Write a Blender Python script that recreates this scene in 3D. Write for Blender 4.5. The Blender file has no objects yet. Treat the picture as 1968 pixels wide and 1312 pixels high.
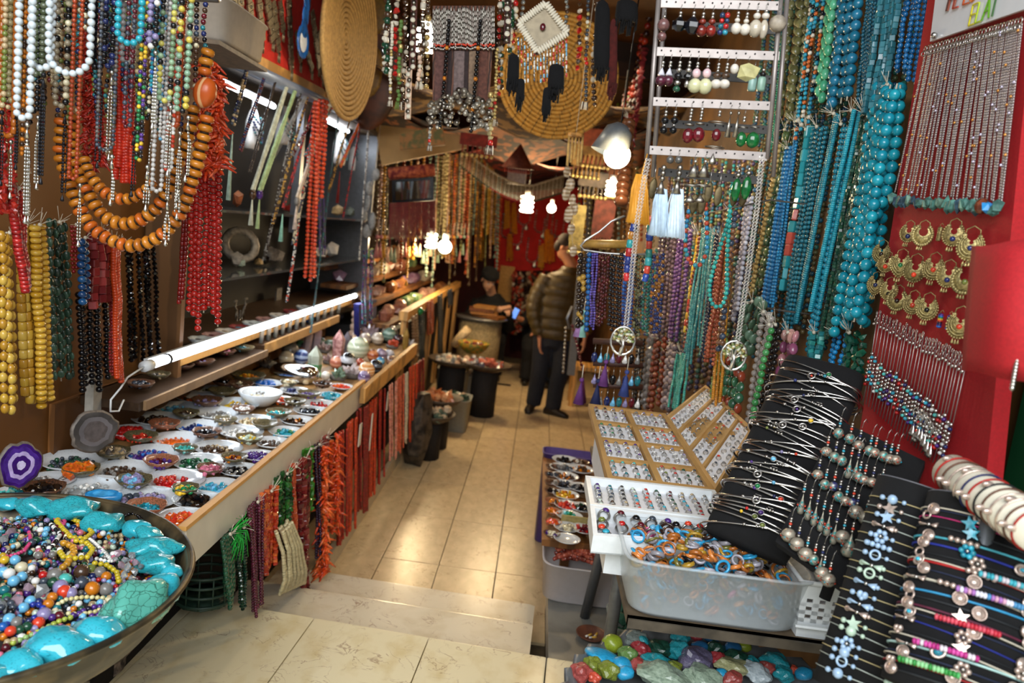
import bpy,math,random
import numpy as np
from mathutils import Matrix,Vector,Quaternion
RND = random.Random(7)
S = bpy.context.scene
COL = S.collection
# ---------------------------------------------------------------- camera
CAM_H,FPX,VPX,VPY,ROLL = 1.86,1450.0,1046.0,448.0,math.radians(7.0)
_d = Vector(((VPX-984)/FPX,(VPY-656)/FPX,1.0)).normalized()
_n = _d.cross(Vector((math.cos(ROLL),math.sin(ROLL),0))).normalized()
if _n.y > 0: _n = -_n
_r = _d.cross(_n).normalized()
if _r.x < 0: _r = -_r
CAMW = Matrix((_r,_d,_n))            # camera (right, down, forward) -> world
CC = Vector((0,0,CAM_H))
def P(x,y,X=None,Y=None,Z=None):
 """point of the room seen at a photo position, on a known plane of the room"""
 v = CAMW @ Vector(((x-984)/FPX,(y-656)/FPX,1.0))
 if X is not None: t = X/v.x
 elif Y is not None: t = Y/v.y
 else: t = (Z-CAM_H)/v.z
 return CC + v*t
cam_d = bpy.data.cameras.new('camera'); cam = bpy.data.objects.new('camera',cam_d); COL.objects.link(cam)
cam_d.sensor_width = 36; cam_d.lens = FPX/1968*36; cam_d.clip_start = 0.05; cam_d.clip_end = 100
rx = CAMW @ Vector((1,0,0)); ry = CAMW @ Vector((0,-1,0)); rz = CAMW @ Vector((0,0,-1))
cam.matrix_world = Matrix(((rx.x,ry.x,rz.x,0),(rx.y,ry.y,rz.y,0),(rx.z,ry.z,rz.z,CAM_H),(0,0,0,1)))
cam_d.dof.use_dof = True; cam_d.dof.focus_distance = 2.0; cam_d.dof.aperture_fstop = 3.2
S.camera = cam
# ---------------------------------------------------------------- world (daylight of the street behind the camera), exposure
w = bpy.data.worlds.new('world'); S.world = w; w.use_nodes = True
bg = w.node_tree.nodes['Background']; bg.inputs[0].default_value = (0.93,0.97,1.0,1); bg.inputs[1].default_value = 0.42
S.view_settings.view_transform = 'Standard'; S.view_settings.look = 'None'
S.view_settings.exposure = 0.08; S.view_settings.gamma = 1.0; S.view_settings.use_curve_mapping = False
S.cycles.max_bounces = 6; S.cycles.transparent_max_bounces = 12; S.cycles.transmission_bounces = 6
S.cycles.sample_clamp_indirect = 4.0; S.cycles.caustics_reflective = False; S.cycles.caustics_refractive = False
def lamp(name,loc,watt,col,size=0.04):
 l = bpy.data.lights.new(name,'POINT'); l.energy = watt; l.color = col; l.shadow_soft_size = size
 o = bpy.data.objects.new(name,l); COL.objects.link(o); o.location = loc
 return o
def arealamp(name,loc,target,sx,sy,watt,col):
 l = bpy.data.lights.new(name,'AREA'); l.shape = 'RECTANGLE'; l.size = sx; l.size_y = sy; l.energy = watt; l.color = col
 o = bpy.data.objects.new(name,l); COL.objects.link(o); o.location = loc
 o.rotation_euler = (Vector(target)-Vector(loc)).to_track_quat('-Z','Y').to_euler()
 return o
arealamp('street_daylight',(-0.2,-1.6,3.4),(0,3.0,1.0),3.2,2.2,215,(0.95,0.98,1.0))
arealamp('aisle_fill',(-0.2,6.2,2.98),(-0.2,6.2,0),1.3,2.6,52,(1.0,0.80,0.52))  # added fill over the aisle without a fixture, broad for a dim floor reflection
arealamp('aisle_fill',(-0.2,8.6,2.72),(-0.2,8.6,0),0.5,1.2,58,(1.0,0.66,0.32))  # second added fill, warms and brightens the far aisle; no fixture either
# ---------------------------------------------------------------- materials
def lin(c):
 if isinstance(c,str):
  c = tuple(int(c[i:i+2],16)/255 for i in (0,2,4))
 return tuple(((v/12.92) if v <= .04045 else ((v+.055)/1.055)**2.4) for v in c)
_MC = {}
def M(col,rough=.35,metal=0,vary=.25,scale=45,trans=0,alpha=1,coat=0,emit=0,col2=None,detail=3,bump=0,kind='noise',lo=.4,hi=.62,ior=1.45,sss=0):
 key = (col,rough,metal,vary,scale,trans,alpha,coat,emit,col2,detail,bump,kind,lo,hi,ior,sss)
 if key in _MC: return _MC[key]
 m = bpy.data.materials.new('material_%s' % (col if isinstance(col,str) else 'x')); m.use_nodes = True
 nt = m.node_tree; b = nt.nodes['Principled BSDF']; L = nt.links
 c = lin(col)
 b.inputs['Roughness'].default_value = rough; b.inputs['Metallic'].default_value = metal; b.inputs['IOR'].default_value = ior
 b.inputs['Transmission Weight'].default_value = trans; b.inputs['Alpha'].default_value = alpha
 b.inputs['Coat Weight'].default_value = coat; b.inputs['Coat Roughness'].default_value = .08
 if sss:
  b.inputs['Subsurface Weight'].default_value = sss; b.inputs['Subsurface Radius'].default_value = (.01,.008,.006); b.inputs['Subsurface Scale'].default_value = .3
 if emit:
  b.inputs['Emission Color'].default_value = (*c,1); b.inputs['Emission Strength'].default_value = emit
 if vary or col2 or bump:
  tc = nt.nodes.new('ShaderNodeTexCoord')
  if kind == 'noise':
   t = nt.nodes.new('ShaderNodeTexNoise'); t.inputs['Scale'].default_value = scale; t.inputs['Detail'].default_value = detail; out = t.outputs['Fac']
  elif kind == 'wave':
   t = nt.nodes.new('ShaderNodeTexWave'); t.inputs['Scale'].default_value = scale; t.inputs['Distortion'].default_value = 3; t.inputs['Detail'].default_value = detail; out = t.outputs['Fac']
  elif kind == 'rings':
   t = nt.nodes.new('ShaderNodeTexWave'); t.wave_type = 'RINGS'; t.rings_direction = 'SPHERICAL'; t.inputs['Scale'].default_value = scale; t.inputs['Distortion'].default_value = 1.5; t.inputs['Detail'].default_value = 1; out = t.outputs['Fac']
  elif kind == 'crack':
   t = nt.nodes.new('ShaderNodeTexVoronoi'); t.feature = 'DISTANCE_TO_EDGE'; t.inputs['Scale'].default_value = scale
   n2 = nt.nodes.new('ShaderNodeTexNoise'); n2.inputs['Scale'].default_value = scale*.8; n2.inputs['Detail'].default_value = 4
   ad = nt.nodes.new('ShaderNodeMixRGB'); ad.inputs[0].default_value = .12; L.new(tc.outputs['Object'],ad.inputs[1]); L.new(n2.outputs['Color'],ad.inputs[2])
   L.new(ad.outputs[0],t.inputs['Vector']); out = t.outputs['Distance']
  if kind != 'crack': L.new(tc.outputs['Object'],t.inputs['Vector'])
  r = nt.nodes.new('ShaderNodeValToRGB')
  e = r.color_ramp.elements
  if col2:
   e[0].color = (*lin(col2),1); e[1].color = (*c,1); e[0].position = lo; e[1].position = hi
  else:
   e[0].color = (*[v*(1-vary) for v in c],1); e[1].color = (*[min(1,v*(1+vary*.7)) for v in c],1); e[0].position = .35; e[1].position = .65
  L.new(out,r.inputs[0]); L.new(r.outputs[0],b.inputs['Base Color'])
  if bump:
   bp = nt.nodes.new('ShaderNodeBump'); bp.inputs['Strength'].default_value = bump; bp.inputs['Distance'].default_value = .004
   L.new(out,bp.inputs['Height']); L.new(bp.outputs[0],b.inputs['Normal'])
 else:
  b.inputs['Base Color'].default_value = (*c,1)
 _MC[key] = m
 return m
# ---------------------------------------------------------------- mesh templates (verts, loops, sizes)
def _pack(V,F):
 return (np.array(V,float),np.array([i for f in F for i in f],int),np.array([len(f) for f in F],int))
def t_lathe(prof,n,cap=True):
 V = []; F = []
 for (r,z) in prof:
  for k in range(n):
   a = 2*math.pi*k/n; V.append((r*math.cos(a),r*math.sin(a),z))
 for i in range(len(prof)-1):
  for k in range(n):
   F.append((i*n+k,i*n+(k+1) % n,(i+1)*n+(k+1) % n,(i+1)*n+k))
 if cap:
  if prof[0][0] > 1e-5: F.append(tuple(range(n-1,-1,-1)))
  if prof[-1][0] > 1e-5: F.append(tuple((len(prof)-1)*n+k for k in range(n)))
 return _pack(V,F)
def t_sphere(n=8,m=5):
 pr = [(math.sin(math.pi*i/m)*.5,-math.cos(math.pi*i/m)*.5) for i in range(m+1)]
 V = [(0,0,-.5)]; F = []
 for i in range(1,m):
  for k in range(n):
   a = 2*math.pi*k/n; V.append((pr[i][0]*math.cos(a),pr[i][0]*math.sin(a),pr[i][1]))
 V.append((0,0,.5)); T = len(V)-1
 for k in range(n):
  F.append((0,1+(k+1) % n,1+k)); F.append((T,T-n+k,T-n+(k+1) % n))
 for i in range(m-2):
  for k in range(n):
   F.append((1+i*n+k,1+i*n+(k+1) % n,1+(i+1)*n+(k+1) % n,1+(i+1)*n+k))
 return _pack(V,F)
def t_box():
 V = [(x,y,z) for x in (-.5,.5) for y in (-.5,.5) for z in (-.5,.5)]
 return _pack(V,[(0,1,3,2),(4,6,7,5),(0,4,5,1),(2,3,7,6),(0,2,6,4),(1,5,7,3)])
def t_bevbox(b=.08):
 V = []; F = []; I = {}
 for x in (-1,1):
  for y in (-1,1):
   for z in (-1,1):
    for ax in range(3):
     p = [x*(.5-b),y*(.5-b),z*(.5-b)]; s = (x,y,z); p[ax] = s[ax]*.5
     I[(x,y,z,ax)] = len(V); V.append(tuple(p))
 for ax in range(3):
  a,c = (ax+1) % 3,(ax+2) % 3
  for s in (-1,1):
   q = []
   for (u,v) in ((-1,-1),(1,-1),(1,1),(-1,1)):
    k = [0,0,0]; k[ax] = s; k[a] = u; k[c] = v; q.append(I[(*k,ax)])
   F.append(tuple(q if s > 0 else q[::-1]))
 for ax in range(3):
  a,c = (ax+1) % 3,(ax+2) % 3
  for u in (-1,1):
   for v in (-1,1):
    k0 = [0,0,0]; k1 = [0,0,0]; k0[ax] = -1; k1[ax] = 1
    for k in (k0,k1): k[a] = u; k[c] = v
    q = (I[(*k0,a)],I[(*k1,a)],I[(*k1,c)],I[(*k0,c)])
    F.append(q if u*v > 0 else q[::-1])
 for x in (-1,1):
  for y in (-1,1):
   for z in (-1,1):
    q = (I[(x,y,z,0)],I[(x,y,z,1)],I[(x,y,z,2)]); F.append(q if x*y*z > 0 else q[::-1])
 return _pack(V,F)
def t_torus(R=.5,r=.12,n=14,m=6):
 V = []; F = []
 for i in range(n):
  a = 2*math.pi*i/n
  for j in range(m):
   b = 2*math.pi*j/m; V.append(((R+r*math.cos(b))*math.cos(a),(R+r*math.cos(b))*math.sin(a),r*math.sin(b)))
 for i in range(n):
  for j in range(m):
   F.append((i*m+j,((i+1) % n)*m+j,((i+1) % n)*m+(j+1) % m,i*m+(j+1) % m))
 return _pack(V,F)
def t_ico(sub=1,rough=0,seed=1,flat=(1,1,1)):
 import bmesh
 bm = bmesh.new(); bmesh.ops.create_icosphere(bm,subdivisions=sub,radius=.5)
 rr = random.Random(seed)
 for v in bm.verts:
  k = 1+rough*(rr.random()-.5)*2
  v.co = Vector((v.co.x*flat[0]*k,v.co.y*flat[1]*k,v.co.z*flat[2]*k))
 bm.verts.index_update()
 V = [tuple(v.co) for v in bm.verts]; F = [tuple(v.index for v in f.verts) for f in bm.faces]; bm.free()
 return _pack(V,F)
T = {
 'round': t_sphere(8,6),'round_lo': t_sphere(6,4),'round_hi': t_sphere(16,10),
 'rondelle': t_lathe([(.25,-.5),(.44,-.34),(.5,0),(.44,.34),(.25,.5)],8),
 'disc': t_lathe([(.5,-.5),(.5,.5)],7),'tube': t_lathe([(.38,-.5),(.5,-.36),(.5,.36),(.38,.5)],7),
 'box': t_box(),'cube': t_bevbox(.1),'facet': t_lathe([(.2,-.5),(.5,-.15),(.5,.15),(.2,.5)],6),
 'chip0': t_ico(1,.35,3),'chip1': t_ico(1,.35,5,(1.1,.8,.9)),'chip2': t_ico(1,.3,9,(.8,1.1,1)),
 'ico': t_ico(2,0,0),'cyl': t_lathe([(.5,-.5),(.5,.5)],10),'cone': t_lathe([(.5,-.5),(.02,.5)],10),
 'ring': t_torus(.5,.14,14,6),'thinring': t_torus(.5,.05,16,5),'bicone': t_lathe([(.05,-.5),(.5,0),(.05,.5)],6),
 'drop': t_lathe([(.02,.5),(.12,.25),(.35,-.05),(.48,-.3),(.36,-.45),(.02,-.5)],9),
 'crystal': t_lathe([(.42,-.5),(.5,.15),(.02,.5)],6),'spike': t_lathe([(.45,-.5),(.5,-.2),(.1,.5)],6),
 'dish': t_lathe([(.22,0),(.26,.012),(.40,.11),(.5,.25),(.485,.255),(.385,.125),(.25,.03),(.01,.028)],24),
 'bar': t_lathe([(.5,-.5),(.5,.5)],5),
}
def rot_to(d):
 d = Vector(d)
 if d.length < 1e-9: return Matrix.Identity(3)
 return Vector((0,0,1)).rotation_difference(d.normalized()).to_matrix()
def E3(rx=0,ry=0,rz=0):
 return (Matrix.Rotation(rz,3,'Z') @ Matrix.Rotation(ry,3,'Y') @ Matrix.Rotation(rx,3,'X'))
def rrot(rr=RND):
 return E3(rr.uniform(0,6.28),rr.uniform(0,6.28),rr.uniform(0,6.28))
class MB:
 def __init__(s): s.v = []; s.l = []; s.z = []; s.m = []; s.sm = []; s.n = 0; s.mats = []
 def mi(s,mat):
  if mat not in s.mats: s.mats.append(mat)
  return s.mats.index(mat)
 def add(s,t,mat,loc=(0,0,0),scl=1.0,rot=None,smooth=True):
  V,Lp,Z = T[t] if isinstance(t,str) else t
  sc = np.array((scl,)*3 if isinstance(scl,(int,float)) else scl,float)
  v = V*sc
  if rot is not None: v = v @ np.array(rot.to_3x3() if hasattr(rot,'to_3x3') else rot).T
  s.v.append(v+np.array(loc,float)); s.l.append(Lp+s.n); s.z.append(Z)
  s.m.append(np.full(len(Z),s.mi(mat))); s.sm.append(np.full(len(Z),smooth)); s.n += len(V)
  return s
 def raw(s,V,F,mat,smooth=False):
  return s.add(_pack(V,F),mat,smooth=smooth)
 def box(s,c,d,mat,rot=None,bev=0):
  return s.add(t_bevbox(bev) if bev else 'box',mat,c,tuple(d),rot,False)
 def bar(s,a,b,r,mat,t='cyl',smooth=True):
  a = Vector(a); b = Vector(b)
  return s.add(t,mat,(a+b)/2,(2*r,2*r,(b-a).length),rot_to(b-a),smooth)
 def tube(s,pts,r,mat,n=6,closed=False):
  pts = [Vector(p) for p in pts]; N = len(pts); V = []; F = []
  up = None
  for i,p in enumerate(pts):
   t = (pts[(i+1) % N] if closed or i < N-1 else p)-(pts[i-1] if closed or i > 0 else p)
   t.normalize()
   if up is None: up = t.orthogonal().normalized()
   up = (up-t*up.dot(t)); up = up.normalized() if up.length > 1e-6 else t.orthogonal().normalized()
   sd = t.cross(up); rr = r[i] if isinstance(r,(list,tuple)) else r
   for k in range(n):
    a = 2*math.pi*k/n; V.append(p+(up*math.cos(a)+sd*math.sin(a))*rr)
  for i in range(N if closed else N-1):
   j = (i+1) % N
   for k in range(n): F.append((i*n+k,i*n+(k+1) % n,j*n+(k+1) % n,j*n+k))
  if not closed: F.append(tuple(range(n-1,-1,-1))); F.append(tuple((N-1)*n+k for k in range(n)))
  return s.raw([tuple(v) for v in V],F,mat,True)
 def loft(s,rings,mat,smooth=True,cap=True):
  """rings of equal point count"""
  n = len(rings[0]); V = [tuple(p) for r in rings for p in r]; F = []
  for i in range(len(rings)-1):
   for k in range(n): F.append((i*n+k,i*n+(k+1) % n,(i+1)*n+(k+1) % n,(i+1)*n+k))
  if cap: F.append(tuple(range(n-1,-1,-1))); F.append(tuple((len(rings)-1)*n+k for k in range(n)))
  return s.raw(V,F,mat,smooth)
 def mesh(s,name,origin=(0,0,0)):
  me = bpy.data.meshes.new(name)
  v = np.concatenate(s.v)-np.array(origin,float); l = np.concatenate(s.l); z = np.concatenate(s.z)
  me.vertices.add(len(v)); me.vertices.foreach_set('co',v.astype(np.float32).ravel())
  me.loops.add(len(l)); me.loops.foreach_set('vertex_index',l.astype(np.int32))
  me.polygons.add(len(z)); st = np.concatenate(([0],np.cumsum(z)[:-1]))
  me.polygons.foreach_set('loop_start',st.astype(np.int32)); me.polygons.foreach_set('loop_total',z.astype(np.int32))
  for m in s.mats: me.materials.append(m)
  me.polygons.foreach_set('material_index',np.concatenate(s.m).astype(np.int32))
  me.polygons.foreach_set('use_smooth',np.concatenate(s.sm).astype(bool))
  me.update(calc_edges=True)
  return me
 def build(s,name,parent=None,origin=None,**kw):
  o = tuple(origin) if origin is not None else (0,0,0)
  if parent is not None:
   off = world_of(parent); me = s.mesh(name,off); ob = ob_(name,me,parent)
  else:
   me = s.mesh(name,o); ob = ob_(name,me,None,o)
  return props(ob,**kw)
_W = {}
def world_of(o): return _W.get(o.name,(0,0,0))
def props(o,label=None,cat=None,group=None,kind=None):
 if label: o['label'] = label
 if cat: o['category'] = cat
 if group: o['group'] = group
 if kind: o['kind'] = kind
 return o
def ob_(name,me,parent=None,loc=(0,0,0),rot=None,scl=None):
 o = bpy.data.objects.new(name,me); COL.objects.link(o)
 if parent is not None: o.parent = parent
 pw = world_of(parent) if parent is not None else (0,0,0)
 if parent is not None:
  o.location = loc; _W[o.name] = tuple(pw[i]+loc[i] for i in range(3))
 else:
  o.location = loc; _W[o.name] = tuple(loc)
 if rot is not None: o.rotation_euler = rot.to_4x4().to_euler() if hasattr(rot,'to_4x4') else rot
 if scl is not None: o.scale = scl if not isinstance(scl,(int,float)) else (scl,)*3
 return o
def empty(name,loc,label=None,cat=None,group=None,kind=None):
 o = ob_(name,None,None,tuple(loc)); o.empty_display_size = .02
 return props(o,label,cat,group,kind)
_UM = {}
def unit_mesh(shape,mat,name='bead'):
 """one shared mesh for a bead shape in a material"""
 k = (shape,mat.name,name)
 if k not in _UM:
  b = MB(); b.add(shape,mat,smooth=shape not in ('cube','box','facet','bicone','chip0','chip1','chip2')); _UM[k] = b.mesh(name)
 return _UM[k]
def pick(m,i,rr=RND):
 if not isinstance(m,(list,tuple)): return m
 return rr.choice(m)
# ---------------------------------------------------------------- strands of beads
def walk(pts,step,ph=.5):
 """positions and tangents every step metres along a polyline"""
 out = []; pts = [Vector(p) for p in pts]; d = step*ph
 for a,b in zip(pts,pts[1:]):
  L = (b-a).length
  while d <= L:
   out.append((a+(b-a)*(d/L),(b-a).normalized())); d += step
  d -= L
 return out
def hang(a,b,wob=.004,n=5,rr=RND):
 a = Vector(a); b = Vector(b); out = []
 for i in range(n+1):
  t = i/n; p = a.lerp(b,t)
  if 0 < i < n: p += Vector((rr.uniform(-wob,wob),rr.uniform(-wob,wob),0))
  out.append(p)
 return out
def sag(a,b,drop,n=18,power=2.0):
 a = Vector(a); b = Vector(b); out = []
 for i in range(n+1):
  t = i/n; k = 1-abs(2*t-1)**power
  out.append(a.lerp(b,t)-Vector((0,0,drop*k)))
 return out
def ujoin(a,b,low,n=16):
 """a necklace loop: down from a, round at the bottom, up to b; low = z of the bottom"""
 a = Vector(a); b = Vector(b); w = (b-a)/2; c = (a+b)/2; R = w.length
 pts = [a]
 zb = low+R*.9
 out = [a]
 for i in range(n+1):
  t = math.pi*i/n
  p = c-w*math.cos(t); p.z = zb-math.sin(t)*R*.9; out.append(p)
 out.append(b)
 return out
SMOOTH = lambda s: s not in ('cube','box','facet','bicone','chip0','chip1','chip2')
def add_beads(mb,pts,shape,dia,asp,mats,gap=1.0,jit=0,seq=None,rr=RND):
 step = dia*asp*gap
 for i,(p,t) in enumerate(walk(pts,step,rr.random())):
  m = seq[i % len(seq)] if seq else pick(mats,i,rr)
  s = shape if isinstance(shape,str) else rr.choice(shape)
  k = 1+rr.uniform(-jit,jit)
  rot = rot_to(t) @ Matrix.Rotation(rr.uniform(0,6.28),3,'Z')
  if s.startswith('chip'): rot = rrot(rr)
  mb.add(s,m,p,(dia*k,dia*k,dia*asp*k),rot,SMOOTH(s))
def bead_children(parent,pts,shape,dia,asp,mats,gap=1.0,jit=0,seq=None,flat=None,name='bead',rr=RND):
 off = Vector(world_of(parent))
 for i,(p,t) in enumerate(walk(pts,dia*asp*gap,rr.random())):
  m = seq[i % len(seq)] if seq else pick(mats,i,rr)
  k = 1+rr.uniform(-jit,jit)
  rot = rot_to(t) @ Matrix.Rotation(rr.uniform(-.7,.7) if flat else rr.uniform(0,6.28),3,'Z')
  s = shape if isinstance(shape,str) else rr.choice(shape)
  o = bpy.data.objects.new(name,unit_mesh(s,m,name)); COL.objects.link(o); o.parent = parent
  o.location = p-off; o.rotation_euler = rot.to_euler(); o.scale = (dia*k,dia*k*(flat or 1),dia*asp*k)
STRING = M('cfc7b4',.8,vary=0)
def hank(label,tops,bots,n,shape,dia,asp,mats,gap=1.02,jit=.05,beads=False,knot=True,cat='bead strands',group=None,
   wob=.004,ragged=.02,depth=.025,normal=(1,0,0),flat=None,name='bead_hank',seq=None,pinch=.0,rr=None,mode=None):
 """a tied bunch of strands: tops = (a, b) line it hangs from, bots = (c, d) line it ends on"""
 rr = rr or random.Random(hash(label) % 100000 if False else sum(ord(c)*(i+1) for i,c in enumerate(label)))
 a,b = map(Vector,tops); c,d = map(Vector,bots); nv = Vector(normal)
 base = (a+b)/2
 root = empty(name,base,label,cat,group)
 for i in range(n):
  t = (i+.5)/n
  p0 = a.lerp(b,.5+(t-.5)*(1-pinch)); p1 = c.lerp(d,t)+Vector((0,0,rr.uniform(-ragged,ragged)))
  off = nv*(rr.random()*depth)
  p0 = p0+off*.6; p1 = p1+off
  pts = hang(p0,p1,wob,5,rr)
  sq = seq
  if beads:
   o = MB().tube(pts,dia*.10,STRING,3).build('strand',root)
   bead_children(o,pts,shape,dia,asp,mats,gap,jit,sq,flat,'bead',rr)
  else:
   mb = MB(); mm = mats if mode != 'per' else [rr.choice(mats)]
   add_beads(mb,pts,shape,dia,asp,mm,gap,jit,sq,rr); mb.build('strand',root)
 if knot:
  mb = MB()
  for k in range(7):
   q = base+nv*.02; e = q+Vector((rr.uniform(-.01,.01),rr.uniform(-.03,.03),rr.uniform(-.01,.05)))+nv*rr.uniform(0,.03)
   mb.bar(q,e,.0007,STRING,'bar')
  mb.add('round_lo',STRING,base+nv*.02,.012)
  mb.build('thread_knot',root)
 return root
def simple_strand(name,label,pts,shape,dia,asp,mats,gap=1.02,jit=.04,cat='necklace',group=None,seq=None,extra=None,rr=RND):
 mb = MB(); add_beads(mb,pts,shape,dia,asp,mats,gap,jit,seq,rr)
 if extra: extra(mb)
 o = Vector(pts[0])
 return mb.build(name,None,o,label=label,cat=cat,group=group)
ORD = ['first','second','third','fourth','fifth','sixth','seventh','eighth','ninth','tenth','eleventh','twelfth','thirteenth','fourteenth','fifteenth','sixteenth','seventeenth','eighteenth','nineteenth','twentieth','twenty-first','twenty-second','twenty-third','twenty-fourth','twenty-fifth','twenty-sixth','twenty-seventh','twenty-eighth','twenty-ninth','thirtieth','thirty-first','thirty-second','thirty-third','thirty-fourth','thirty-fifth','thirty-sixth','thirty-seventh','thirty-eighth','thirty-ninth','fortieth']
SILVER = M('c9c6c0',.28,1,vary=.15); TSILVER = M('9a958c',.35,1,vary=.3,scale=120); GOLD = M('c39a4a',.35,1,vary=.3,scale=90)
BRASS = M('a8946a',.42,.85,vary=.35,scale=160,bump=.3); BLACK = M('0b0b0e',.18,vary=0); VELVET = M('0a0a0c',.95,vary=.2,scale=80)
WHITEP = M('e3e8ea',.35,vary=.04); WOODL = M('c69452',.5,kind='wave',scale=6,vary=.3); WOODD = M('7b4f26',.55,kind='wave',scale=4,vary=.35)
REDC = M('b3101a',.85,vary=.15,scale=30); GLASSC = M('e8eef0',.05,trans=.9,vary=0)
# ================================================================ THE ROOM
MARBLE = M('d8c096',.27,vary=.1,scale=6,detail=8); MARBLE2 = M('e2d8c0',.25,col2='d4c6a8',scale=7,detail=10,lo=.30,hi=.50)
MARBLE3 = M('eadfba',.25,col2='dccb9c',scale=4.5,detail=12,lo=.30,hi=.50); GROUT = M('5f5340',.9,vary=.2); GREYM = M('87867f',.3,col2='6d6c66',scale=5,detail=8)
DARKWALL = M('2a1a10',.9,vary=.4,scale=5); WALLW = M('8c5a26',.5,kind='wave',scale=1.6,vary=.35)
def struct(name,mb,parent=None): return mb.build(name,parent,kind='structure' if parent is None else None)
def veined(mat,veincol,sc):
 """thin brown veins over a marble material"""
 nt = mat.node_tree; L = nt.links; b = nt.nodes['Principled BSDF']; src = b.inputs['Base Color'].links[0].from_socket
 tc = nt.nodes.new('ShaderNodeTexCoord'); n = nt.nodes.new('ShaderNodeTexNoise'); n.inputs['Scale'].default_value = sc; n.inputs['Detail'].default_value = 5; n.inputs['Distortion'].default_value = 1.6
 geo = nt.nodes.new('ShaderNodeNewGeometry'); L.new(geo.outputs['Position'],n.inputs['Vector'])
 s = nt.nodes.new('ShaderNodeMath'); s.operation = 'SUBTRACT'; s.inputs[1].default_value = .5; L.new(n.outputs['Fac'],s.inputs[0])
 a = nt.nodes.new('ShaderNodeMath'); a.operation = 'ABSOLUTE'; L.new(s.outputs[0],a.inputs[0])
 r = nt.nodes.new('ShaderNodeValToRGB'); r.color_ramp.elements[0].position = 0; r.color_ramp.elements[1].position = .016
 r.color_ramp.elements[0].color = (.6,.6,.6,1); r.color_ramp.elements[1].color = (0,0,0,1); L.new(a.outputs[0],r.inputs[0])
 n3 = nt.nodes.new('ShaderNodeTexNoise'); n3.inputs['Scale'].default_value = 9; L.new(geo.outputs['Position'],n3.inputs['Vector'])
 r3 = nt.nodes.new('ShaderNodeValToRGB'); r3.color_ramp.elements[0].position = .46; r3.color_ramp.elements[1].position = .62; L.new(n3.outputs['Fac'],r3.inputs[0]); mm = nt.nodes.new('ShaderNodeMath'); mm.operation = 'MULTIPLY'; L.new(r.outputs[0],mm.inputs[0]); L.new(r3.outputs[0],mm.inputs[1])
 mx = nt.nodes.new('ShaderNodeMixRGB'); mx.inputs[2].default_value = (*lin(veincol),1); L.new(mm.outputs[0],mx.inputs[0]); L.new(src,mx.inputs[1]); L.new(mx.outputs[0],b.inputs['Base Color'])
for m_ in (MARBLE,MARBLE2,MARBLE3): veined(m_,'7a3f24',9.5)
fl = empty('floor',(0,6.5,0),kind='structure')
MB().box((0,7.0,-.06),(3.8,8.2,.1),GROUT).build('floor_bed',fl)
tm = MB(); tm.add(t_bevbox(.006),MARBLE,smooth=False); tmesh = tm.mesh('floor_tile')
for i in range(-6,4):
 for j in range(0,11):
  x0 = -.03+.315*i; y0 = 3.245+.66*j
  o = ob_('floor_tile',tmesh,fl,(x0+.1575,y0+.33-6.5,-.006+RND.uniform(-.0006,.0006)),scl=(.3095,.6545,.02))
MB().box(P(969,739,Z=.004),(.16,.09,.008),BLACK).build('floor_drain',None,label='small black drain grate let into the beige floor tiles',cat='drain')
st = empty('steps',(-.4,3,0),kind='structure')
for (z,y0,y1,nm) in ((.12,2.9,3.40,'lower_step'),(.24,2.5,3.0,'upper_step')):
 MB().box((-.46,(y0+y1)/2,z-.02),(1.24,y1-y0,.04),MARBLE2,bev=.02).box((-.46,y1-.04,(z-.04)/2),(1.20,.03,z-.04),MARBLE2).build(nm,st)
ld = empty('landing',(0,1.5,.36),kind='structure')
MB().box((0,.55,.15),(4.6,3.9,.34),GROUT).build('landing_bed',ld)
lt = MB(); lt.add(t_bevbox(.008),MARBLE3,smooth=False); ltm = lt.mesh('landing_slab')
for i in range(-4,4):
 for j in range(0,6):
  o = ob_('landing_slab',ltm,ld,(.2+.4333*i+.2167,2.23-.64*j-1.5,-.02),scl=(.429,.636,.04))
ld.rotation_euler.z = -.058; ld.location.x = -.06; st.rotation_euler.z = -.045
MB().box((.74,3.06,.26),(1.05,1.0,.08),GREYM,bev=.01).box((.74,3.08,.1),(1.0,.96,.24),GROUT).build('grey_ledge',None,kind='structure')
MB().box((-1.62,2.1,1.5),(.1,1.7,3.2),WALLW).build('wall_left',kind='structure')
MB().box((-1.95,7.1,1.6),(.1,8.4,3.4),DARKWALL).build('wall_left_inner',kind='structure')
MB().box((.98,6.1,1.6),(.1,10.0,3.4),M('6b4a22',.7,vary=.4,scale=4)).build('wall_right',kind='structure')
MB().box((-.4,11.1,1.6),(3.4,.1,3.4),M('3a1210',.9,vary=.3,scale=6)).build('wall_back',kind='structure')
cl = MB()
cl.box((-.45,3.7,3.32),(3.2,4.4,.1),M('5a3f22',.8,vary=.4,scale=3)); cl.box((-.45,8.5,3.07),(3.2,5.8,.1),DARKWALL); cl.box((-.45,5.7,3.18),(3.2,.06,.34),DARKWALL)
cl.build('ceiling',kind='structure')
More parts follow.
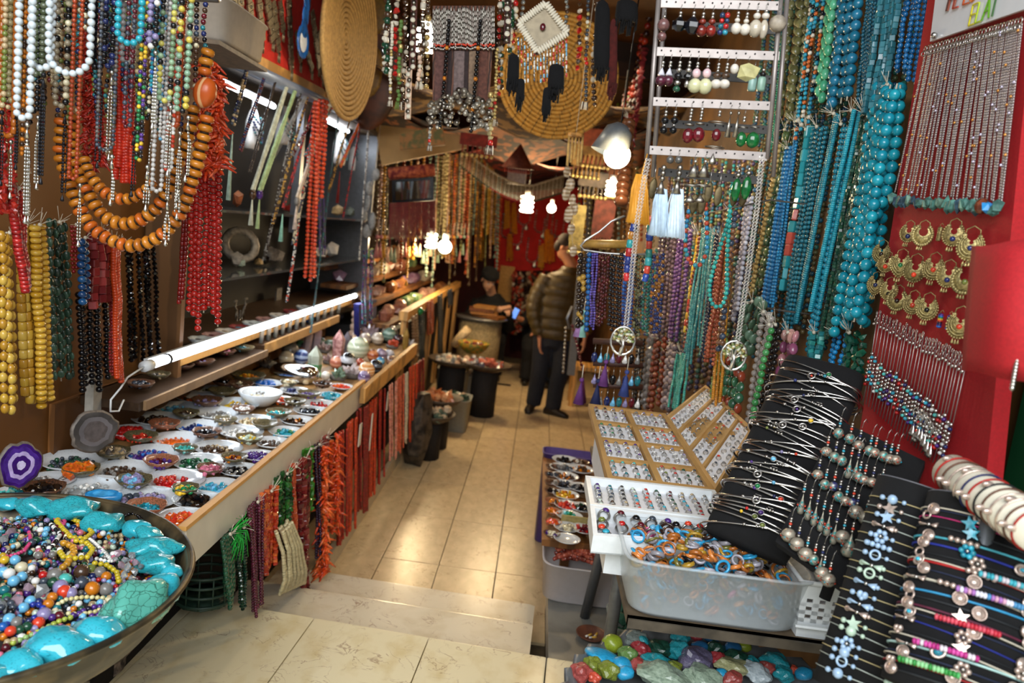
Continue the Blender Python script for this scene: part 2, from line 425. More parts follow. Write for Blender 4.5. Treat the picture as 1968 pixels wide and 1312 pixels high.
for k,(y0,y1,z0,c1,c2,lab) in enumerate(((5.0,6.6,2.72,'3a2416','8a6a3c','brown patterned carpet sagging under the ceiling behind the round basket'),
          (6.4,8.4,2.66,'1f1512','6b3f22','dark brown cloth sagging under the ceiling above the far strands'),
          (8.2,10.9,2.60,'2a1414','7a2a1c','dark red cloth under the ceiling at the far end'))):
 V = []; F = []; nx,ny = 20,10
 for j in range(ny+1):
  for i in range(nx+1):
   u = i/nx; v = j/ny
   V.append((-1.8+2.7*u,y0+(y1-y0)*v,z0+.09*math.sin(u*13+k)*math.cos(v*4)+.12*(abs(u-.5)*2)**2+.05*math.sin(v*6.28)))
 for j in range(ny):
  for i in range(nx): F.append((j*(nx+1)+i,j*(nx+1)+i+1,(j+1)*(nx+1)+i+1,(j+1)*(nx+1)+i))
 mb = MB(); mb.raw(V,F,M(c1,.9,col2=c2,scale=9,lo=.45,hi=.5),True)
 o = mb.build('ceiling_cloth',None,(0,(y0+y1)/2,z0),label=lab,cat='cloth'); sm = o.modifiers.new('solid','SOLIDIFY'); sm.thickness = .01
mb = MB(); mb.raw([P(722,240,Y=6.15),P(905,262,Y=6.15),P(900,285,Y=6.15),P(735,318,Y=6.15)],[(0,1,2,3)],M('b08a52',.6,vary=.2,scale=5))
o = mb.build('trim_1',kind='structure'); sm = o.modifiers.new('solid','SOLIDIFY'); sm.thickness = .03
# ================================================================ LEFT COUNTER
cn = empty('display_counter',(-1.2,3.6,0),'long wooden counter covered with bead bowls along the left wall','counter')
LAM = M('d9d2c3',.35,vary=.06,scale=9)
CT = .905
MB().box((-1.19,3.75,CT-.02),(.66,3.6,.04),M('8d6a3e',.55,kind='wave',scale=3,vary=.3)).build('counter_top',cn)
MB().box((-.868,2.93,.895),(.018,2.04,.125),LAM).build('front_board',cn)
MB().box((-.868,2.93,.962),(.024,2.06,.012),WOODL).build('board_edge',cn)
MB().box((-.832,4.62,.915),(.03,1.62,.09),WOODL,bev=.06).build('front_rail',cn)
MB().box((-.90,4.3,.05),(.03,2.5,.10),M('c9bfa8',.5,vary=.1)).build('base_board',cn)
MB().box((-1.15,3.75,.46),(.02,3.5,.84),M('15100c',.9,vary=.3)).build('back_panel',cn)
MB().box((-.88,3.0,.60),(.03,.04,.5),WOODD).build('post',cn); MB().box((-.88,4.4,.5),(.03,.04,.75),WOODD).build('post',cn)
# --- bowls of loose beads -------------------------------------------------
PORC = M('cdd3d8',.15,vary=.05,scale=60,coat=.4); OLIVE = M('6f6546',.3,col2='3f3a2b',scale=30,coat=.3); TERRA = M('a8674c',.3,col2='6d4a34',scale=30,coat=.3)
RIMB = M('2b2620',.5,vary=.3)
def t_wave(n=28):
 pr = [(.20,0),(.26,.012),(.40,.13),(.5,.27),(.475,.272),(.375,.145),(.25,.035),(.01,.03)]
 V,L,Z = t_lathe(pr,n); V = V.copy()
 for i in range(len(V)):
  a = math.atan2(V[i,1],V[i,0]); k = 1+.03*math.sin(a*9)*(V[i,2]/.27); V[i,0] *= k; V[i,1] *= k; V[i,2] *= 1+.05*math.sin(a*7+1)
 return (V,L,Z)
T['wavedish'] = t_wave()
_bowlmesh = {}
def bowlmesh(kind):
 if kind not in _bowlmesh:
  b = MB()
  if kind == 'w':
   b.add('dish',PORC)
   for a in range(26):       # painted dotted decoration inside the rim
    for rr,zz in ((.455,.205),(.425,.158)):
     t = 6.283*(a+.5*(rr < .44))/26; b.add('round_lo',M('8a93a0',.4,vary=0),(rr*math.cos(t)*.99,rr*math.sin(t)*.99,zz+.012),(.016,.016,.008))
  elif kind == 'o': b.add('wavedish',OLIVE)
  elif kind == 't': b.add('wavedish',TERRA)
  elif kind == 'd': b.add('wavedish',M('3c2f28',.3,col2='77503a',scale=25,coat=.4))
  _bowlmesh[kind] = b.mesh('bowl')
 return _bowlmesh[kind]
GEM = lambda c,r=.15,v=.45,**k: M(c,r,vary=v,scale=90,coat=.3,**k)
G = dict(red=GEM('b8201e'),coral=GEM('d8432a'),orange=GEM('d9621f'),salmon=GEM('d98a6b'),aqua=GEM('4fb8b0'),turq=GEM('2f9fb8'),blue=GEM('1f5fb0'),sky=GEM('6fb6dc'),navy=GEM('1f2a5c'),
   purple=GEM('4a2a78'),lilac=GEM('8f86b0'),pink=GEM('c86f86'),green=GEM('1f7a45'),dgreen=GEM('1f4a35'),olive=GEM('6f7a3a'),black=GEM('0c0c10',.08),brown=GEM('4a3526'),dbrown=GEM('2a1c14',.1),
   grey=GEM('7d7a76'),white=GEM('e6e4de'),cream=GEM('d9cfae'),clear=M('e4ecee',.05,trans=.6,vary=0,coat=.4),beige=GEM('b8a27c'),yellow=GEM('d8b02e'),pale=GEM('c7d8c4'),amber=GEM('c8761c'),maroon=GEM('5a1420'),teal=GEM('1f6f78'),slate=GEM('3c4450'))
NAMES = dict(red='bright red',coral='coral red',orange='orange',salmon='salmon',aqua='aqua',turq='turquoise',blue='blue',sky='pale blue',navy='dark blue',purple='purple',lilac='lilac',pink='pink',green='green',dgreen='dark green',olive='olive green',black='glossy black',brown='brown',dbrown='dark brown',grey='grey',white='white',cream='cream',clear='clear',beige='beige',yellow='yellow',pale='pale green',amber='amber',maroon='maroon',teal='teal',slate='slate grey')
KN = dict(w='white bowl',o='small olive dish',t='terracotta dish',d='dark brown dish')
def pile(c,rad,h,cols,dia,shape,n,label):
 mb = MB(); rr = random.Random(int(c[0]*9000+c[1]*7000))
 mb.add('round',G[cols[0]],(c[0],c[1],c[2]+h*.15),(rad*1.6,rad*1.6,h*.9))
 for i in range(n):
  a = rr.uniform(0,6.283); q = math.sqrt(rr.random()); r = rad*q
  mb.add(shape if isinstance(shape,str) else rr.choice(shape),G[rr.choice(cols)],(c[0]+r*math.cos(a),c[1]+r*math.sin(a),c[2]+h*(1-q*q)*.75+dia*.2),(dia*rr.uniform(.8,1.15),)*3,rrot(rr),shape == 'round' or shape == 'round_lo')
 return mb.build('bead_heap',None,c,label=label,cat='beads',kind='stuff')
_blab = {}
def bowl(x,y,rpx,kind,cols,dia=.011,shape='round_lo',n=34,zr=None,where='on the counter',deep=1.0,shift=(0,0),fill=.32):
 small = kind != 'w'
 zr = zr if zr else (CT+.052 if small else CT+.024)
 c = P(x,y,Z=zr); dep = (c-CC).dot(CAMW @ Vector((0,0,1))); D = 2*rpx*(1 if small else 1.1)*dep/FPX
 hgt = (.27 if small else .25)*D*(1.0 if small else .52)*deep
 if small: hgt *= .9
 base = zr-hgt
 if not small and zr > CT and base < CT: base = CT
 nm = ' and '.join(dict.fromkeys(NAMES[k] for k in cols[:2])) if cols else None
 lab = '%s %s %s' % (KN[kind].replace('small ','') if len(where) > 32 else KN[kind],('of %s beads' % nm) if cols else 'standing empty',where)
 if len(lab.split()) > 15: nm = NAMES[cols[0]]; lab = '%s of %s beads %s' % (KN[kind],nm,where)
 o = ob_('bead_bowl',bowlmesh(kind),None,(c.x,c.y,base),scl=(D,D,hgt/(.27 if small else .25)))
 props(o,lab,'bowl','bowls of loose beads')
 if cols:
  sx,sy = shift
  h = pile((c.x+sx*D,c.y+sy*D-.04*D,base+hgt*.25),D*fill,hgt*(.62 if small else .9),cols,dia,shape,n,'%s beads heaped in the %s %s' % (nm,KN[kind],where))
 _blab.setdefault(lab,[]).append(o)
 return o,c,D
CH = ['chip0','chip1','chip2']
W = 'w'
BOWLS = [  # x, y, half width, kind, colours, bead size, shape, place
 (141,883,55,W,['dgreen','slate'],.016,'round_lo','right of the purple agate'),(98,919,40,W,['grey','white'],.014,CH,'beside the purple agate'),
 (176,934,57,W,['clear','white'],.013,'facet','behind the blue slices'),(238,901,52,W,['brown','grey'],.014,'facet','left of the red ones'),
 (294,869,49,W,['purple','blue'],.014,'round_lo','under a terracotta dish'),(254,826,38,W,['red'],.026,'round_lo','beside the upright grey agate'),
 (341,842,44,W,['orange','salmon'],.008,CH,'in the middle left'),(303,803,43,W,['dbrown','brown'],.02,'round_lo','below the shelf front'),
 (382,817,41,W,['navy','blue'],.012,CH,'left of the white chips'),(343,782,40,W,['sky','turq'],.012,CH,'near the shelf corner'),
 (336,919,51,W,['red','coral'],.015,'round_lo','at the counter front'),(382,885,46,W,['dgreen','green'],.017,'round_lo','left of the rose dish'),
 (419,858,42,W,['brown','beige'],.014,'round_lo','mid counter'),(282,955,56,W,['lilac','slate'],.022,'round_lo','touching the big bronze bowl'),
 (380,958,43,W,['dbrown','black'],.02,'facet','by the front board'),(350,992,46,W,['coral','orange'],.019,CH,'nearest the bronze bowl at the board'),
 (419,931,40,W,['sky','turq'],.012,CH,'against the front board'),(27,942,28,W,['teal','aqua'],.02,'bicone','at the far left end'),
 (460,900,36,W,['black','grey'],.013,'facet','against the front board'),(497,873,31,W,['purple'],.021,'round_lo','against the front board'),
 (524,848,33,W,['brown','grey'],.012,'round_lo','against the front board'),(463,827,39,W,['white','grey'],.012,CH,'mid counter'),
 (550,827,31,W,['turq','green'],.014,'round_lo','against the front board'),(491,806,37,W,['beige','cream'],.016,'round_lo','mid counter'),
 (573,806,31,W,['dbrown','amber'],.015,CH,'against the front board'),(597,787,30,W,['black','slate'],.015,CH,'against the front board'),
 (419,792,39,W,['grey','white'],.012,CH,'mid counter'),(457,774,39,W,['yellow','grey'],.012,CH,'behind the grey ones'),(384,763,41,W,['orange','brown'],.012,CH,'under the shelf corner'),
 (415,749,36,W,['olive','brown'],.012,CH,'below the shelf front'),(616,774,29,W,['red','maroon'],.013,CH,'against the front board'),
 (636,758,23,W,['turq'],.026,'round_lo','near the wooden rail'),(567,749,26,W,['navy','black'],.016,'round_lo','near the chrome case'),
 (657,741,21,W,['coral','orange'],.018,CH,'by the crystals'),(515,734,26,W,['blue'],.024,'round_lo','left of the chrome case'),(540,766,24,W,['orange','coral'],.015,CH,'right of the deep white bowl'),
 (156,896,34,'o',['amber','orange'],.026,'disc','on the slate beads'),(85,933,38,'d',['black','dbrown'],.022,'facet','in front of the purple agate'),
 (258,918,34,'o',['sky','lilac'],.026,CH,'on the brown beads'),(217,864,32,'o',['beige','grey'],.026,CH,'below the upright grey agate'),
 (310,881,33,'t',['maroon','purple'],.012,CH,'on the purple beads'),(271,834,31,'o',['red','coral'],.013,CH,'on the big red beads'),
 (356,857,24,'o',['aqua'],.012,CH,'on the orange chips'),(316,810,29,'t',['salmon','grey'],.012,CH,'below the shelf'),
 (398,826,28,'d',['black','slate'],.017,'facet','on the dark blue chips'),(358,790,25,'o',['grey','brown'],.012,CH,'on the pale blue chips'),
 (357,934,26,'o',['green','yellow'],.016,'round_lo','on the bright red beads'),(404,896,27,'d',['pink'],.017,CH,'on the dark green beads'),
 (281,968,38,'t',['turq','teal'],.011,CH,'on the lilac beads'),(450,875,26,'o',['maroon','amber'],.012,CH,'between black and purple beads'),
 (479,838,27,'o',['pale','yellow'],.017,CH,'on the white chips'),(509,811,25,'o',None,0,None,'on the beige beads'),(536,789,25,'o',['aqua','turq'],.014,CH,'in the middle of the counter'),
 (433,803,23,'o',['grey','beige'],.012,CH,'on the grey and white chips'),(468,782,22,'d',['white'],.014,'round_lo','on the yellow chips'),(398,766,29,'d',['lilac'],.015,'round_lo','below the shelf corner'),
 (427,748,25,'o',None,0,None,'on the olive beads'),(567,768,22,'o',['black','white'],.013,CH,'beside the orange chips'),(594,753,23,'o',['purple','lilac'],.012,CH,'beside the turquoise balls'),
 (620,735,19,'d',['black','dbrown'],.019,CH,'beside the white crystal cluster'),(556,732,18,'o',['beige','cream'],.02,CH,'under the chrome case'),(463,735,24,'d',['brown','cream'],.018,CH,'behind the deep white bowl'),
 (433,731,24,'d',['dbrown','black'],.017,CH,'against the back board'),(477,718,33,'o',['yellow','amber'],.02,'bicone','at the back of the counter'),
]
for b in BOWLS:
 x,y,r,k,cols,dia,shp,wh = b
 bowl(x,y,r,k,cols,(dia or .012)*1.12,shp or CH,30 if r > 34 else 22,where=wh,shift=(0,-.06) if k == W else (0,0),fill=.35 if k == W else .36)
o,c,D = bowl(501,752,38,W,['cream','grey'],.012,CH,16,zr=CT+.075,where='standing tall in mid counter',deep=2.4)
def slab(name,cpx,rx_,ry_,plane,mats,lab,cat='agate slice',lean=.25,th=.012,rings=(1,.86,.6,.36,.2),group=None,face=(1,-.55,.1),spin=0):
 """a polished stone slice: concentric bands, real thickness"""
 c = P(*cpx,**plane); dep = (c-CC).dot(CAMW @ Vector((0,0,1))); a = rx_*dep/FPX; b = ry_*dep/FPX
 f = Vector(face).normalized(); up = Vector((0,0,1)); sd = up.cross(f).normalized(); up2 = f.cross(sd)
 mb = MB(); rr = random.Random(int(cpx[0]*7+cpx[1])); N = 26
 wob = [1+.05*math.sin(3*t+rr.random()*3)+.035*math.sin(7*t) for t in [6.283*k/N for k in range(N)]]
 def ring(s,d): return [c+(sd*math.cos(6.283*k/N+spin)*a+up2*math.sin(6.283*k/N+spin)*b)*s*wob[k]+f*d for k in range(N)]
 mb.loft([ring(1.0,-th/2),ring(1.03,0),ring(1.0,th/2)],mats[0],cap=True)
 for i in range(len(rings)-1):
  R0 = ring(rings[i],th/2+.0004*(i+1)); R1 = ring(rings[i+1],th/2+.0004*(i+1)); V = R0+R1
  mb.raw([tuple(v) for v in V],[(k,(k+1) % N,N+(k+1) % N,N+k) for k in range(N)],mats[min(i+1,len(mats)-1)],True)
 R = ring(rings[-1],th/2+.0004*len(rings)); mb.raw([tuple(v) for v in R],[tuple(range(N))],mats[-1],True)
 return mb.build(name,None,(c.x,c.y,c.z-b),label=lab,cat=cat,group=group)
AGR = M('6b6158',.5,vary=.4,scale=60)
slab('agate_slice',(38,893),40,44,dict(X=-1.36),[AGR,M('3a1a6a',.12,vary=.4,scale=30,coat=.5),M('4a2a86',.12,vary=.3,coat=.5),M('b7a5d6',.12,vary=.2,coat=.5),M('3a1a6a',.12,coat=.5),M('c9bfe0',.2)],'purple banded agate slice standing upright against the wall',rings=(.93,.8,.6,.42,.2,.12))
slab('agate_slice',(181,828),46,40,dict(X=-1.34),[AGR,M('54504e',.08,vary=.4,scale=14,coat=.6),M('6f6a6c',.08,vary=.3,scale=10,coat=.6),M('5d5553',.08,coat=.6)],'large grey polished agate slice standing upright behind the bowls',rings=(.93,.7,.5,.3))
slab('blue_slices',(199,953),32,13,dict(Z=CT+.05),[M('2f86c0',.2,vary=.3),M('2f8fd0',.15,vary=.3),M('4aa6e0',.15)],'cluster of overlapping bright blue agate chips beside the bronze bowl',th=.02,face=(.1,-.3,1),rings=(.9,.6,.3))
mb = MB(); c = P(566,722,Z=CT+.03)
prof = []
for i,(s,z) in enumerate(((.9,0),(1,.012),(1,.03),(.86,.046),(.5,.054),(.05,.055))):
 prof.append([c+Vector((s*.13*math.copysign(abs(math.cos(t))**.6,math.cos(t)),s*.075*math.copysign(abs(math.sin(t))**.6,math.sin(t)),z*1.6-.02)) for t in [6.283*k/24 for k in range(24)]])
mb.loft(prof,M('dfe4e8',.08,1,vary=0)); mb.build('chrome_case',None,c,label='shiny chrome oval case lying among the bead bowls',cat='case')
# --- crystals, spheres and clusters at the far end of the counter ----------
def zc(x,y): return 480+.193*x,560+.193*y
def sphere_px(zx,zy,r,mat,lab,z=CT+.02):
 x,y = zc(zx,zy); c = P(x,y,Z=z); dep = (c-CC).dot(CAMW @ Vector((0,0,1))); R = 1.2*r*.193*dep/FPX
 c = P(x,y,Z=CT+R); mb = MB(); mb.add('round_hi',mat,c,2*R); mb.add('thinring',M('4a3018',.4),(c.x,c.y,CT+.006),(R*1.1,R*1.1,.02))
 return mb.build('stone_sphere',None,(c.x,c.y,CT),label=lab,cat='stone sphere',group='polished stone spheres')
AG = lambda a,b,sc=14: M(a,.06,col2=b,kind='rings',scale=sc,coat=.6,lo=.3,hi=.7)
for a in [(405,590,70,AG('6d6a66','8d8a84'),'grey banded stone sphere at the back of the counter'),(365,665,62,AG('b3a48c','d0c6ae'),'beige stone sphere left of the tall green crystal'),
   (515,650,62,AG('2a3f7a','9fb4d8'),'blue banded agate sphere beside the chrome case'),(505,530,40,AG('3f7a5c','79a88c'),'small green stone sphere below the glass vials'),
   (1080,565,88,AG('a9b59a','d0d6c0'),'large pale green onyx sphere among the crystals'),(975,690,68,AG('0c0c0e','b8bcc4',8),'glossy black agate sphere with a white band'),
   (1160,785,70,AG('d08a4a','e8c8a0',26),'orange and cream striped agate sphere near the rail'),(1140,850,52,AG('5c4a76','9d8fb0'),'purple amethyst sphere next to the striped sphere'),
   (860,705,52,AG('b86a55','d89a80'),'salmon pink stone sphere left of the black one'),(1310,625,50,AG('6a5a72','a294a8'),'mauve stone sphere by the rail'),
   (1390,630,46,AG('8c8a92','b5b4ba'),'light grey stone sphere by the rail'),(1225,635,48,AG('9c4a2c','c98258'),'red jasper sphere right of the onyx sphere'),(1300,695,38,AG('2f78a8','66a8c8'),'small blue stone sphere by the rail'),
   (1255,745,58,AG('0e1014','4c5866'),'black stone sphere beside the striped sphere'),(1480,475,46,AG('1c1012','4a2a2a'),'dark wine stone sphere at the far counter end'),(1390,430,58,AG('5f7a6c','8ea596'),'grey green stone sphere at the far counter end'),
   (755,838,38,AG('d8d0c4','f0ece4'),'small white stone ball in front of the green crystal'),(690,828,24,AG('4f9a5c','8fc894'),'tiny green stone ball in front of the green crystal'),(1100,705,36,AG('8f2f22','b8604a'),'small red stone ball behind the white cluster'),
   (1410,690,44,AG('5a3a26','94705a'),'brown stone ball touching the rail'),(560,880,40,AG('d8c7a0','efe6cc'),'cream stone ball before the chrome case')]:
 sphere_px(*a)
rx3 = random.Random(17)
for i in range(16):
 zx,zy = 430+70*i+rx3.uniform(-20,20),rx3.uniform(540,640)-i*14; a_,b_ = rx3.choice([('8a7a70','b8aca0'),('5a6a5c','8a9a8c'),('7a4a3a','a87a64'),('4a4650','7c7884'),('a89a8a','cfc4b4')])
 sphere_px(zx,zy,rx3.uniform(34,52),AG(a_,b_),'%s stone ball from the left in the crowded back row of the counter' % ORD[i])
def crystal_px(zx,zy,w_,h_,mats,lab,cat='crystal',tilt=0):
 xb,yb = zc(zx,zy+h_/2); c = P(xb,yb,Z=CT); dep = (c-CC).dot(CAMW @ Vector((0,0,1))); wd = 1.15*w_*.193*dep/FPX; hh = 1.15*h_*.193*dep/FPX
 mb = MB(); mb.add('crystal',mats[0],c+Vector((0,0,hh/2)),(wd,wd,hh),E3(0,tilt,.3),False)
 if len(mats) > 1: mb.add('crystal',mats[1],c+Vector((0,0,hh*.24)),(wd*1.02,wd*1.02,hh*.5),E3(0,tilt,.3),False)
 return mb.build('crystal_point',None,c,label=lab,cat=cat,group='crystal points')
QZ = lambda c: M(c,.12,vary=.2,scale=18,coat=.3,trans=.25)
crystal_px(570,490,75,260,[QZ('c3b4c0')],'shorter pale lilac quartz point of the upright pair',tilt=.05); crystal_px(655,455,82,270,[QZ('c8b4c4')],'taller pale lilac quartz point of the upright pair')
crystal_px(875,530,108,240,[M('c79c98',.3,col2='8f5a5a',scale=40)],'pink speckled stone obelisk behind the spheres'); crystal_px(960,520,84,200,[QZ('6f6a74')],'smoky grey crystal obelisk beside the pink one')
crystal_px(640,690,125,240,[QZ('c8d0c0'),QZ('5fa070')],'big fluorite point, white above and green below'); crystal_px(1545,480,55,190,[QZ('9a7a3a')],'narrow honey coloured crystal point at the counter end')
mb = MB(); c = P(*zc(1030,470),Z=CT);
for z,r in ((.03,.07),(.09,.055),(.14,.045),(.185,.05),(.23,.03)): mb.add('round',QZ('d8b8a4'),c+Vector((0,0,z)),r*1.3)
mb.build('stone_figure',None,c,label='pale pink carved stone figurine behind the onyx sphere',cat='figurine')
def cluster_px(zx,zy,r,col,lab,spikes=16,sh='crystal'):
 x,y = zc(zx,zy); c = P(x,y,Z=CT+.02); dep = (c-CC).dot(CAMW @ Vector((0,0,1))); R = 1.2*r*.193*dep/FPX; rr = random.Random(zx)
 mb = MB(); mb.add('chip0',M('5b544e',.7),(c.x,c.y,CT+R*.3),(R*1.8,R*1.6,R))
 for i in range(spikes):
  d = Vector((rr.uniform(-1,1),rr.uniform(-1,1),rr.uniform(.3,1.2))).normalized(); L = R*rr.uniform(.8,1.3)
  mb.add(sh,col,Vector((c.x,c.y,CT+R*.3))+d*L*.6,(R*.42,R*.42,L),rot_to(d),False)
 return mb.build('crystal_cluster',None,(c.x,c.y,CT),label=lab,cat='crystal',group='crystal clusters')
cluster_px(880,850,80,QZ('7f9a84'),'grey green crystal cluster in front of the spheres'); cluster_px(1010,830,90,QZ('dccfd0'),'white rosy quartz cluster beside the striped sphere')
cluster_px(740,580,60,M('b09a94',.4,col2='5a3a36',scale=60),'speckled pink mineral cluster behind the green crystal',20,'round_lo'); cluster_px(785,690,55,M('a08a86',.4,col2='54302c',scale=60),'brown and white mineral cluster left of the salmon sphere',20,'round_lo')
cluster_px(1190,460,85,QZ('b09aa0'),'dusty pink crystal cluster at the back of the counter',22); cluster_px(1310,440,65,QZ('c0a48e'),'beige crystal cluster at the back of the counter',18)
cluster_px(1420,540,60,M('b8482a',.4,vary=.4),'orange red rough stone cluster near the counter end',14,'chip1'); cluster_px(1590,520,50,QZ('d0c8c4'),'white rough crystal at the very end of the counter',12)
cluster_px(170,720,70,M('54463a',.4,vary=.5),'dark brown split geode at the back below the shelf',8,'chip2'); cluster_px(235,740,55,M('b0a48c',.4,vary=.4),'cream geode half behind the yellow sticks',8,'chip1')
cluster_px(880,330,80,M('5f5a60',.3,vary=.4),'grey skull-like rough stone at the back of the counter',6,'chip0')
# ================================================================ STRANDS HANGING FROM THE COUNTER FRONT
XF = -.853
def cf(x,y,X=XF): return P(x,y,X=X)
def chank(label,x0,x1,y0,y1,n,shape,dia,asp,mats,tilt=(12,-8),**k):
 """hank on the counter front: the top follows the board's lower edge"""
 def top(x): return 1088-(x-400)*.80
 a = cf(x0,max(y0,0)); b = cf(x1,y0-(x1-x0)*.75); c = cf(x0+tilt[0],y1); d = cf(x1+tilt[1],y1-(x1-x0)*.6)
 return hank(label,(a,b),(c,d),int(n*1.35+.5),shape,dia*1.22,asp,mats,normal=(1,0,0),**k)
JR = lambda c,r=.25,v=.4,**k: M(c,r,vary=v,scale=70,coat=.2,**k)
chank('dark green jade tube bead strands tied with green thread',416,444,1035,1158,5,'tube',.0125,1.1,[JR('12402c'),JR('1a4f38')],beads=False)
chank('faceted dark green strands next to the jade tubes',446,468,1020,1166,4,'facet',.011,.8,[JR('10281e',.1),JR('183828',.1)])
mb = MB(); c = cf(445,1020)
for i in range(40):
 e = c+Vector((RND.uniform(0,.05),RND.uniform(-.06,.06),RND.uniform(-.12,.05))); mb.tube([c,(c+e)/2+Vector((.02,0,.02)),e],.0012,M('1fae3c',.6,vary=0),3)
mb.build('thread_tuft',None,c,label='tuft of bright green thread tying the dark green strands',cat='thread')
chank('maroon garnet bead strands with a pink thread knot',468,500,975,1180,6,'round',.0105,.9,[JR('4a0f24'),JR('5f1a34')])
chank('orange red square bead strands above the cream loops',494,528,955,1100,5,'cube',.0135,.75,[JR('b8401f'),JR('a82c1c'),JR('c9622c')],mode=None)
chank('green chunky jade bead strands behind the cream loops',527,556,920,1015,4,['chip0','chip1','chip2'],.02,.8,[JR('1f4a22'),JR('2f6a2c'),JR('143a1c')])
chank('narrow orange red block bead strands beside the chunky jade',553,566,900,1030,2,'cube',.015,.9,[JR('b23a22'),JR('c2522c')],beads=True)
chank('dark red cube bead strands reaching down to the step',564,592,890,1135,3,['cube','chip1'],.022,.9,[JR('6a1a1c'),JR('7d2424'),JR('541418')],beads=True)
chank('leaf green flat bead strand beside the dark red cubes',580,598,868,985,2,'chip1',.021,.6,[JR('2f6a1c'),JR('3f8030')])
chank('dark plum bead strands in front of the orange coral',598,612,858,1085,3,'round',.0115,1,[JR('2a1626'),JR('38203a')])
chank('rose brown small bead strands above the coral branches',612,628,845,960,3,'tube',.011,.9,[JR('7a2a2c'),JR('8c3f3a')])
root = empty('bead_hank',cf(540,1010),'cream heishi disc strands hanging in a wide loop bundle','bead strands')
CREAM = JR('cfc39a',.4,.2)
for i in range(13):
 t = i/12; a = cf(512+26*t,1020-22*t)+Vector((.01+.05*RND.random(),0,0)); low = cf(522+50*t,1140-22*t)
 pts = [a,a.lerp(low,.35)+Vector((.03,0,.01)),a.lerp(low,.75)+Vector((.045,0,0)),low+Vector((.03,0,0))]
 mb = MB(); add_beads(mb,pts,'disc',.0135,.32,[CREAM],1.08,.12); mb.build('strand',root)
def coral_branch(name,label,pts,R,cols,n,thick,rr,cat='coral strand',group=None,len_=1.0):
 mb = MB(); pp = walk(pts,sum((Vector(b)-Vector(a)).length for a,b in zip(pts,pts[1:]))/n)
 for p,t in pp:
  a = rr.uniform(0,6.283); d = Vector((math.cos(a),math.sin(a),rr.uniform(-.7,.2))).normalized(); L = R*rr.uniform(.6,1.3)*len_
  m = rr.choice(cols); q = p+d*L
  mb.tube([p-d*L*.3,p+d*L*.4+Vector((0,0,rr.uniform(-.15,.15)*L)),q+Vector((0,0,-L*.2))],[thick,thick*.9,thick*.35],m,5)
 return mb.build(name,None,pts[0],label=label,cat=cat,group=group)
CORO = [JR('e0521f',.3),JR('ec6a30',.3),JR('d8461c',.3)]
rr = random.Random(5)
for i in range(4):
 coral_branch('coral_strand','%s strand of orange branch coral on the counter front' % ['leftmost','second','third','rightmost'][i],[cf(612+12*i,870-12*i,XF+.03*(i % 2)),cf(616+11*i,(1110 if i < 2 else 1040)-8*i,XF+.03*(i % 2)+.02)],.044,CORO,74 if i < 2 else 60,.0078,rr,group='branch coral strands')
REDS = [JR('a01c12',.35),JR('b82c16',.35)]
ORS = [JR('d8481c',.35),JR('c93c18',.35)]
for (lab,x0,x1,y0,y1,n,mats) in (('thin bright red coral strands right of the branch coral',644,662,836,1045,6,REDS),('orange red thread-fine coral strands near the step',664,682,815,1020,6,ORS),('dark red fine coral strands beside a white card',684,704,790,985,6,[JR('84180e',.35),JR('a02414',.35)]),
        ('orange coral strands between two white cards',708,722,772,950,4,ORS),('red fine coral strands before the pink hank',724,736,755,925,4,REDS)):
 chank(lab,x0,x1,y0,y1,n,'disc',.011,.5,mats,knot=False,tilt=(-2,-4),wob=.002)
for (lab,x0,x1,y0,y1,n,mats) in (('pale salmon pink fine strands hanging in a neat block',742,760,730,885,6,[JR('dd8a72',.4),JR('e09a84',.4)]),('peach strands at the right of the salmon block',762,776,715,870,5,[JR('e2704a',.4),JR('d85f3a',.4)]),('cream fine strands beside the peach ones',776,783,706,850,3,[JR('d8cdb0',.5)]),
        ('thick bright orange coral strands near the end of the counter',784,800,695,852,6,[JR('dd4a1c',.35)]),('dark red bead strands at the very end of the counter',802,814,684,826,5,[JR('8c1c10',.35),JR('a42a16',.35)])):
 a = P(x0,y0+12,X=-.82); b = P(x1,y0-(x1-x0)*.7+12,X=-.82); c = P(x0-2,y1,X=-.80); d = P(x1-3,y1-(x1-x0)*.6,X=-.80)
 hank(lab,(a,b),(c,d),n,'disc',.012,.5,mats,normal=(1,0,0),knot=False,wob=.002)
for k,(x,y,w_,h_) in enumerate(((692,835,8,45),(713,830,4,80),(745,770,7,45))):
 c = cf(x,y,-.83); MB().box(c,(.004,w_*.006,h_*.0027),M('e6dfcf',.6,vary=.05)).build('price_card',None,c,label=['white blank card hanging among red coral strands','narrow white card strip between the orange strands','white card hanging on the salmon strands'][k],cat='card')
mb = MB(); c = P(790,900,Z=.0); mb.add(t_ico(2,.12,11,(1,1,1)),M('17130f',.55,col2='4a3f34',scale=18,bump=.6),c+Vector((0,.12,.28)),(.24,.42,.62),E3(0,0,.1),False)
mb.build('stone_block',None,c,label='dark rough stone block on the floor at the counter end',cat='stone')
mb = MB(); c = P(395,1112,X=-1.04); PLG = M('2a4236',.4,vary=.2)
for k in range(4):
 z = c.z-.06+.035*k; mb.tube([Vector((c.x+.10*math.cos(t),c.y+.10*math.sin(t),z)) for t in [6.283*j/20 for j in range(20)]],.006,PLG,5,True)
for j in range(14): t = 6.283*j/14; mb.bar((c.x+.1*math.cos(t),c.y+.1*math.sin(t),c.z-.07),(c.x+.1*math.cos(t),c.y+.1*math.sin(t),c.z+.05),.003,PLG)
mb.add('cyl',PLG,(c.x,c.y,c.z-.07),(.2,.2,.006))
mb.build('plastic_basket',None,(c.x,c.y,c.z-.07),label='dark green slatted plastic basket in the shadow under the counter',cat='basket')
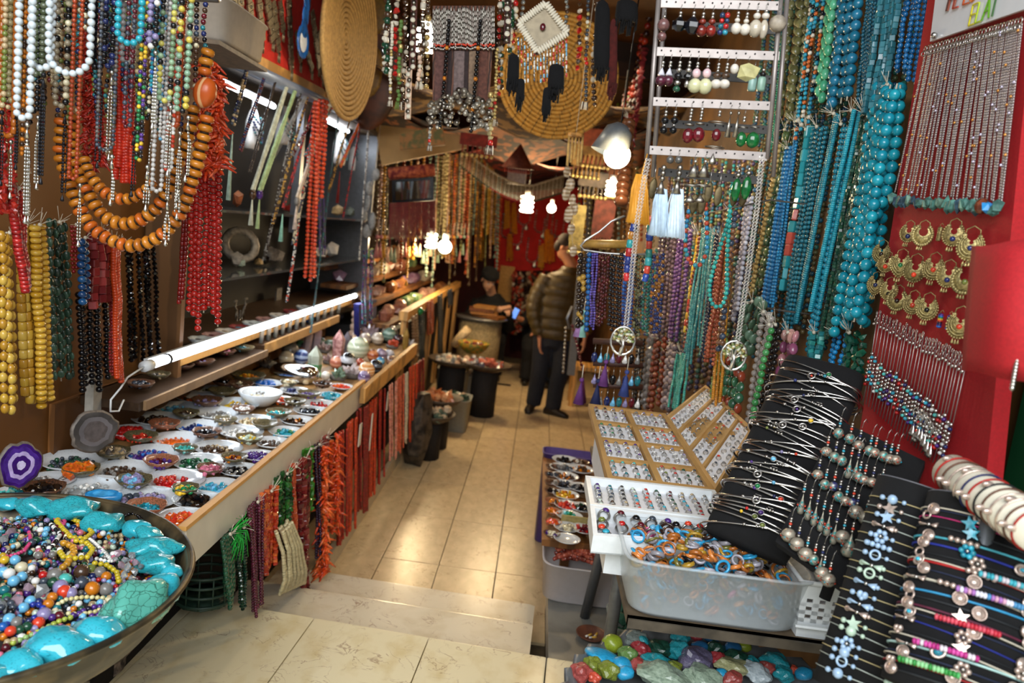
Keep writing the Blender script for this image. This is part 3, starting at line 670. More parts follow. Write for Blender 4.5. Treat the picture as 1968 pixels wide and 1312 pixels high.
# ================================================================ BIG BRONZE BOWL
BC = Vector((-1.13,1.46,1.0)); BR = .445
BRZ = M('6a5c42',.38,.5,col2='38342a',scale=14,bump=.15)
root = empty('bronze_bowl',(BC.x,BC.y,.84),'big round bronze bowl filled with beads and turquoise stones','bowl')
mb = MB(); n = 96
mb.add(t_lathe([(.001,-.155),(.28,-.15),(.385,-.10),(.432,-.035),(.445,0),(.452,.006),(.445,.012),(.436,.006),(.42,-.035),(.37,-.09),(.27,-.135),(.001,-.14)],n),BRZ,BC)
mb.build('bowl_body',root)
MB().add(t_torus(.447,.008,96,6),BRZ,BC+Vector((0,0,.006))).build('rim_bead',root)
root = empty('bowl_stand',(BC.x,BC.y,.36),'wooden trestle stand under the big bronze bowl','stand')
MB().box((BC.x,BC.y,.82),(.3,.3,.03),WOODD).build('stand_top',root)
for sx,sy in ((-1,-1),(1,-1),(1,1),(-1,1)):
 MB().bar((BC.x+sx*.12,BC.y+sy*.12,.81),(BC.x+sx*.13,BC.y+sy*.13,.361),.022,WOODL,'box',False).build('leg',root)
mb = MB(); c = P(215,1302,Z=.36); mb.add(t_ico(3,.16,4),M('3a322c',.8,col2='8a7a6c',scale=40,bump=.8),c+Vector((-.06,.03,.06)),(.17,.16,.17),None,False)
mb.build('rough_stone',None,(c.x,c.y,.36),label='rough dark stone on the slabs under the bronze bowl',cat='stone')
TQ = M('2fa9b6',.16,col2='1c4f58',scale=11,kind='crack',coat=.4,lo=.0,hi=.045,bump=.1); TQ2 = M('34b2c6',.12,col2='1c7486',scale=24,detail=8,coat=.5,lo=.28,hi=.44); TQ3 = M('57aa9a',.18,col2='2a5a4c',scale=8,kind='crack',coat=.3,lo=.0,hi=.06,bump=.15)
def bz(x,y): return .291*x,930+.291*y
STN = [(50,92,80,38,TQ2,'flat turquoise stone at the far left rim of the bronze bowl'),(255,112,118,48,TQ,'second turquoise stone along the far rim of the bowl'),(500,130,152,76,TQ,'long speckled turquoise stone at the far rim'),(700,215,128,64,TQ,'turquoise stone below the blue slices'),
  (935,262,95,70,TQ2,'turquoise stone with the black bracelet on it'),(1010,300,85,60,TQ,'small turquoise stone at the far right rim'),(1040,395,150,78,TQ,'wide speckled turquoise stone at the right rim'),(1060,490,130,66,TQ,'turquoise stone at the right behind the pale rough one'),
  (1170,545,60,55,TQ2,'little turquoise stone against the right rim'),(1115,660,92,122,TQ2,'smooth sky turquoise stone at the right rim'),(925,770,150,200,TQ3,'big rough greenish turquoise stone at the near right'),(670,950,155,115,TQ2,'angular turquoise stone at the near rim'),
  (405,1050,190,145,TQ2,'large blue turquoise stone at the near rim'),(120,1175,150,115,TQ2,'turquoise stone at the near left rim'),(-90,1260,140,110,TQ2,'turquoise stone cut by the left picture edge')]
for i,(x,y,a,b,m,lab) in enumerate(STN):
 px_,py_ = bz(x,y); c = P(px_,py_,Z=1.015); dep = (c-CC).dot(CAMW @ Vector((0,0,1))); A = a*.291*dep/FPX; B = b*.291*dep/FPX
 d = Vector((c.x-BC.x,c.y-BC.y)); c.x -= d.x*.025; c.y -= d.y*.025
 mb = MB(); mb.add(t_ico(3,0,1),m,(0,0,0),1.0)
 v = mb.v[0]; rr = random.Random(i*13+2); ph = [rr.uniform(0,6) for _ in range(6)]; am = .10 if m is TQ2 else .16
 kk = 1+am*np.sin(v[:,0]*8+ph[0])*np.sin(v[:,1]*9+ph[1])+am*.9*np.sin(v[:,2]*9+ph[2])*np.cos(v[:,0]*8+ph[3])
 if True: kk = kk+(.025 if m is TQ2 else .07)*np.sin(v[:,0]*19+ph[4])*np.sin(v[:,1]*17+ph[5])*np.sin(v[:,2]*15)
 mb.v[0] = v*kk[:,None]
 o = ob_('turquoise_stone',mb.mesh('turquoise_stone'),None,(c.x,c.y,c.z-.012),E3(rr.uniform(-.12,.12),rr.uniform(-.2,.2),rr.uniform(-.3,.3)),(2.2*A,max(2*B*1.12,1.45*A),max(1.7*B,1.05*A)))
 props(o,lab,'stone','turquoise stones around the bronze bowl')
def bed_z(x,y):
 q = ((x-BC.x)**2+(y-BC.y)**2)**.5/.36
 return .968+.05*(1-min(1,q)**2)
ALLC = [G[k] for k in ('grey','lilac','brown','sky','white','black','purple','slate','beige','teal','maroon','pale','cream','dgreen','amber','navy','pink')]
mb = MB(); rr = random.Random(21)
mb.add('round_hi',M('3a3634',.6,vary=.4),(BC.x,BC.y,.94),(.76,.76,.125))
for i in range(2600):
 a = rr.uniform(0,6.283); q = .37*math.sqrt(rr.random()); x = BC.x+q*math.cos(a); y = BC.y+q*math.sin(a)
 mb.add('round_lo',rr.choice(ALLC),(x,y,bed_z(x,y)+rr.uniform(-.004,.008)),rr.uniform(.010,.018))
mb.build('bead_bed',None,(BC.x,BC.y,.94),label='mixed small loose beads filling the bronze bowl',cat='beads',kind='stuff')
def bracelet(pxs,dia,cols,lab,lift=.012,closed=True,rpx=None,shape='round'):
 pts = []
 if rpx:
  (cx_,cy_),(ra,rb) = pxs,rpx; sp = [(cx_+ra*math.cos(t),cy_+rb*math.sin(t)) for t in [6.283*k/20 for k in range(21)]]
 else: sp = pxs
 for (x,y) in sp:
  x,y = bz(x,y); p = P(x,y,Z=1.0); z = bed_z(p.x,p.y)+lift; p = P(x,y,Z=z); pts.append(p)
 mb = MB(); add_beads(mb,pts,shape,dia,1,cols,1.0,.03); c = pts[0]
 return mb.build('bead_bracelet',None,c,label=lab,cat='bracelet',group='bead bracelets in the bronze bowl')
YL = [GEM('c9b12a',.2,.2)]
bracelet([(370,240),(420,300),(470,350),(560,360),(610,320),(570,270),(500,240),(440,210)],.0125,YL,'bright yellow bracelet at the back of the bead heap')
bracelet([(480,370),(570,385),(615,430),(580,480),(500,490),(420,480),(390,440)],.013,YL,'bright yellow bracelet in the middle of the bead heap',.016)
bracelet([(610,520),(700,530),(770,580),(790,660)],.0125,[GEM('bfa928',.2,.2)],'yellow bracelet curving down towards the crystal beads')
bracelet([(590,360),(640,400),(700,460),(740,510),(690,505),(630,490)],.009,[G['white']],'small white bead bracelet right of the yellow ones')
bracelet((870,240),.010,[G['black']],'shiny black bead bracelet lying on a turquoise stone',.03,rpx=(60,45))
bracelet([(290,160),(370,195),(430,245),(420,270),(340,210)],.009,[GEM('d0437a',.2,.2)],'hot pink bead bracelet at the far left of the heap')
bracelet([(190,310),(205,380),(160,440),(90,470),(20,480)],.009,[GEM('d0437a',.2,.2)],'hot pink bead bracelet curve near the left edge')
bracelet([(60,480),(0,470),(-60,450)],.016,[G['yellow'],G['sky'],G['white']],'blue white and amber chunky bracelet at the left edge')
bracelet([(370,800),(440,760),(560,745),(680,750),(740,770),(640,840),(520,860),(420,850)],.010,[GEM('cfc48a',.2,.2),GEM('d8d0a0',.2,.2)],'pale yellow bead bracelet in front of the big grey beads')
bracelet([(500,870),(560,830),(640,805),(720,820),(770,840),(700,860),(600,870)],.012,[G['purple'],GEM('1c1430',.12)],'dark purple bead bracelet above the near stones')
bracelet([(470,700),(560,640),(660,630),(740,650),(790,710),(770,770),(700,800)],.011,[G['white'],G['lilac'],G['red'],G['sky']],'white red and lilac bracelet round the large grey beads')
bracelet([(80,1050),(200,1000),(300,950),(400,900),(470,880)],.011,[GEM('a9b84a',.2,.3),GEM('8faf6a',.2,.3)],'lime green bead bracelet along the near stones')
bracelet([(100,830),(180,800),(250,790),(300,830),(200,900),(60,920),(0,940)],.012,[GEM('2a3a9c',.15),G['navy']],'deep blue bead bracelet at the near left')
bracelet([(610,170),(690,140),(750,170),(770,220),(740,270),(690,310)],.012,[G['brown'],G['sky'],G['grey'],G['maroon']],'brown blue and grey bracelet at the far right of the heap')
bracelet((800,340),.009,[G['olive'],G['amber'],G['sky'],G['brown']],'olive and amber bracelet right of the white one',.02,rpx=(85,50))
bracelet([(140,200),(180,150),(240,140),(290,180),(260,240)],.011,[G['brown'],G['beige']],'brown wooden-looking bracelet at the far left')
bracelet([(250,270),(330,260),(400,330),(340,420),(250,420)],.0105,[G['black'],G['white']],'black and white bead bracelet left of the yellow ones')
bracelet([(0,260),(80,280),(150,270)],.009,[G['black'],G['slate']],'dark grey bracelet piece at the left edge')
bracelet([(430,190),(500,190),(570,230),(610,290)],.0105,[GEM('9aa83a',.2),G['pale']],'green yellow bracelet behind the bright yellow ones')
bracelet([(390,400),(420,390),(480,410),(490,450),(440,530),(400,560)],.0165,[GEM('c08a2a',.2,.3)],'amber bead bracelet below the yellow ones')
bracelet([(0,830),(40,760),(90,800),(60,880),(0,890)],.014,[G['black'],G['slate']],'black bracelet at the near left edge')
def ORDW(k): return ORD[k-1]
BIG = [(165,200,24,'white'),(250,205,22,'sky'),(298,330,22,'sky'),(140,550,36,'cream'),(100,500,32,'sky'),(30,500,28,'yellow'),(210,555,22,'white'),(90,640,34,'sky'),(20,580,34,'sky'),(60,590,34,'white'),
  (145,610,32,'sky'),(285,600,26,'red'),(360,600,45,'grey'),(400,680,45,'lilac'),(430,630,40,'aqua'),(425,710,42,'coral'),(355,650,36,'dgreen'),(540,580,48,'brown'),(540,650,42,'slate'),(610,690,45,'amber'),(700,695,42,'grey'),(660,580,36,'grey'),(600,560,30,'olive'),(700,610,32,'amber'),
  (470,720,36,'lilac'),(345,745,30,'amber'),(320,790,30,'amber'),(200,770,30,'sky'),(255,775,22,'navy'),(155,815,30,'sky'),(255,915,34,'coral'),(290,860,40,'lilac'),(60,890,34,'sky'),(110,910,32,'grey'),(20,940,26,'blue'),(70,970,30,'coral'),(130,960,26,'dgreen'),(180,940,28,'dgreen'),(390,870,28,'maroon'),(345,880,22,'purple'),
  (310,240,22,'lilac'),(530,320,24,'pink'),(460,340,20,'yellow'),(380,240,24,'yellow'),(255,470,26,'grey'),(210,385,26,'slate'),(240,370,26,'dgreen'),(345,465,24,'grey'),(30,700,30,'teal'),(45,745,26,'green'),(235,640,24,'white'),(290,640,24,'slate'),(680,325,22,'white'),(650,310,22,'purple'),(630,310,18,'sky'),(520,790,20,'white'),(660,780,20,'sky'),(720,765,20,'cream')]
nb = {}
for i,(x,y,r,cn_) in enumerate(sorted(BIG)):
 nb[cn_] = nb.get(cn_,0)+1
 X_,Y_ = bz(x,y); p = P(X_,Y_,Z=1.0); z = bed_z(p.x,p.y)+.012; p = P(X_,Y_,Z=z); R = r*.291*1.75/FPX
 o = ob_('loose_bead',unit_mesh('round',G[cn_],'loose_bead'),None,p,rrot(),2*R)
 props(o,'%s larger loose %s bead from the left in the bronze bowl' % (ORDW(nb[cn_]),NAMES[cn_]),'bead','larger loose beads in the bronze bowl')
CR = M('dfe6ea',.03,trans=.75,vary=0,coat=.3); CRP = M('d8b8c8',.03,trans=.6,vary=0,coat=.3)
for i,(x,y,r,m) in enumerate(((780,460,28,CRP),(830,500,26,CR),(870,470,28,CR),(800,530,26,CRP),(850,550,28,CR),(900,520,26,CRP),(890,580,24,CR),(820,600,26,CR),(930,540,22,CR),(870,620,22,CR),(760,500,22,CR),(275,705,42,CR),(190,690,40,CRP),(120,770,42,CRP),(70,325,42,CRP),(20,370,40,CR),(15,800,40,CR))):
 X_,Y_ = bz(x,y); p = P(X_,Y_,Z=1.015); R = r*.291*1.7/FPX
 o = ob_('crystal_bead',unit_mesh('chip0',m,'crystal_bead'),None,p,rrot(),2*R)
 props(o,'faceted %s glass bead in the bronze bowl, %s of the glass ones' % ('rosy' if m is CRP else 'clear',ORD[i]),'bead','glass beads in the bronze bowl')
# ================================================================ LEFT WALL SHELF, LIGHT TUBE, CABINET
def wl(x,y,X=-1.42): return P(x,y,X=X)
sh = empty('wall_shelf',(-1.46,4.0,1.07),'narrow wooden shelf of small dishes under the light tube','shelf')
MB().box((-1.45,3.15,1.085),(.22,1.22,.03),M('3a2a1c',.4,vary=.3)).build('shelf_board',sh)
MB().box((-1.335,3.17,1.085),(.012,1.2,.034),M('85694a',.5,vary=.25,scale=12)).build('edge_strip',sh)
MB().box((-1.46,4.5,1.10),(.2,1.4,.03),M('4a3018',.5,vary=.3)).build('vial_board',sh)
MB().box((-1.355,4.5,1.10),(.014,1.4,.05),WOODL).build('edge_strip',sh)
MB().box((-1.56,4.0,1.0),(.02,3.2,.2),WOODD).build('back_board',sh)
MB().box((-1.49,P(178,800,X=-1.49).y,.99),(.03,.05,.42),M('a9a59b',.5,vary=.1)).build('wall_post',None,label='grey metal wall post above the upright grey agate',cat='post')
la,lb = wl(290,700,-1.36),wl(682,568,-1.36)
root = empty('light_tube',la,'long white fluorescent tube along the shelf front','light tube')
TUBEM = M('f4f8ff',.5,vary=0,emit=9.0)
MB().bar(la,lb,.017,TUBEM,'cyl').build('tube',root)
for e,s in ((la,-1),(lb,1)):
 d = (lb-la).normalized()*s; MB().bar(e,e+d*.05,.02,WHITEP).build('end_cap',root)
for t in (.04,.5,.96): p = la.lerp(lb,t); MB().bar(p-(lb-la).normalized()*.006,p+(lb-la).normalized()*.006,.021,BLACK).build('clip',root)
MB().box(la.lerp(lb,.5)+Vector((-.02,0,.0)),(.015,(lb-la).length,.03),WHITEP).build('batten',root)
mb = MB(); mb.tube([la-Vector((0,.05,0)),wl(245,725,-1.37),wl(232,745,-1.37),wl(213,768,-1.37),wl(212,790,-1.37),wl(228,790,-1.37),wl(238,768,-1.37)],.0035,WHITEP,6)
mb.build('cable',root)
for k in range(4):
 p = la.lerp(lb,(k+.5)/4)+Vector((.05,0,-.01)); l = bpy.data.lights.new('tube_light','AREA'); l.shape = 'RECTANGLE'; l.size = .03; l.size_y = .7; l.energy = 1.6; l.color = (.85,.93,1)
 o = bpy.data.objects.new('tube_light',l); COL.objects.link(o); o.location = p; o.rotation_euler = (0,-.9,0)
SHELFD = [(270,733,26,'d',['black','slate'],.02,'round_lo','at the shelf corner by the cable'),(305,716,22,'o',['grey','beige'],.012,CH,'second along the shelf'),(352,699,21,'d',['maroon','black'],.012,CH,'third along the shelf'),(388,690,24,'d',['lilac','maroon'],.012,CH,'fourth along the shelf'),
   (433,672,20,'d',['pink','maroon'],.018,'round_lo','fifth along the shelf'),(468,665,21,'o',['slate','teal'],.013,CH,'last along the shelf')]
for (x,y,r,k,cols,dia,shp,wh) in SHELFD: bowl(x,y,r,k,cols,dia,shp,20,zr=1.135,where=wh)
for i in range(12):
 x = 502+i*13.5; y = 655-i*5.4; p = P(x,y,X=-1.40); mb = MB(); R = .013; h = .085; p.z = 1.116
 mb.add('cyl',M('e6ece6',.05,trans=.7,vary=0),p+Vector((0,0,h/2)),(2*R,2*R,h)); mb.add('cyl',[G['pink'],G['pale'],G['cream'],G['maroon'],G['sky']][i % 5],p+Vector((0,0,h*.2)),(1.8*R,1.8*R,h*.4))
 mb.add('round',SILVER,p+Vector((0,0,h+.008)),(.02,.02,.018))
 mb.build('glass_vial',None,p,label='%s small glass vial along the wooden ledge, counted from the left' % ORD[i],cat='vial',group='glass vials')
mb = MB(); p = P(592,632,X=-1.42); p.z = 1.116; mb.add('round',G['blue'],p+Vector((0,0,.025)),.05); mb.build('blue_ball',None,p,label='bright blue ball at the end of the glass vials',cat='ball')
cab = empty('display_cabinet',(-1.6,4.5,1.2),'dark glass-shelved display cabinet set into the left wall','cabinet')
DKM = M('0d0a09',.7,vary=.3); STEEL = M('7d8086',.35,.8,vary=.1)
Y0,Y1 = 2.98,6.15
MB().box((-1.87,(Y0+Y1)/2,1.8),(.03,Y1-Y0,1.36),DKM).build('back_panel',cab)
MB().box((-1.64,(Y0+Y1)/2,1.165),(.46,Y1-Y0,.03),M('5a4028',.5,vary=.3)).build('base_shelf',cab)
MB().box((-1.415,(Y0+Y1)/2-.2,1.165),(.015,Y1-Y0-.4,.035),WOODL).build('base_edge',cab)
MB().box((-1.64,Y0,1.75),(.46,.03,1.3),M('6b4a2a',.5,kind='wave',scale=4)).build('side_panel',cab)
MB().box((-1.64,Y1,1.8),(.46,.03,1.4),STEEL).build('side_panel',cab)
MB().box((-1.43,4.32,2.05),(.04,.05,.72),STEEL).build('post',cab)
MB().box((-1.64,(Y0+Y1)/2,2.47),(.46,Y1-Y0,.03),M('5a5450',.7)).build('top_panel',cab)
GLS = M('c0c8ca',.05,trans=.85,vary=0)
for z in (1.475,1.785): MB().box((-1.63,(Y0+Y1)/2,z),(.42,Y1-Y0-.04,.012),GLS).build('glass_shelf',cab)
pa,pb = wl(430,108,-1.39),wl(716,240,-1.39)
MB().bar(pa,pb,.03,M('8a95a8',.35,.3,vary=.05)).build('hanging_pipe',cab)
MB().box(((pa+pb)/2+Vector((0,0,.045))),(.02,(pb-pa).length*1.02,.05),WOODL,rot=E3(math.atan2(pb.z-pa.z,pb.y-pa.y))).build('valance',cab)
for (ya,yb,xx,zz,nm) in [(P(a_,b_,X=-1.56).y,P(c_,d_,X=-1.56).y,-1.56,(P(a_,b_,X=-1.56).z+P(c_,d_,X=-1.56).z)/2,nm) for a_,b_,c_,d_,nm in ((428,160,526,203,'left bay'),(622,226,668,254,'right bay'))]:
 r2 = empty('cabinet_light',(xx,(ya+yb)/2,zz),'white fluorescent tube inside the cabinet, %s' % nm,'light tube')
 MB().bar((xx,ya,zz),(xx,yb,zz),.014,M('f4f8ff',.5,vary=0,emit=12)).build('tube',r2); MB().box((xx-.03,(ya+yb)/2,zz+.012),(.05,yb-ya+.06,.02),WHITEP).build('batten',r2)
 l = bpy.data.lights.new('cabinet_glow','AREA'); l.shape = 'RECTANGLE'; l.size = .05; l.size_y = .8; l.energy = 1.6; l.color = (.9,.95,1); o = bpy.data.objects.new('cabinet_glow',l); COL.objects.link(o); o.location = (xx+.02,(ya+yb)/2,zz-.03)
def bust(x,y,w_,h_,beadcol,lab,X=-1.60):
 c = P(x,y,X=X); dep = (c-CC).dot(CAMW @ Vector((0,0,1))); W_ = w_*dep/FPX; H_ = h_*dep/FPX
 root = empty('jewellery_bust',c-Vector((0,0,H_/2)),lab,'bust')
 prof = [(.50,-.5),(.52,-.35),(.48,0),(.30,.18),(.17,.26),(.15,.42),(.17,.5)]
 mb = MB(); mb.add(t_lathe(prof,18),M('e8e8ea',.6,vary=.05),c,(W_*.6,W_*1.0,H_)); mb.build('bust_body',root)
 for k in range(3):
  mb = MB(); pts = [c+Vector((.32*W_*math.sin(t)*.9+.02,.42*W_*math.cos(t),H_*(.12-.1*k)-math.sin(t)*H_*(.18+.06*k))) for t in [math.pi*j/12 for j in range(13)]]
  add_beads(mb,pts,'round_lo',.014,1,[G[beadcol],G['teal'],G['slate']]); mb.build('displayed_necklace',root)
bust(486,235,42,100,'navy','white bust with blue necklaces in the cabinet, left'); bust(545,240,45,70,'aqua','white bust behind the bead strings in the middle cabinet')
bust(653,275,40,80,'teal','white bust with green necklace in the right cabinet bay'); bust(682,290,34,75,'slate','white bust beside the cabinet end')
rr = random.Random(31)
def lump(name,x,y,w_,h_,mat,lab,X=-1.58,shape='chip0',smooth=False,cat='stone',zb=None):
 c = P(x,y,X=X); dep = (c-CC).dot(CAMW @ Vector((0,0,1))); W_ = w_*dep/FPX; H_ = h_*dep/FPX
 if zb: c.z = zb+H_/2
 mb = MB(); mb.add(shape,mat,c,(W_*.8,W_,H_),E3(0,0,rr.uniform(0,3)),smooth); return mb.build(name,None,c-Vector((0,0,H_/2)),label=lab,cat=cat)
STM = M('9a8f80',.5,vary=.4,scale=50)
for a in ((455,505,26,34,STM,'grey carved stone ornament at the left of the middle shelf'),(520,492,36,36,M('6b6258',.45,vary=.4),'dark carved stone lump on the middle shelf'),(497,505,22,16,M('c2a06a',.3,vary=.3),'oval tan cabochon on the middle shelf'),(463,512,20,20,G['pale'],'pale green stone on the middle glass shelf'),(510,508,14,20,BLACK,'black glossy stone on the middle shelf'),
   (535,488,26,28,STM,'grey pebble on the middle glass shelf'),(635,487,34,32,M('e4e2de',.4,vary=.05),'white dome shaped shell on the right glass shelf'),(677,490,30,20,M('dfe4ea',.4,vary=.05),'white flat shell on the right glass shelf'),(612,498,36,24,M('d8d2c8',.4,vary=.1),'pale shell on the right glass shelf'),
   (648,405,26,24,M('b89a6a',.5,vary=.3),'tan mineral on the upper right shelf'),(672,408,22,22,M('7f8a80',.5,vary=.3),'grey mineral on the upper right shelf'),(456,390,22,36,M('8a4a2a',.25,vary=.4),'brown amber-like stone on the upper left shelf'),(558,400,30,18,M('8f2a20',.3,vary=.3),'red stone dish on the upper shelf')):
 lump('shelf_stone',*a[:6],zb=1.792 if a[1] < 420 else 1.482)
mb = MB(); c = P(462,470,X=-1.6); mb.add('ring',STM,c,(.16,.16,.10),E3(1.2,0,.6)); mb.build('stone_ring',None,c-Vector((0,0,.08)),label='grey stone ring leaning upright on the middle shelf',cat='ornament')
for k,(x,y,w_,h_) in enumerate(((322,510,34,40),(318,605,36,60),(535,570,40,46),(345,470,30,26))):
 c = P(x,y,X=-1.78); MB().box(c,(.01,w_*.0026,h_*.0026),M('8c8a86',.5,vary=.3)).build('display_card',None,c,label=['grey display card at the left end of the cabinet','grey plastic card below the left glass shelf','dull grey card at the middle of the cabinet bottom','small pale card behind the black strands'][k],cat='card')
for i in range(9):
 x = 385+i*25; y = 646-i*8.2; p = P(x,y,X=-1.47); mb = MB(); mb.add('wavedish',[M('cfd8da',.3),M('b08a84',.3),M('d8d4cc',.3),M('8f3a3a',.3)][i % 4],(p.x,p.y,1.182),(.10,.12,.12)); add = MB()
 mb.add('chip1',[G['grey'],G['maroon'],G['beige'],G['turq']][i % 4],(p.x,p.y,1.20),(.05,.06,.03))
 mb.build('shell_dish',None,(p.x,p.y,1.18),label='%s little shell dish above the light tube, counted from the left' % ORD[i],cat='dish',group='shell dishes above the tube')
mb = MB(); c = P(462,590,X=-1.62)
for i in range(7):
 t = math.pi*(i/6);
 for j in range(5): mb.add('round_lo',TSILVER,c+Vector((0,.06*math.cos(t)*(1+j*.12),-.10*math.sin(t)*(1-j*.1)+.04)),.013)
 mb.bar(c+Vector((0,.06*math.cos(t),-.1*math.sin(t)+.04)),c+Vector((0,.07*math.cos(t),-.1*math.sin(t)-.02)),.003,TSILVER)
mb.build('bib_necklace',None,c,label='tarnished silver bib necklace standing low in the cabinet',cat='necklace')
# ---------- necklaces hanging from the pipe ---------------------------------
def pipe_at(x):
 t = (x-430)/(716-430.0); return pa.lerp(pb,max(0,min(1,t)))+Vector((.03,0,-.02))
def pend(i,x,y1,shape,dia,mats,lab,tassel=None,dx=-8,asp=1,two=True,pendant=None):
 a = pipe_at(x); yb = y1; b = P(x+dx,yb,X=a.x+.02)
 root = empty('hanging_necklace',a,lab,'necklace','necklaces on the cabinet pipe')
 mb = MB(); w_ = .012 if two else 0
 for s in ((-1,1) if two else (0,)):
  add_beads(mb,hang(a+Vector((0,s*w_*.6,0)),b+Vector((0,s*w_,0)),.003,4,rr),shape,dia,asp,mats,1.02,.05,rr=rr)
 mb.build('bead_string',root)
 if pendant: MB().add(pendant[0],pendant[1],b-Vector((0,0,.02)),pendant[2]).build('pendant',root)
 if tassel:
  mb = MB()
  for k in range(14):
   d = Vector((rr.uniform(-.008,.008),rr.uniform(-.014,.014),-tassel[1])); mb.bar(b-Vector((0,0,.03)),b-Vector((0,0,.03))+d,.0022,tassel[0],'bar')
  mb.build('tassel',root)
 return root
CHN = [M('b7b3aa',.3,.9,vary=.2)]
pend(0,448,240,'round_lo',.014,[G['navy'],G['beige'],G['slate']],'navy and beige bead necklace at the left of the pipe',(M('a9c0b0',.7),.28),0); pend(1,470,290,'round_lo',.012,[G['maroon'],G['navy']],'dark maroon and navy bead string on the pipe');
pend(2,502,365,'disc',.014,[M('c9cdb8',.6)],'pale grey green cord necklace with a stone pendant',(M('cdd0bc',.7),.13),-16,.6,True,('round',G['brown'],(.03,.04,.05)))
pend(3,516,365,'disc',.016,[M('a8c08c',.6)],'light green cord necklace with an amethyst pendant',(M('b8cc94',.7),.15),-16,.6,True,('round',G['purple'],(.03,.04,.05)))
pend(4,535,300,'thinring',.016,CHN,'grey metal chain necklace with round links on the pipe',None,-10,.7); pend(5,552,400,'round_lo',.010,[G['maroon'],G['red']],'thin dark red bead string with an aqua tassel',(M('8fc4b0',.6),.14),-8)
pend(6,538,430,'round_lo',.010,[GOLD,G['brown']],'thin brass chain ending in front of the middle shelf',None,-14); pend(7,581,380,'disc',.015,[M('cfc0ac',.6)],'beige cord necklace with grey shells',(M('d8c4b4',.7),.14),-10,.6,True,('round',G['grey'],(.03,.04,.05)))
pend(8,588,300,'round_lo',.011,[G['coral'],G['teal'],G['slate']],'coral and teal small bead necklace on the pipe',None,-2); pend(9,565,300,'chip1',.014,[G['grey'],G['maroon']],'grey and maroon chip necklace on the pipe',None,-4)
pend(10,635,370,'round_lo',.011,[G['brown'],GOLD],'brown and brass bead string in the right bay',None,-4); pend(11,662,320,'round_lo',.016,[G['orange'],G['coral'],G['amber']],'orange amber bead necklace with a dark red tassel',(M('7a1a18',.7),.2),-8)
pend(12,665,420,'round_lo',.010,[G['red'],G['maroon']],'fine red bead string in the right bay',None,-6); pend(13,690,500,'round_lo',.012,[G['white'],G['grey']],'white and grey bead string near the cabinet end',None,0); pend(14,525,500,'round_lo',.010,[G['dbrown'],G['grey']],'long dark string reaching the middle shelf',None,-18)
pend(15,555,580,'round_lo',.010,[G['white'],G['coral'],G['slate']],'long white and coral bead string beside the orange hank',None,-4); pend(16,570,470,'round_lo',.012,[G['slate'],G['cream']],'slate and cream bead string with silver pieces',None,-8)
pend(17,485,330,'round_lo',.010,[G['dbrown']],'thin dark brown string in the left bay',None,-6); pend(18,605,640,'round_lo',.009,[G['slate'],G['teal']],'thin teal seed bead bundle hanging across the tube',None,-8)
a = P(612,192,X=-1.32); b = P(627,198,X=-1.32); c = P(578,525,X=-1.30); d = P(610,530,X=-1.30)
ORB = [GEM('c23a16',.2,.25),GEM('cf4a1c',.2,.25)]
root = empty('bead_hank',a,'glossy orange red bead strands hanging at the cabinet middle','bead strands')
for k,(x0,x1,y1) in enumerate(((606,586,535),(614,596,540),(622,608,385),(628,618,380),(611,604,535))):
 pts = hang(P(x0,192,X=-1.32+.01*k),P(x1,y1,X=-1.31+.01*k),.003,5,rr); o = MB().tube(pts,.001,STRING,3).build('strand',root); bead_children(o,pts,'round',.028 if k in (2,3) else .025,.92,ORB)
hank('dark slate fine bead strands behind the orange hank',(P(608,380,X=-1.36),P(622,382,X=-1.36)),(P(606,485,X=-1.36),P(622,485,X=-1.36)),5,'round_lo',.012,1,[G['slate'],G['purple']],knot=False)
# ================================================================ HANKS ON THE LEFT WALL
YB = [GEM('c9a13a',.25,.3),GEM('d2ae4c',.25,.3),GEM('b98a2c',.25,.3)]
def wh(label,x0t,x1t,yt,x0b,x1b,yb,n,shape,dia,asp,mats,X=-1.46,**k):
 return hank(label,(P(x0t,yt,X=X),P(x1t,yt,X=X)),(P(x0b,yb,X=X),P(x1b,yb,X=X)),n,shape,dia,asp,mats,normal=(1,-.2,0),**k)
wh('amber yellow oval bead strands at the far left edge',-6,20,445,-2,30,778,4,'round',.022,1.3,YB,X=-1.40,beads=True)
wh('amber yellow barrel bead strands, second from the left edge',30,48,430,36,60,772,3,'tube',.024,1.1,YB,X=-1.42,beads=True)
wh('wide honey yellow rondelle strands in front of the green ones',56,74,430,62,92,778,3,'rondelle',.030,.55,[GEM('c99a2c',.25,.25),GEM('d4aa40',.25,.25)],X=-1.40,beads=True)
GRN = [JR('2f4a3a',.3),JR('3c5a48',.3),JR('263c30',.3)]
wh('dark green flat oval bead strands between yellow and black',84,122,425,92,136,722,6,['round','round_lo'],.024,1.2,GRN,beads=True,flat=.5)
wh('glossy black round bead strands above the metal post',142,200,560,148,204,738,6,'round',.023,.9,[BLACK],X=-1.44,beads=True,ragged=.03)
wh('black faceted bead strands left of the light tube',236,292,470,244,300,695,6,'facet',.020,.9,[M('0a0a0d',.06,vary=0)],X=-1.44,ragged=.03)
wh('deep blue glass bead strands above the black ones',144,162,455,142,162,578,2,'round',.026,.85,[GEM('163f6e',.1),GEM('1c5488',.1)],X=-1.38,beads=True)
wh('pinkish red rough cube strands below the amber necklace',168,204,440,168,208,575,3,'cube',.026,1,[JR('8c2a2c'),JR('a04040'),JR('6f2024')],X=-1.38,beads=True)
wh('vivid orange disc strands running beside the black beads',213,226,470,216,234,730,3,'disc',.020,.45,[GEM('d2481a',.25,.2)],X=-1.37)
wh('thin red bead strands left of the orange discs',203,213,470,204,216,715,3,'round_lo',.011,1,[JR('8a1c1c')],X=-1.39)
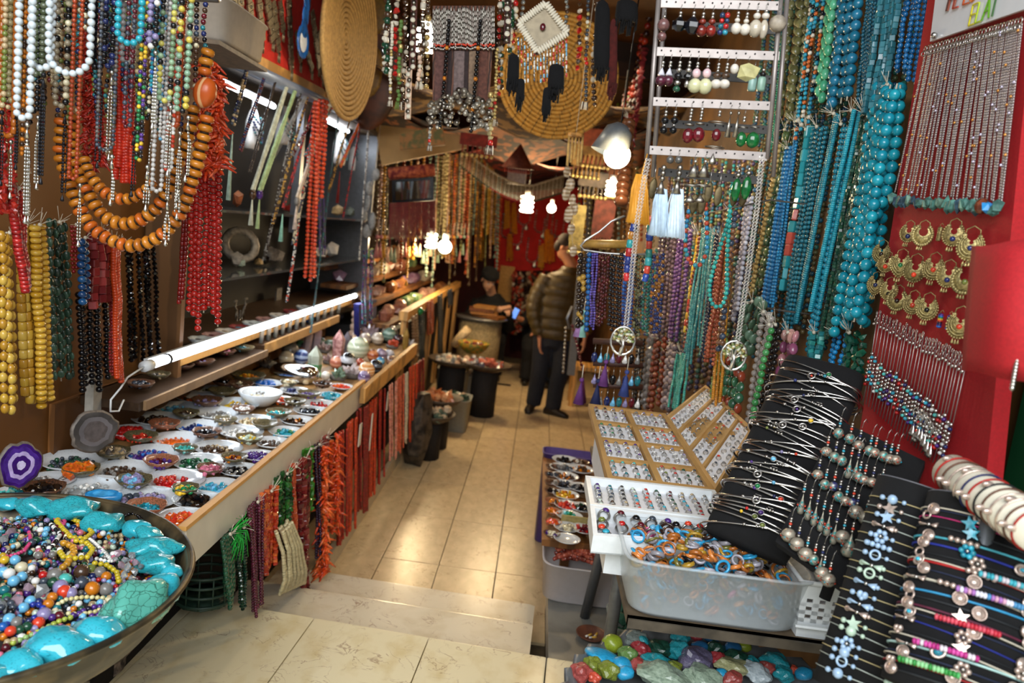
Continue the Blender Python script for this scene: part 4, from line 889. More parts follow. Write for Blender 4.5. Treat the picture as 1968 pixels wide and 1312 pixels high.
wh('red disc strands hanging over the yellow beads',12,34,360,36,48,545,3,'disc',.024,.45,[JR('9c1f20'),JR('b02a26')],X=-1.34)
wh('thin red coral strands left of the deep blue beads',132,140,430,134,141,530,2,'round_lo',.012,1,[JR('8a1c1c')],X=-1.40)
# ================================================================ PRAYER BEADS AND NECKLACES HANGING AT THE FRONT LEFT
YP = 1.62
def fp(x,y,Y=YP): return P(x,y,Y=Y)
rail = MB(); rail.bar(fp(-200,-40),fp(420,-6),.012,M('8a8a8a',.3,.9,vary=0)); rail.build('hanging_rail',None,fp(-200,-40),label='metal rail above the prayer beads at the front left',cat='rail')
SILT = M('c4c2bc',.25,1,vary=.2,scale=100); BLKT = M('14141a',.35,.3,vary=.2)
def tassel_chain(mb,p,L,mat,n=4,r=.0016):
 mb.add('round_lo',mat,p,.011); mb.add('cone',mat,p-Vector((0,0,.014)),(.010,.010,.022))
 for k in range(n):
  o = Vector((rr.uniform(-.006,.006),rr.uniform(-.004,.004),0)); q = p-Vector((0,0,.024))
  N = max(3,int(L/.007))
  for j in range(N): mb.add('round_lo',mat,q+o*min(1,j/4)-Vector((0,0,j*.007)),(.0042,.0042,.0072))
 mb.add('drop',mat,p-Vector((0,0,.024+L)),(.009,.009,.018))
def prayer(xl,xr,yb,dia,cols,lab,tas=None,tl=.1,shape='round',Y=None,asp=1,beads=False):
 Y = Y or YP+rr.uniform(-.05,.05)
 a = P(xl,-30,Y=Y); b = P(xr,-30,Y=Y); low = P((xl+xr)/2+2,yb,Y=Y)
 pts = ujoin(a,b,low.z); root = empty('prayer_beads',a,lab,'prayer beads','prayer beads at the front left')
 D = dia*Y/FPX
 o = MB().tube(pts,D*.1,STRING,3).build('bead_loop',root)
 if beads: bead_children(o,pts,shape,D,asp,cols,1.0,.05,rr=rr)
 else: mb = MB(); add_beads(mb,pts,shape,D,asp,cols,1.0,.05,rr=rr); mb.build('beads',root)
 if tas: mb = MB(); tassel_chain(mb,low-Vector((0,0,.012)),tl,tas); mb.build('tassel',root)
WH = [M('c6d0d6',.18,col2='8690a0',scale=55,coat=.3,lo=.25,hi=.40)]
AMB = [GEM('b8641a',.12,.4,trans=.2)]
prayer(-8,12,205,11,[G['olive'],G['beige']],'olive grey prayer beads at the left picture edge',BLKT,.12,beads=True); prayer(6,33,262,11,AMB,'translucent orange amber prayer beads near the left edge',SILT,.09,'tube',beads=True,asp=1.3)
prayer(22,40,195,13,[GEM('8f8458',.3),GEM('a2966c',.3)],'khaki beige prayer beads beside the amber ones',BLKT,.1,beads=True); prayer(38,64,228,14,WH,'white howlite prayer beads, leftmost of the white ones',SILT,.16,beads=True,Y=1.48)
prayer(72,86,145,14,[GEM('3f4a30',.2),GEM('58604a',.2)],'dark olive prayer beads between white strings',BLKT,.16,'rondelle',beads=True,asp=.8); prayer(62,103,132,14,WH,'short white howlite loop in the upper left',BLKT,.18,beads=True,Y=1.5)
prayer(97,178,142,14,WH,'widest white howlite loop reaching over the coral',None,beads=True,Y=1.49); prayer(113,134,205,12,[GEM('a89a80',.15,trans=.3),G['black'],G['cream']],'pale agate and black prayer beads',BLKT,.16,beads=True)
prayer(145,160,345,8.5,[GEM('b84a24',.12,.3,trans=.25)],'long translucent carnelian prayer beads with silver tassel',SILT,.10,beads=True); prayer(184,200,130,13,[M('0d0d12',.1,vary=0)],'black onyx prayer beads with dark chain tassel',BLKT,.17,'rondelle',beads=True,asp=.8)
prayer(206,222,128,12,[M('0d0d12',.1,vary=0),G['navy']],'black and navy prayer beads with long silver tassel',SILT,.15,beads=True); prayer(230,275,84,13,[GEM('2396a8',.2,.2)],'bright turquoise loop at the top of the front group',None,beads=True,Y=1.49)
prayer(240,262,120,11,[GEM('bdb9b8',.1,trans=.4)],'cloudy crystal prayer beads behind the turquoise loop',None,beads=True); prayer(268,286,140,12,[GEM('a89468',.2),GEM('c2ae84',.2)],'sand coloured prayer beads with silver tassel',SILT,.09,beads=True)
prayer(292,304,90,12,[G['white'],G['black'],G['lilac']],'white and black spotted prayer beads',SILT,.12,beads=True); prayer(300,312,180,8,[GEM('2396a8',.2,.2),GEM('3a6fc0',.2,.2)],'thin turquoise and blue bead string in the front group',None)
prayer(316,338,195,11,[GEM('8fae8c',.2),GEM('c2b85a',.2),G['black'],GEM('6f8a6a',.2)],'green yellow and black agate prayer beads',SILT,.11,beads=True); prayer(334,356,245,10,[GEM('a8441c',.15)],'brown carnelian tube prayer beads on the right of the group',SILT,.13,'tube',beads=True,asp=1.3)
prayer(352,370,215,12,[GEM('7fa086',.2),G['black'],GEM('c9b44a',.2)],'sage green yellow and black prayer beads at the right',SILT,.1,beads=True); prayer(336,348,330,8,[G['white'],G['coral'],G['white']],'small white and coral bead loop',SILT,.06)
prayer(312,330,370,9,[GEM('c8c4c0',.1,trans=.3)],'long clear quartz string curving over the amber necklaces',SILT,.07); prayer(278,286,310,8,[G['green'],G['yellow'],G['black'],G['purple']],'thin multicolour string ending in a silver charm',SILT,.06)
prayer(198,230,290,8,[GEM('5a5450',.2),G['slate']],'grey bead string with a loop of silver links',SILT,.07); prayer(50,60,300,9,[G['brown'],G['amber']],'brown amber bead string below the white loops',SILT,.1); prayer(66,78,215,10,[M('0d0d12',.1,vary=0)],'black bead string left of the dark olive beads',SILT,.12)
prayer(250,262,245,9,[G['maroon'],G['slate']],'maroon bead string over the red discs',BLKT,.1); prayer(286,298,230,8,[G['black'],G['cream']],'black and cream small bead string',SILT,.12); prayer(322,330,270,7,[G['white'],G['sky']],'fine white and blue bead string on the right',SILT,.1)
for k,(x,y0,y1) in enumerate(((162,60,330),(178,80,330),(192,170,320))):
 coral_branch('coral_strand','dark red branch coral strand behind the carnelian string, %s' % ['left','middle','right'][k],[fp(x,y0,1.8),fp(x+4,y1,1.8)],.022,[JR('9c1f14',.3),JR('b42c1a',.3)],80,.004,rr,group='dark red coral strands')
hank('vivid red disc strands in the middle of the front group',(fp(232,70,1.78),fp(256,70,1.78)),(fp(226,338,1.78),fp(262,338,1.78)),5,'disc',.017,.4,[GEM('b82412',.3,.2),GEM('c8321a',.3,.2)],normal=(0,-1,0),knot=False)
hank('red disc and coral strands at the lower far left',(fp(-6,180,1.85),fp(30,180,1.85)),(fp(4,400,1.85),fp(40,400,1.85)),5,'chip0',.02,.6,[JR('a0281c'),JR('8a1c18')],normal=(0,-1,0),knot=False)
hank('teal and navy small bead strings at the top of the front group',(fp(176,-30,1.75),fp(330,-30,1.75)),(fp(182,200,1.75),fp(340,230,1.75)),14,'round_lo',.011,1,[G['teal'],G['navy'],G['black'],G['slate'],G['olive']],normal=(0,-1,0),knot=False,ragged=.08)
hank('brown and grey small bead strings at the top far left',(fp(-10,-30,1.72),fp(150,-30,1.72)),(fp(-4,190,1.72),fp(150,200,1.72)),13,'round_lo',.012,1,[G['olive'],G['beige'],G['brown'],G['black']],normal=(0,-1,0),knot=False,ragged=.08)
hank('dense dark mixed strings filling the back of the front group',(fp(-20,-40,1.95),fp(400,-40,1.95)),(fp(-20,210,1.95),fp(400,190,1.95)),34,'round_lo',.014,1,[G['navy'],G['black'],G['brown'],G['slate'],G['maroon'],G['teal'],G['cream']],normal=(0,-1,0),knot=False,ragged=.12)
AMR = [GEM('b8701c',.3,.3),GEM('c27a24',.3,.3),GEM('a8621a',.3,.3),GEM('bf5f1c',.3,.3)]; DKS = M('2a1c10',.6,vary=.3)
def amber(path,lab,Y,dpx=28):
 P3 = [Vector((x,y)) for x,y in path]; sm = []
 for i in range(len(P3)-1):
  p0 = P3[max(i-1,0)]; p1 = P3[i]; p2 = P3[i+1]; p3 = P3[min(i+2,len(P3)-1)]
  for k in range(8):
   t = k/8; sm.append(.5*((2*p1)+(p2-p0)*t+(2*p0-5*p1+4*p2-p3)*t*t+(3*p1-p0-3*p2+p3)*t**3))
 sm.append(P3[-1]); pts = [P(q.x,q.y,Y=Y) for q in sm]
 D = dpx*Y/FPX; root = empty('amber_necklace',pts[0],lab,'necklace','big amber necklaces')
 o = MB().tube(pts,D*.22,DKS,6).build('cord',root)
 step = D*.62; off = Vector(world_of(root))
 for i,(p,t) in enumerate(walk(pts,step)):
  m = rr.choice(AMR); q = bpy.data.objects.new('bead',unit_mesh('rondelle',m,'bead')); COL.objects.link(q); q.parent = root; q.location = p-off
  q.rotation_euler = rot_to(t).to_euler(); k = rr.uniform(.94,1.06); q.scale = (D*k,D*k,D*.52)
  if i: mid = p-t*step*.5; q = bpy.data.objects.new('spacer',unit_mesh('disc',DKS,'spacer')); COL.objects.link(q); q.parent = root; q.location = mid-off; q.rotation_euler = rot_to(t).to_euler(); q.scale = (D*.62,D*.62,D*.16)
 return root
amber([(120,225),(118,300),(140,370),(170,430),(215,462),(262,472),(315,448),(352,400),(372,340),(390,270),(400,215)],'outer big amber bead necklace hanging lowest',1.70)
amber([(134,215),(140,290),(165,360),(200,415),(245,430),(290,410),(318,375),(340,320),(365,250),(372,205)],'middle big amber bead necklace inside the lowest one',1.72)
amber([(160,300),(176,340),(205,372),(240,383),(275,370),(292,350)],'short inner amber bead necklace curve',1.68,24)
amber([(402,92),(397,112),(394,138)],'amber beads stacked above the orange pendant',1.70,28)
mb = MB(); c = fp(394,178,1.70); OV = M('b4501a',.3,col2='d8a878',kind='wave',scale=9,lo=.05,hi=.16); mb.add(t_ico(3,.03,2),OV,c,(.05,.045,.068),E3(0,.25,0)); mb.build('amber_pendant',None,c,label='large orange veined resin bead between the amber beads',cat='bead')
for k,(x0,y0,x1,y1) in enumerate(((392,110,404,320),(412,120,416,300),(424,150,422,330),(385,200,398,330))):
 coral_branch('coral_strand',['orange branch coral strand next to the big pendant bead','middle orange branch coral strand right of the amber','rightmost orange branch coral strand by the cabinet','lower orange branch coral strand over the red hank'][k],[P(x0,y0,Y=2.0),P(x1,y1,Y=2.0)],.034,[JR('c8421c',.3),JR('d2552a',.3),JR('b83414',.3)],58,.0055,rr,group='orange coral by the cabinet')
RB = [GEM('9c1712',.2,.25),GEM('a8201a',.2,.25)]
hank('dark red round bead strands hanging below the orange coral',(P(372,300,Y=2.15),P(424,300,Y=2.15)),(P(358,600,Y=2.15),P(424,618,Y=2.15)),7,'round',.0205,.92,RB,normal=(.4,-.9,0),beads=True,ragged=.04,knot=False)
hank('thin dark red strands beside the red hank',(P(358,300,Y=2.2),P(366,300,Y=2.2)),(P(342,570,Y=2.2),P(352,590,Y=2.2)),2,'tube',.013,1,[JR('7a1414')],normal=(.4,-.9,0),knot=False)
def tub(name,lab,c,sx,sy,sz,mat,wall=.004,cr=.18,taper=.93,cat='box',n=32,rot=0,rim=True):
 """open plastic box with rounded corners, rim and thickness; c is the centre of the base"""
 def ring(a,b,z):
  out = []
  for k in range(n):
   t = 6.2832*(k+.5)/n; e = cr*2; ct,s_ = math.cos(t),math.sin(t); q = Vector((a*math.copysign(abs(ct)**e,ct),b*math.copysign(abs(s_)**e,s_),z))
   q.rotate(Matrix.Rotation(rot,3,'Z')); out.append(Vector(c)+q)
  return out
 a,b = sx/2,sy/2; k = taper; mb = MB()
 R = [ring(a*k*.9,b*k*.9,0),ring(a*k,b*k,.012),ring(a,b,sz-.006)]
 if rim: R += [ring(a+.006,b+.006,sz-.005),ring(a+.006,b+.006,sz)]
 R += [ring(a-wall,b-wall,sz),ring(a*k-wall,b*k-wall,.012),ring(a*k*.88,b*k*.88,wall)]
 mb.loft(R,mat); return mb.build(name,None,c,label=lab,cat=cat)
FROST = M('cfd2d4',.45,vary=.03,trans=.35,ior=1.15); FROSTW = M('b9aea0',.5,vary=.05,trans=.2,ior=1.15)
c = P(420,88,X=-1.25); tub('plastic_box','pale plastic box standing high up left of the red cloth',(c.x,c.y,c.z-.02),.22,.42,.14,FROSTW)
MB().box((c.x-.02,c.y,c.z-.03),(.24,.44,.014),M('6a5a48',.6)).build('high_shelf',None,label='thin brown board carrying the pale plastic box',cat='shelf')
ra,rb,rc,rd = P(430,-60,X=-1.37),P(640,188,X=-1.37),P(505,100,X=-1.37),P(630,-60,X=-1.37)
MB().box((-1.40,4.05,2.78),(.03,1.75,.62),M('c02418',.85,vary=.12,scale=40)).build('red_cloth_board',None,label='red cloth board with old silver jewellery above the cabinet',cat='board')
OLDS = M('8a7f66',.4,.8,vary=.4,scale=140,bump=.4)
for i,(x,y0,y1,w_) in enumerate(((445,-20,75,14),(460,-20,90,12),(478,-10,95,12),(497,-10,80,12),(512,-10,78,14),(525,0,100,12),(538,0,60,10),(555,-10,135,12),(570,60,120,9),(600,20,130,12),(612,60,150,12),(622,70,172,14),(634,100,175,12),(590,100,135,10))):
 a = P(x,y0,X=-1.372); b = P(x+rr.uniform(6,14),y1,X=-1.372); mb = MB(); L = (b-a).length; N = max(3,int(L/.03))
 for k in range(N):
  p = a.lerp(b,(k+.5)/N); mb.box(p,(.008,w_*.0052*(1 if k % 2 else .75),L/N*.92),OLDS,rot=rot_to(a-b))
  if k % 3 == 1: mb.add('round_lo',[G['red'],OLDS,GOLD][k % 3],p+Vector((.006,0,0)),.014)
 for k in range(4): mb.bar(b+Vector((.002,(k-1.5)*.009,0)),b+Vector((.002,(k-1.5)*.010,-.05)),.002,OLDS)
 mb.build('silver_ornament',None,a,label='%s old silver pendant strip on the red cloth, from the left' % ORD[i],cat='pendant',group='old silver pendants on red cloth')
root = empty('agate_string',P(590,-10,X=-1.3),'hanging string of blue agate slices on the red cloth','hanging')
for k,(x,y,r) in enumerate(((591,5,13),(588,30,13),(585,55,12))):
 c = P(x,y,X=-1.3); mb = MB(); mb.add('ico',M('1f5aa0',.12,vary=.4,scale=20,coat=.4),c,(.012,r*.0085,r*.0085)); mb.build('agate_slice',root)
c = P(583,80,X=-1.3); mb = MB(); mb.add('ring',M('1f5aa0',.12,vary=.3,coat=.4),c,(.13,.15,.04),E3(0,1.57,0)); mb.add('ico',M('d8dce0',.2,vary=.1),c,(.006,.12,.11)); mb.build('ring_slice',root)
def basket_disc(name,lab,c,R,facing,ringn=11,cols=('b88a3c','6b4a1e'),squash=1.0,lacing=True,cat='basket'):
 root = empty(name,c,lab,cat); f = Vector(facing).normalized(); q = rot_to(f); m1 = M(cols[0],.7,vary=.25,scale=60); m2 = M(cols[1],.7,vary=.3,scale=60)
 for k in range(ringn):
  r = R*(k+.6)/ringn; dz = .10*R*((k/ringn)**2); mb = MB(); N = max(10,int(8+k*4))
  pts = [Vector(c)+q @ Vector((r*math.cos(6.2832*j/N)*squash,r*math.sin(6.2832*j/N),dz)) for j in range(N)]
  mb.tube(pts,R/ringn*.55,m1,5,True)
  if lacing:
   nl = max(4,int(3+k*2.2))
   for j in range(nl):
    t = 6.2832*(j+.37*k)/nl; p = Vector(c)+q @ Vector((r*math.cos(t)*squash,r*math.sin(t),dz+R/ringn*.45)); d = q @ Vector((math.cos(t),math.sin(t),0)); mb.box(p,(R/ringn*.14,R/ringn*.14,R/ringn*1.0),m2,rot=rot_to(d))
  mb.build('coil',root)
 return root
basket_disc('woven_tray','large round woven tray seen edge-on beside the red cloth',P(662,75,Y=4.3),.43,(1,-.08,0),16,('a8844a','6b4a24'),lacing=False)
mb = MB(); c = P(720,110,Y=5.3); LTH = M('2a160c',.5,col2='5a2f16',scale=8); mb.add(t_ico(3,.02,3),LTH,c,(.40,.12,.98)); root = mb.build('carved_mask',None,c,label='tall dark brown carved mask on the wall end above the cabinet',cat='mask')
for (dx,dz,sx,sz) in ((.0,.26,.22,.26),(.0,-.1,.16,.36)): MB().add('ico',M('7a5a20',.5,vary=.3),(c.x+dx,c.y-.055,c.z+dz),(sx,.03,sz)).build('painted_patch',root)
# ================================================================ RIGHT WALL: HANKS OF BEADS
def rw(label,t,b,n,shape,dpx,asp,mats,X=.85,beads=False,**k):
 """t = (x0, x1, y) top, b = (x0, x1, y) bottom, bead size in photo pixels at mid height"""
 a,b_ = P(t[0],t[2],X=X),P(t[1],t[2],X=X); c,d = P(b[0],b[2],X=X),P(b[1],b[2],X=X)
 mid = (a+d)/2; dep = (mid-CC).dot(CAMW @ Vector((0,0,1))); D = dpx*dep/FPX
 k.setdefault('knot',t[2] > 100)
 return hank(label,(a,b_),(c,d),n,shape,D,asp,mats,normal=(-1,-.2,0),beads=beads,**k)
TB = lambda *cs,r=.25,v=.25: [M(c,r,vary=v,scale=60,coat=.25) for c in cs]
OLV = TB('6b6a42','7d7c52','5a5a38')
rw('olive green flat oval strands at the top of the right wall',(1524,1560,-15),(1502,1542,228),4,'round',17,1.1,OLV,beads=True,flat=.55)
rw('thin sea green bead strings beside the olive ovals',(1506,1516,60),(1484,1496,285),3,'round_lo',5,1,TB('2f8f72'))
rw('small bright turquoise strings mixed with black and orange beads',(1562,1590,-15),(1534,1556,262),4,'round_lo',8.5,1,TB('2a9ab8','2a9ab8','2f8fb0','14181c','c8642a','d8d0c0'))
rw('mint green oval strands left of the large blue beads',(1592,1616,-15),(1572,1592,190),3,'round',17,1.3,TB('4fae84','62bd92'),beads=True)
rw('large petrol blue round bead strands at the top',(1618,1664,-15),(1598,1642,205),4,'round',22,.95,TB('1f6f8c','27789a'),beads=True)
rw('small petrol blue round strands between large beads and cubes',(1668,1696,-15),(1651,1672,190),6,'round_lo',8,1,TB('1c5a72','22667e'))
rw('dusty teal cube bead strands at the top',(1698,1738,-15),(1670,1708,210),6,'cube',10.5,1.1,TB('2f6e7c','3a7a86','2a6472'),beads=True)
rw('royal blue round strands next to the red board',(1745,1788,-15),(1728,1768,148),6,'round',11,.95,TB('14588c','1c649a'),beads=True)
rw('dark olive round bead string in the lower row',(1546,1550,250),(1497,1500,565),1,'round',10,1,TB('2f3a22','3c4630'),beads=True)
rw('dark jade flat oval strand in the lower row',(1514,1522,250),(1458,1470,556),2,'round',17,1.15,TB('4a5a32','3f5a3c','556a40'),beads=True,flat=.55)
rw('sky blue rondelle strands in the lower row',(1517,1527,285),(1472,1483,588),2,'rondelle',13,.6,TB('2f80b8','3a8cc4'),beads=True)
rw('fine bright blue seed bead strings in the lower row',(1530,1545,235),(1484,1496,592),6,'round_lo',6,1,TB('2a88c0','2f94c8'))
rw('turquoise diamond cut flat beads with coral pieces',(1556,1562,250),(1504,1512,560),1,'cube',17,1.3,TB('2f98a4','3aa4b0','c8584a'),beads=True,flat=.6)
rw('small teal round strands in the lower row',(1566,1596,245),(1508,1528,645),6,'round_lo',8.5,1,TB('1c6f84','217a90'))
rw('thin turquoise heishi strings left of the round turquoise',(1606,1622,220),(1533,1546,612),4,'disc',8,.5,TB('217f94','2a8ca0'))
rw('round turquoise bead strings with a larger end',(1620,1636,240),(1552,1566,668),3,'round',11,1,TB('1f86a0','268fa8'),beads=True)
rw('bright turquoise heishi strings in front of the dark green ones',(1640,1656,214),(1562,1575,600),4,'disc',9,.45,TB('2a9db4','34a9be'))
rw('dark green small square bead strings beside the big turquoise',(1662,1684,220),(1584,1608,640),6,'cube',7,.9,TB('1a3a30','22483a','2a5440'))
rw('big turquoise oval strands in the middle of the right wall',(1688,1752,165),(1614,1684,628),9,'round',23,.95,TB('15889e','1a94aa','1f9cb0'),beads=True,depth=.06,wob=.012)
rw('mixed teal flat beads at the bottom beside the velvet display',(1562,1592,640),(1560,1584,716),4,'cube',11,.8,TB('2f8a88','3a968f','2a7a80'))
rw('vivid blue round strands at the bottom of the wall',(1602,1634,640),(1590,1616,732),3,'round',10,1,TB('1478b4','1a84bf'))
rw('dark green nugget strands beside the red board foot',(1628,1664,640),(1612,1655,745),4,['chip0','chip1','chip2'],17,.9,TB('17503c','1f6048','125040'))
rw('dense teal and green strings filling the wall behind the upper row',(1480,1770,-20),(1450,1740,260),34,'round_lo',9,1,TB('1f5a64','2a6a5a','4a5a3a','1c4a6a'),X=.90,knot=False,ragged=.05)
rw('dense blue and green strings filling the wall behind the lower row',(1470,1700,230),(1400,1630,660),30,'round_lo',9,1,TB('1f5a70','2a6a60','5a5a3a','1c4a5a','6a5a3a'),X=.90,knot=False,ragged=.08)
rw('dense mixed strings filling the wall behind the middle row',(1290,1470,330),(1260,1420,760),30,'round_lo',9,1,TB('4a3a3a','2f5a50','6a4a3a','3a3a5a','5a5a3a'),X=.82,knot=False,ragged=.08)
X1 = .64; X2 = .74
rw('mauve grey pearl strands right of the wire hanger',(1270,1306,450),(1252,1288,650),6,'round_lo',9,1,TB('5a4650','6a5560','4a3a44'),X=X1)
rw('violet amethyst strands behind the white tassels',(1306,1340,440),(1286,1312,655),5,'round_lo',8,1,TB('54306a','64407a','74508a'),X=X1)
rw('yellow and red bead string among the violet strands',(1342,1346,450),(1316,1320,640),1,'tube',8,1.6,TB('c89a1c','b83a20','d0b030'),X=X1)
rw('red brown bead string beside the teal cords',(1348,1354,450),(1322,1330,660),2,'round_lo',8,1,TB('6a2a1c','7a3a28'),X=X1)
rw('fine teal cord strings in a long bundle',(1355,1376,440),(1322,1350,690),9,'disc',5,.7,TB('3f8f90','4a9c98','357f84'),X=X1,ragged=.05)
rw('fine teal string ends hanging lower down',(1304,1330,680),(1290,1316,790),8,'disc',5,.7,TB('3f9a8e','4aa696'),X=X1)
rw('navy small bead strings beside the teal cords',(1378,1386,450),(1350,1360,690),3,'round_lo',7,1,TB('1c2438','28324a'),X=X1)
rw('brick orange bead strings under the turquoise loop',(1386,1406,460),(1358,1378,690),5,'round_lo',8,1,TB('a04a30','b05a3a'),X=X1)
rw('brown and slate jasper bead strands',(1410,1422,410),(1384,1402,670),3,'round',12,1,TB('6a4a34','3f4a5c','845a40','54606c'),X=X1)
rw('mustard orange fine strings behind the jasper',(1402,1410,470),(1378,1384,780),3,'disc',6,.6,TB('b8761c','c4842a'),X=X1+.03)
rw('pale lilac crystal strands beside the silver chain',(1436,1456,380),(1410,1430,610),3,'round_lo',9.5,1,[M('bdb8c4',.1,vary=.2,coat=.4),M('cfccd4',.1,vary=.2,coat=.4)],X=X2)
rw('grey green jade flat oval strands above the second tree pendant',(1440,1474,580),(1418,1448,672),4,'round',19,1.2,TB('56705a','63806a','48624c'),X=X2,beads=True,flat=.5)
rw('clear quartz ball strands running down to the velvet display',(1466,1492,600),(1436,1458,812),3,'round',13,1,[M('e0d6cc',.05,trans=.55,vary=.1,coat=.4)],X=X2,beads=True)
rw('green aventurine ball strand beside the clear quartz',(1488,1492,625),(1454,1458,800),1,'round',14,1,TB('3f8a4c','4f9a5a'),X=X2,beads=True)
rw('nearly black bead strand right of the green balls',(1498,1506,625),(1464,1472,800),2,'round_lo',12,1,TB('1c1a18','2a2420'),X=X2+.03)
rw('jade green oval strands behind the wooden ring trays',(1400,1432,690),(1386,1424,790),4,'round',18,1.1,TB('2f5a40','3a6a4a','8a3a24'),X=X1+.05,beads=True,flat=.6)
rw('lime green chip strands above the wooden ring trays',(1386,1402,640),(1372,1396,770),4,'chip1',11,.8,TB('8aa04a','9ab060','7a9050'),X=X1+.05)
rw('rose pink oval stone strands above the velvet display',(1508,1545,640),(1498,1536,735),4,'round',18,1.3,TB('a05a6c','b87a80','8a4a68','c8968c'),X=.80,beads=True,flat=.7)
rw('gold brown flat bead strand in the middle row',(1500,1506,280),(1450,1458,560),2,'round_lo',9,1,TB('a08244','b89a5c'),X=.80)
rw('grey faceted ball strands below the wire hanger',(1246,1262,640),(1232,1250,785),2,'facet',12,1,TB('5a5a5c','76767a'),X=X1)
rw('red brown agate ball strands below the violet ones',(1262,1282,650),(1246,1270,792),3,'round',12,1,TB('6a2a1a','7c3a24','4c2016'),X=X1)
rw('grey agate ball strands beside the red brown ones',(1286,1306,660),(1272,1298,795),3,'round',13,1,TB('7a6a6c','5c5054','94868a'),X=X1)
rw('black strap-like strands at the left end of the wall',(1226,1240,650),(1216,1232,790),4,'round_lo',8,1,TB('0f0e10','1a1618'),X=X1)
rw('teal green and orange strings right of the hanger',(1240,1270,480),(1214,1244,640),6,'round_lo',7,1,TB('2f7f74','c87a1c','1f5a48','2a3a6c','4a6a9c'),X=X1)
rw('sage and gold strings behind the earring rack',(1330,1480,300),(1330,1440,470),16,'round_lo',7,1,TB('7a8a5a','2f8f90','8a7a4a','3a6a8a','a07a4a','5a4a6a'),X=.80,ragged=.06)
rw('red and dark beads hanging by the big lamp',(1222,1262,10),(1196,1222,250),4,'round_lo',12,1,TB('7a1a14','a8321c','2a1214'),X=.5)
rw('crimson woollen cord left of the earring rack',(1238,1246,90),(1212,1222,290),2,'chip0',15,.6,TB('5f0f16','74161c',r=.9),X=.5)
rw('brown wooden disc beads hanging in front of the lamp',(1212,1218,230),(1200,1206,395),1,'rondelle',27,.62,TB('5a3520','6a4028'),X=.36,beads=True)
rw('bone white and lime bead strings behind the lamp',(1196,1222,130),(1180,1204,270),3,'round_lo',8,1,TB('c8b890','6a8a2a'),X=.5)
for k_,(a_,b_,l_) in enumerate(((P(1238,436,X=.66),P(1480,384,X=.72),'thin metal rail carrying the strands of the middle right wall'),(P(1225,642,X=.66),P(1310,650,X=.66),'short metal rail carrying the ball strands below the hanger'),(P(1430,585,X=.76),P(1512,598,X=.80),'short metal rail carrying the quartz and jade strands'))): MB().bar(a_,b_,.003,M('4a4640',.6)).bar(b_,Vector((.93,b_.y,b_.z)),.003,M('4a4640',.6)).build('hanging_rail',None,a_,label=l_,cat='rail')
def loopneck(label,path,dpx,Y,mats,shape='round',asp=1,charm=None):
 P3 = [Vector(q) for q in path]; sm = []
 for i in range(len(P3)-1):
  p0 = P3[max(i-1,0)]; p1 = P3[i]; p2 = P3[i+1]; p3 = P3[min(i+2,len(P3)-1)]
  for k in range(6):
   t = k/6; sm.append(.5*((2*p1)+(p2-p0)*t+(2*p0-5*p1+4*p2-p3)*t*t+(3*p1-p0-3*p2+p3)*t**3))
 sm.append(P3[-1]); pts = [P(q.x,q.y,Y=Y) for q in sm]; D = dpx*Y/FPX
 mb = MB(); add_beads(mb,pts,shape,D,asp,mats,1.0,.05)
 return mb.build('loop_necklace',None,pts[0],label=label,cat='necklace')
loopneck('turquoise bead necklace hanging in a long loop',[(1410,330),(1400,420),(1382,480),(1364,545),(1368,582),(1385,588),(1396,560),(1398,480),(1404,400)],9,2.3,TB('2f9c94','3aaaa0'))
loopneck('red and blue bead necklace loop behind the white tassels',[(1325,400),(1318,440),(1318,480),(1328,505),(1346,508),(1358,480),(1358,430),(1356,390)],9,2.3,TB('2f88b8','b84a34','3a98a8'))
loopneck('chunky coral turquoise and amber bead necklace at the hanger',[(1222,420),(1214,450),(1208,490),(1204,530),(1208,545)],13,1.75,TB('c8502a','2f9ca0','b87a2a','2a3a7c','b02a2c'),'tube',1.2)
loopneck('chunky coral bead string beside the grey chain',[(1250,420),(1248,460),(1246,500),(1240,535),(1232,545)],13,1.75,TB('b84030','2f7a70','d0604a','2a4a9c','3a9aa0'),'tube',1.2)
# ================================================================ WIRE HANGER WITH BRACELETS
YH = 2.9
WIRE = M('c8c8c8',.3,.8,vary=0)
root = empty('wire_hanger',P(1190,440,Y=YH),'white wire clothes hanger full of bead bracelets','hanger')
mb = MB(); mb.tube([P(x,y,Y=YH) for x,y in ((1200,415),(1175,425),(1152,445),(1125,462),(1116,472),(1122,480),(1160,486),(1205,489),(1262,488))],.004,WIRE); mb.build('wire',root)
MB().bar(P(1120,468,Y=YH+.02),P(1210,470,Y=YH+.02),.016,M('a8803c',.5,vary=.2)).build('wooden_bar',root)
HS = [('black and gold bead strings',TB('1c1410','b08a3a','2a1c12'),11,2),('bright blue large bead string',TB('1c5a9a'),10,1),('violet seed bead strings',TB('54489a','6a5ab0'),5,3),('dark red garnet strings',TB('3a0f14','54181c'),7,4),('black onyx strings',TB('101014','1c1c22'),8,4),('cobalt blue strings',TB('1c3a7c','2a5a9c'),7,4),('olive and black strings',TB('4a4a2a','14140f','6a6a4a'),7,3),('sea green strings',TB('2a6a60','1c4a44'),7,3),('dark blue and amber strings',TB('1c2a5a','8a5a1c','2a3a6a'),7,4)]
x = 1112
for (nm,mats,d,n) in HS:
 w_ = n*(d*.6+1.2)
 hank('%s on the wire hanger' % nm,(P(x,488,Y=YH),P(x+w_,488,Y=YH)),(P(x-6,630+RND.uniform(-15,25),Y=YH),P(x+w_-8,630+RND.uniform(-15,25),Y=YH)),n,'round_lo' if d < 9 else 'round',d*YH/FPX,1,mats,normal=(0,-1,0),knot=False,cat='bracelets')
 x += w_+1
TASC = [('8fc4b8',1122,640),('5a2a6a',1118,770),('1c2450',1150,772),('a07ab0',1118,640),('6a3a7a',1165,735),('3a4a8a',1205,755)]
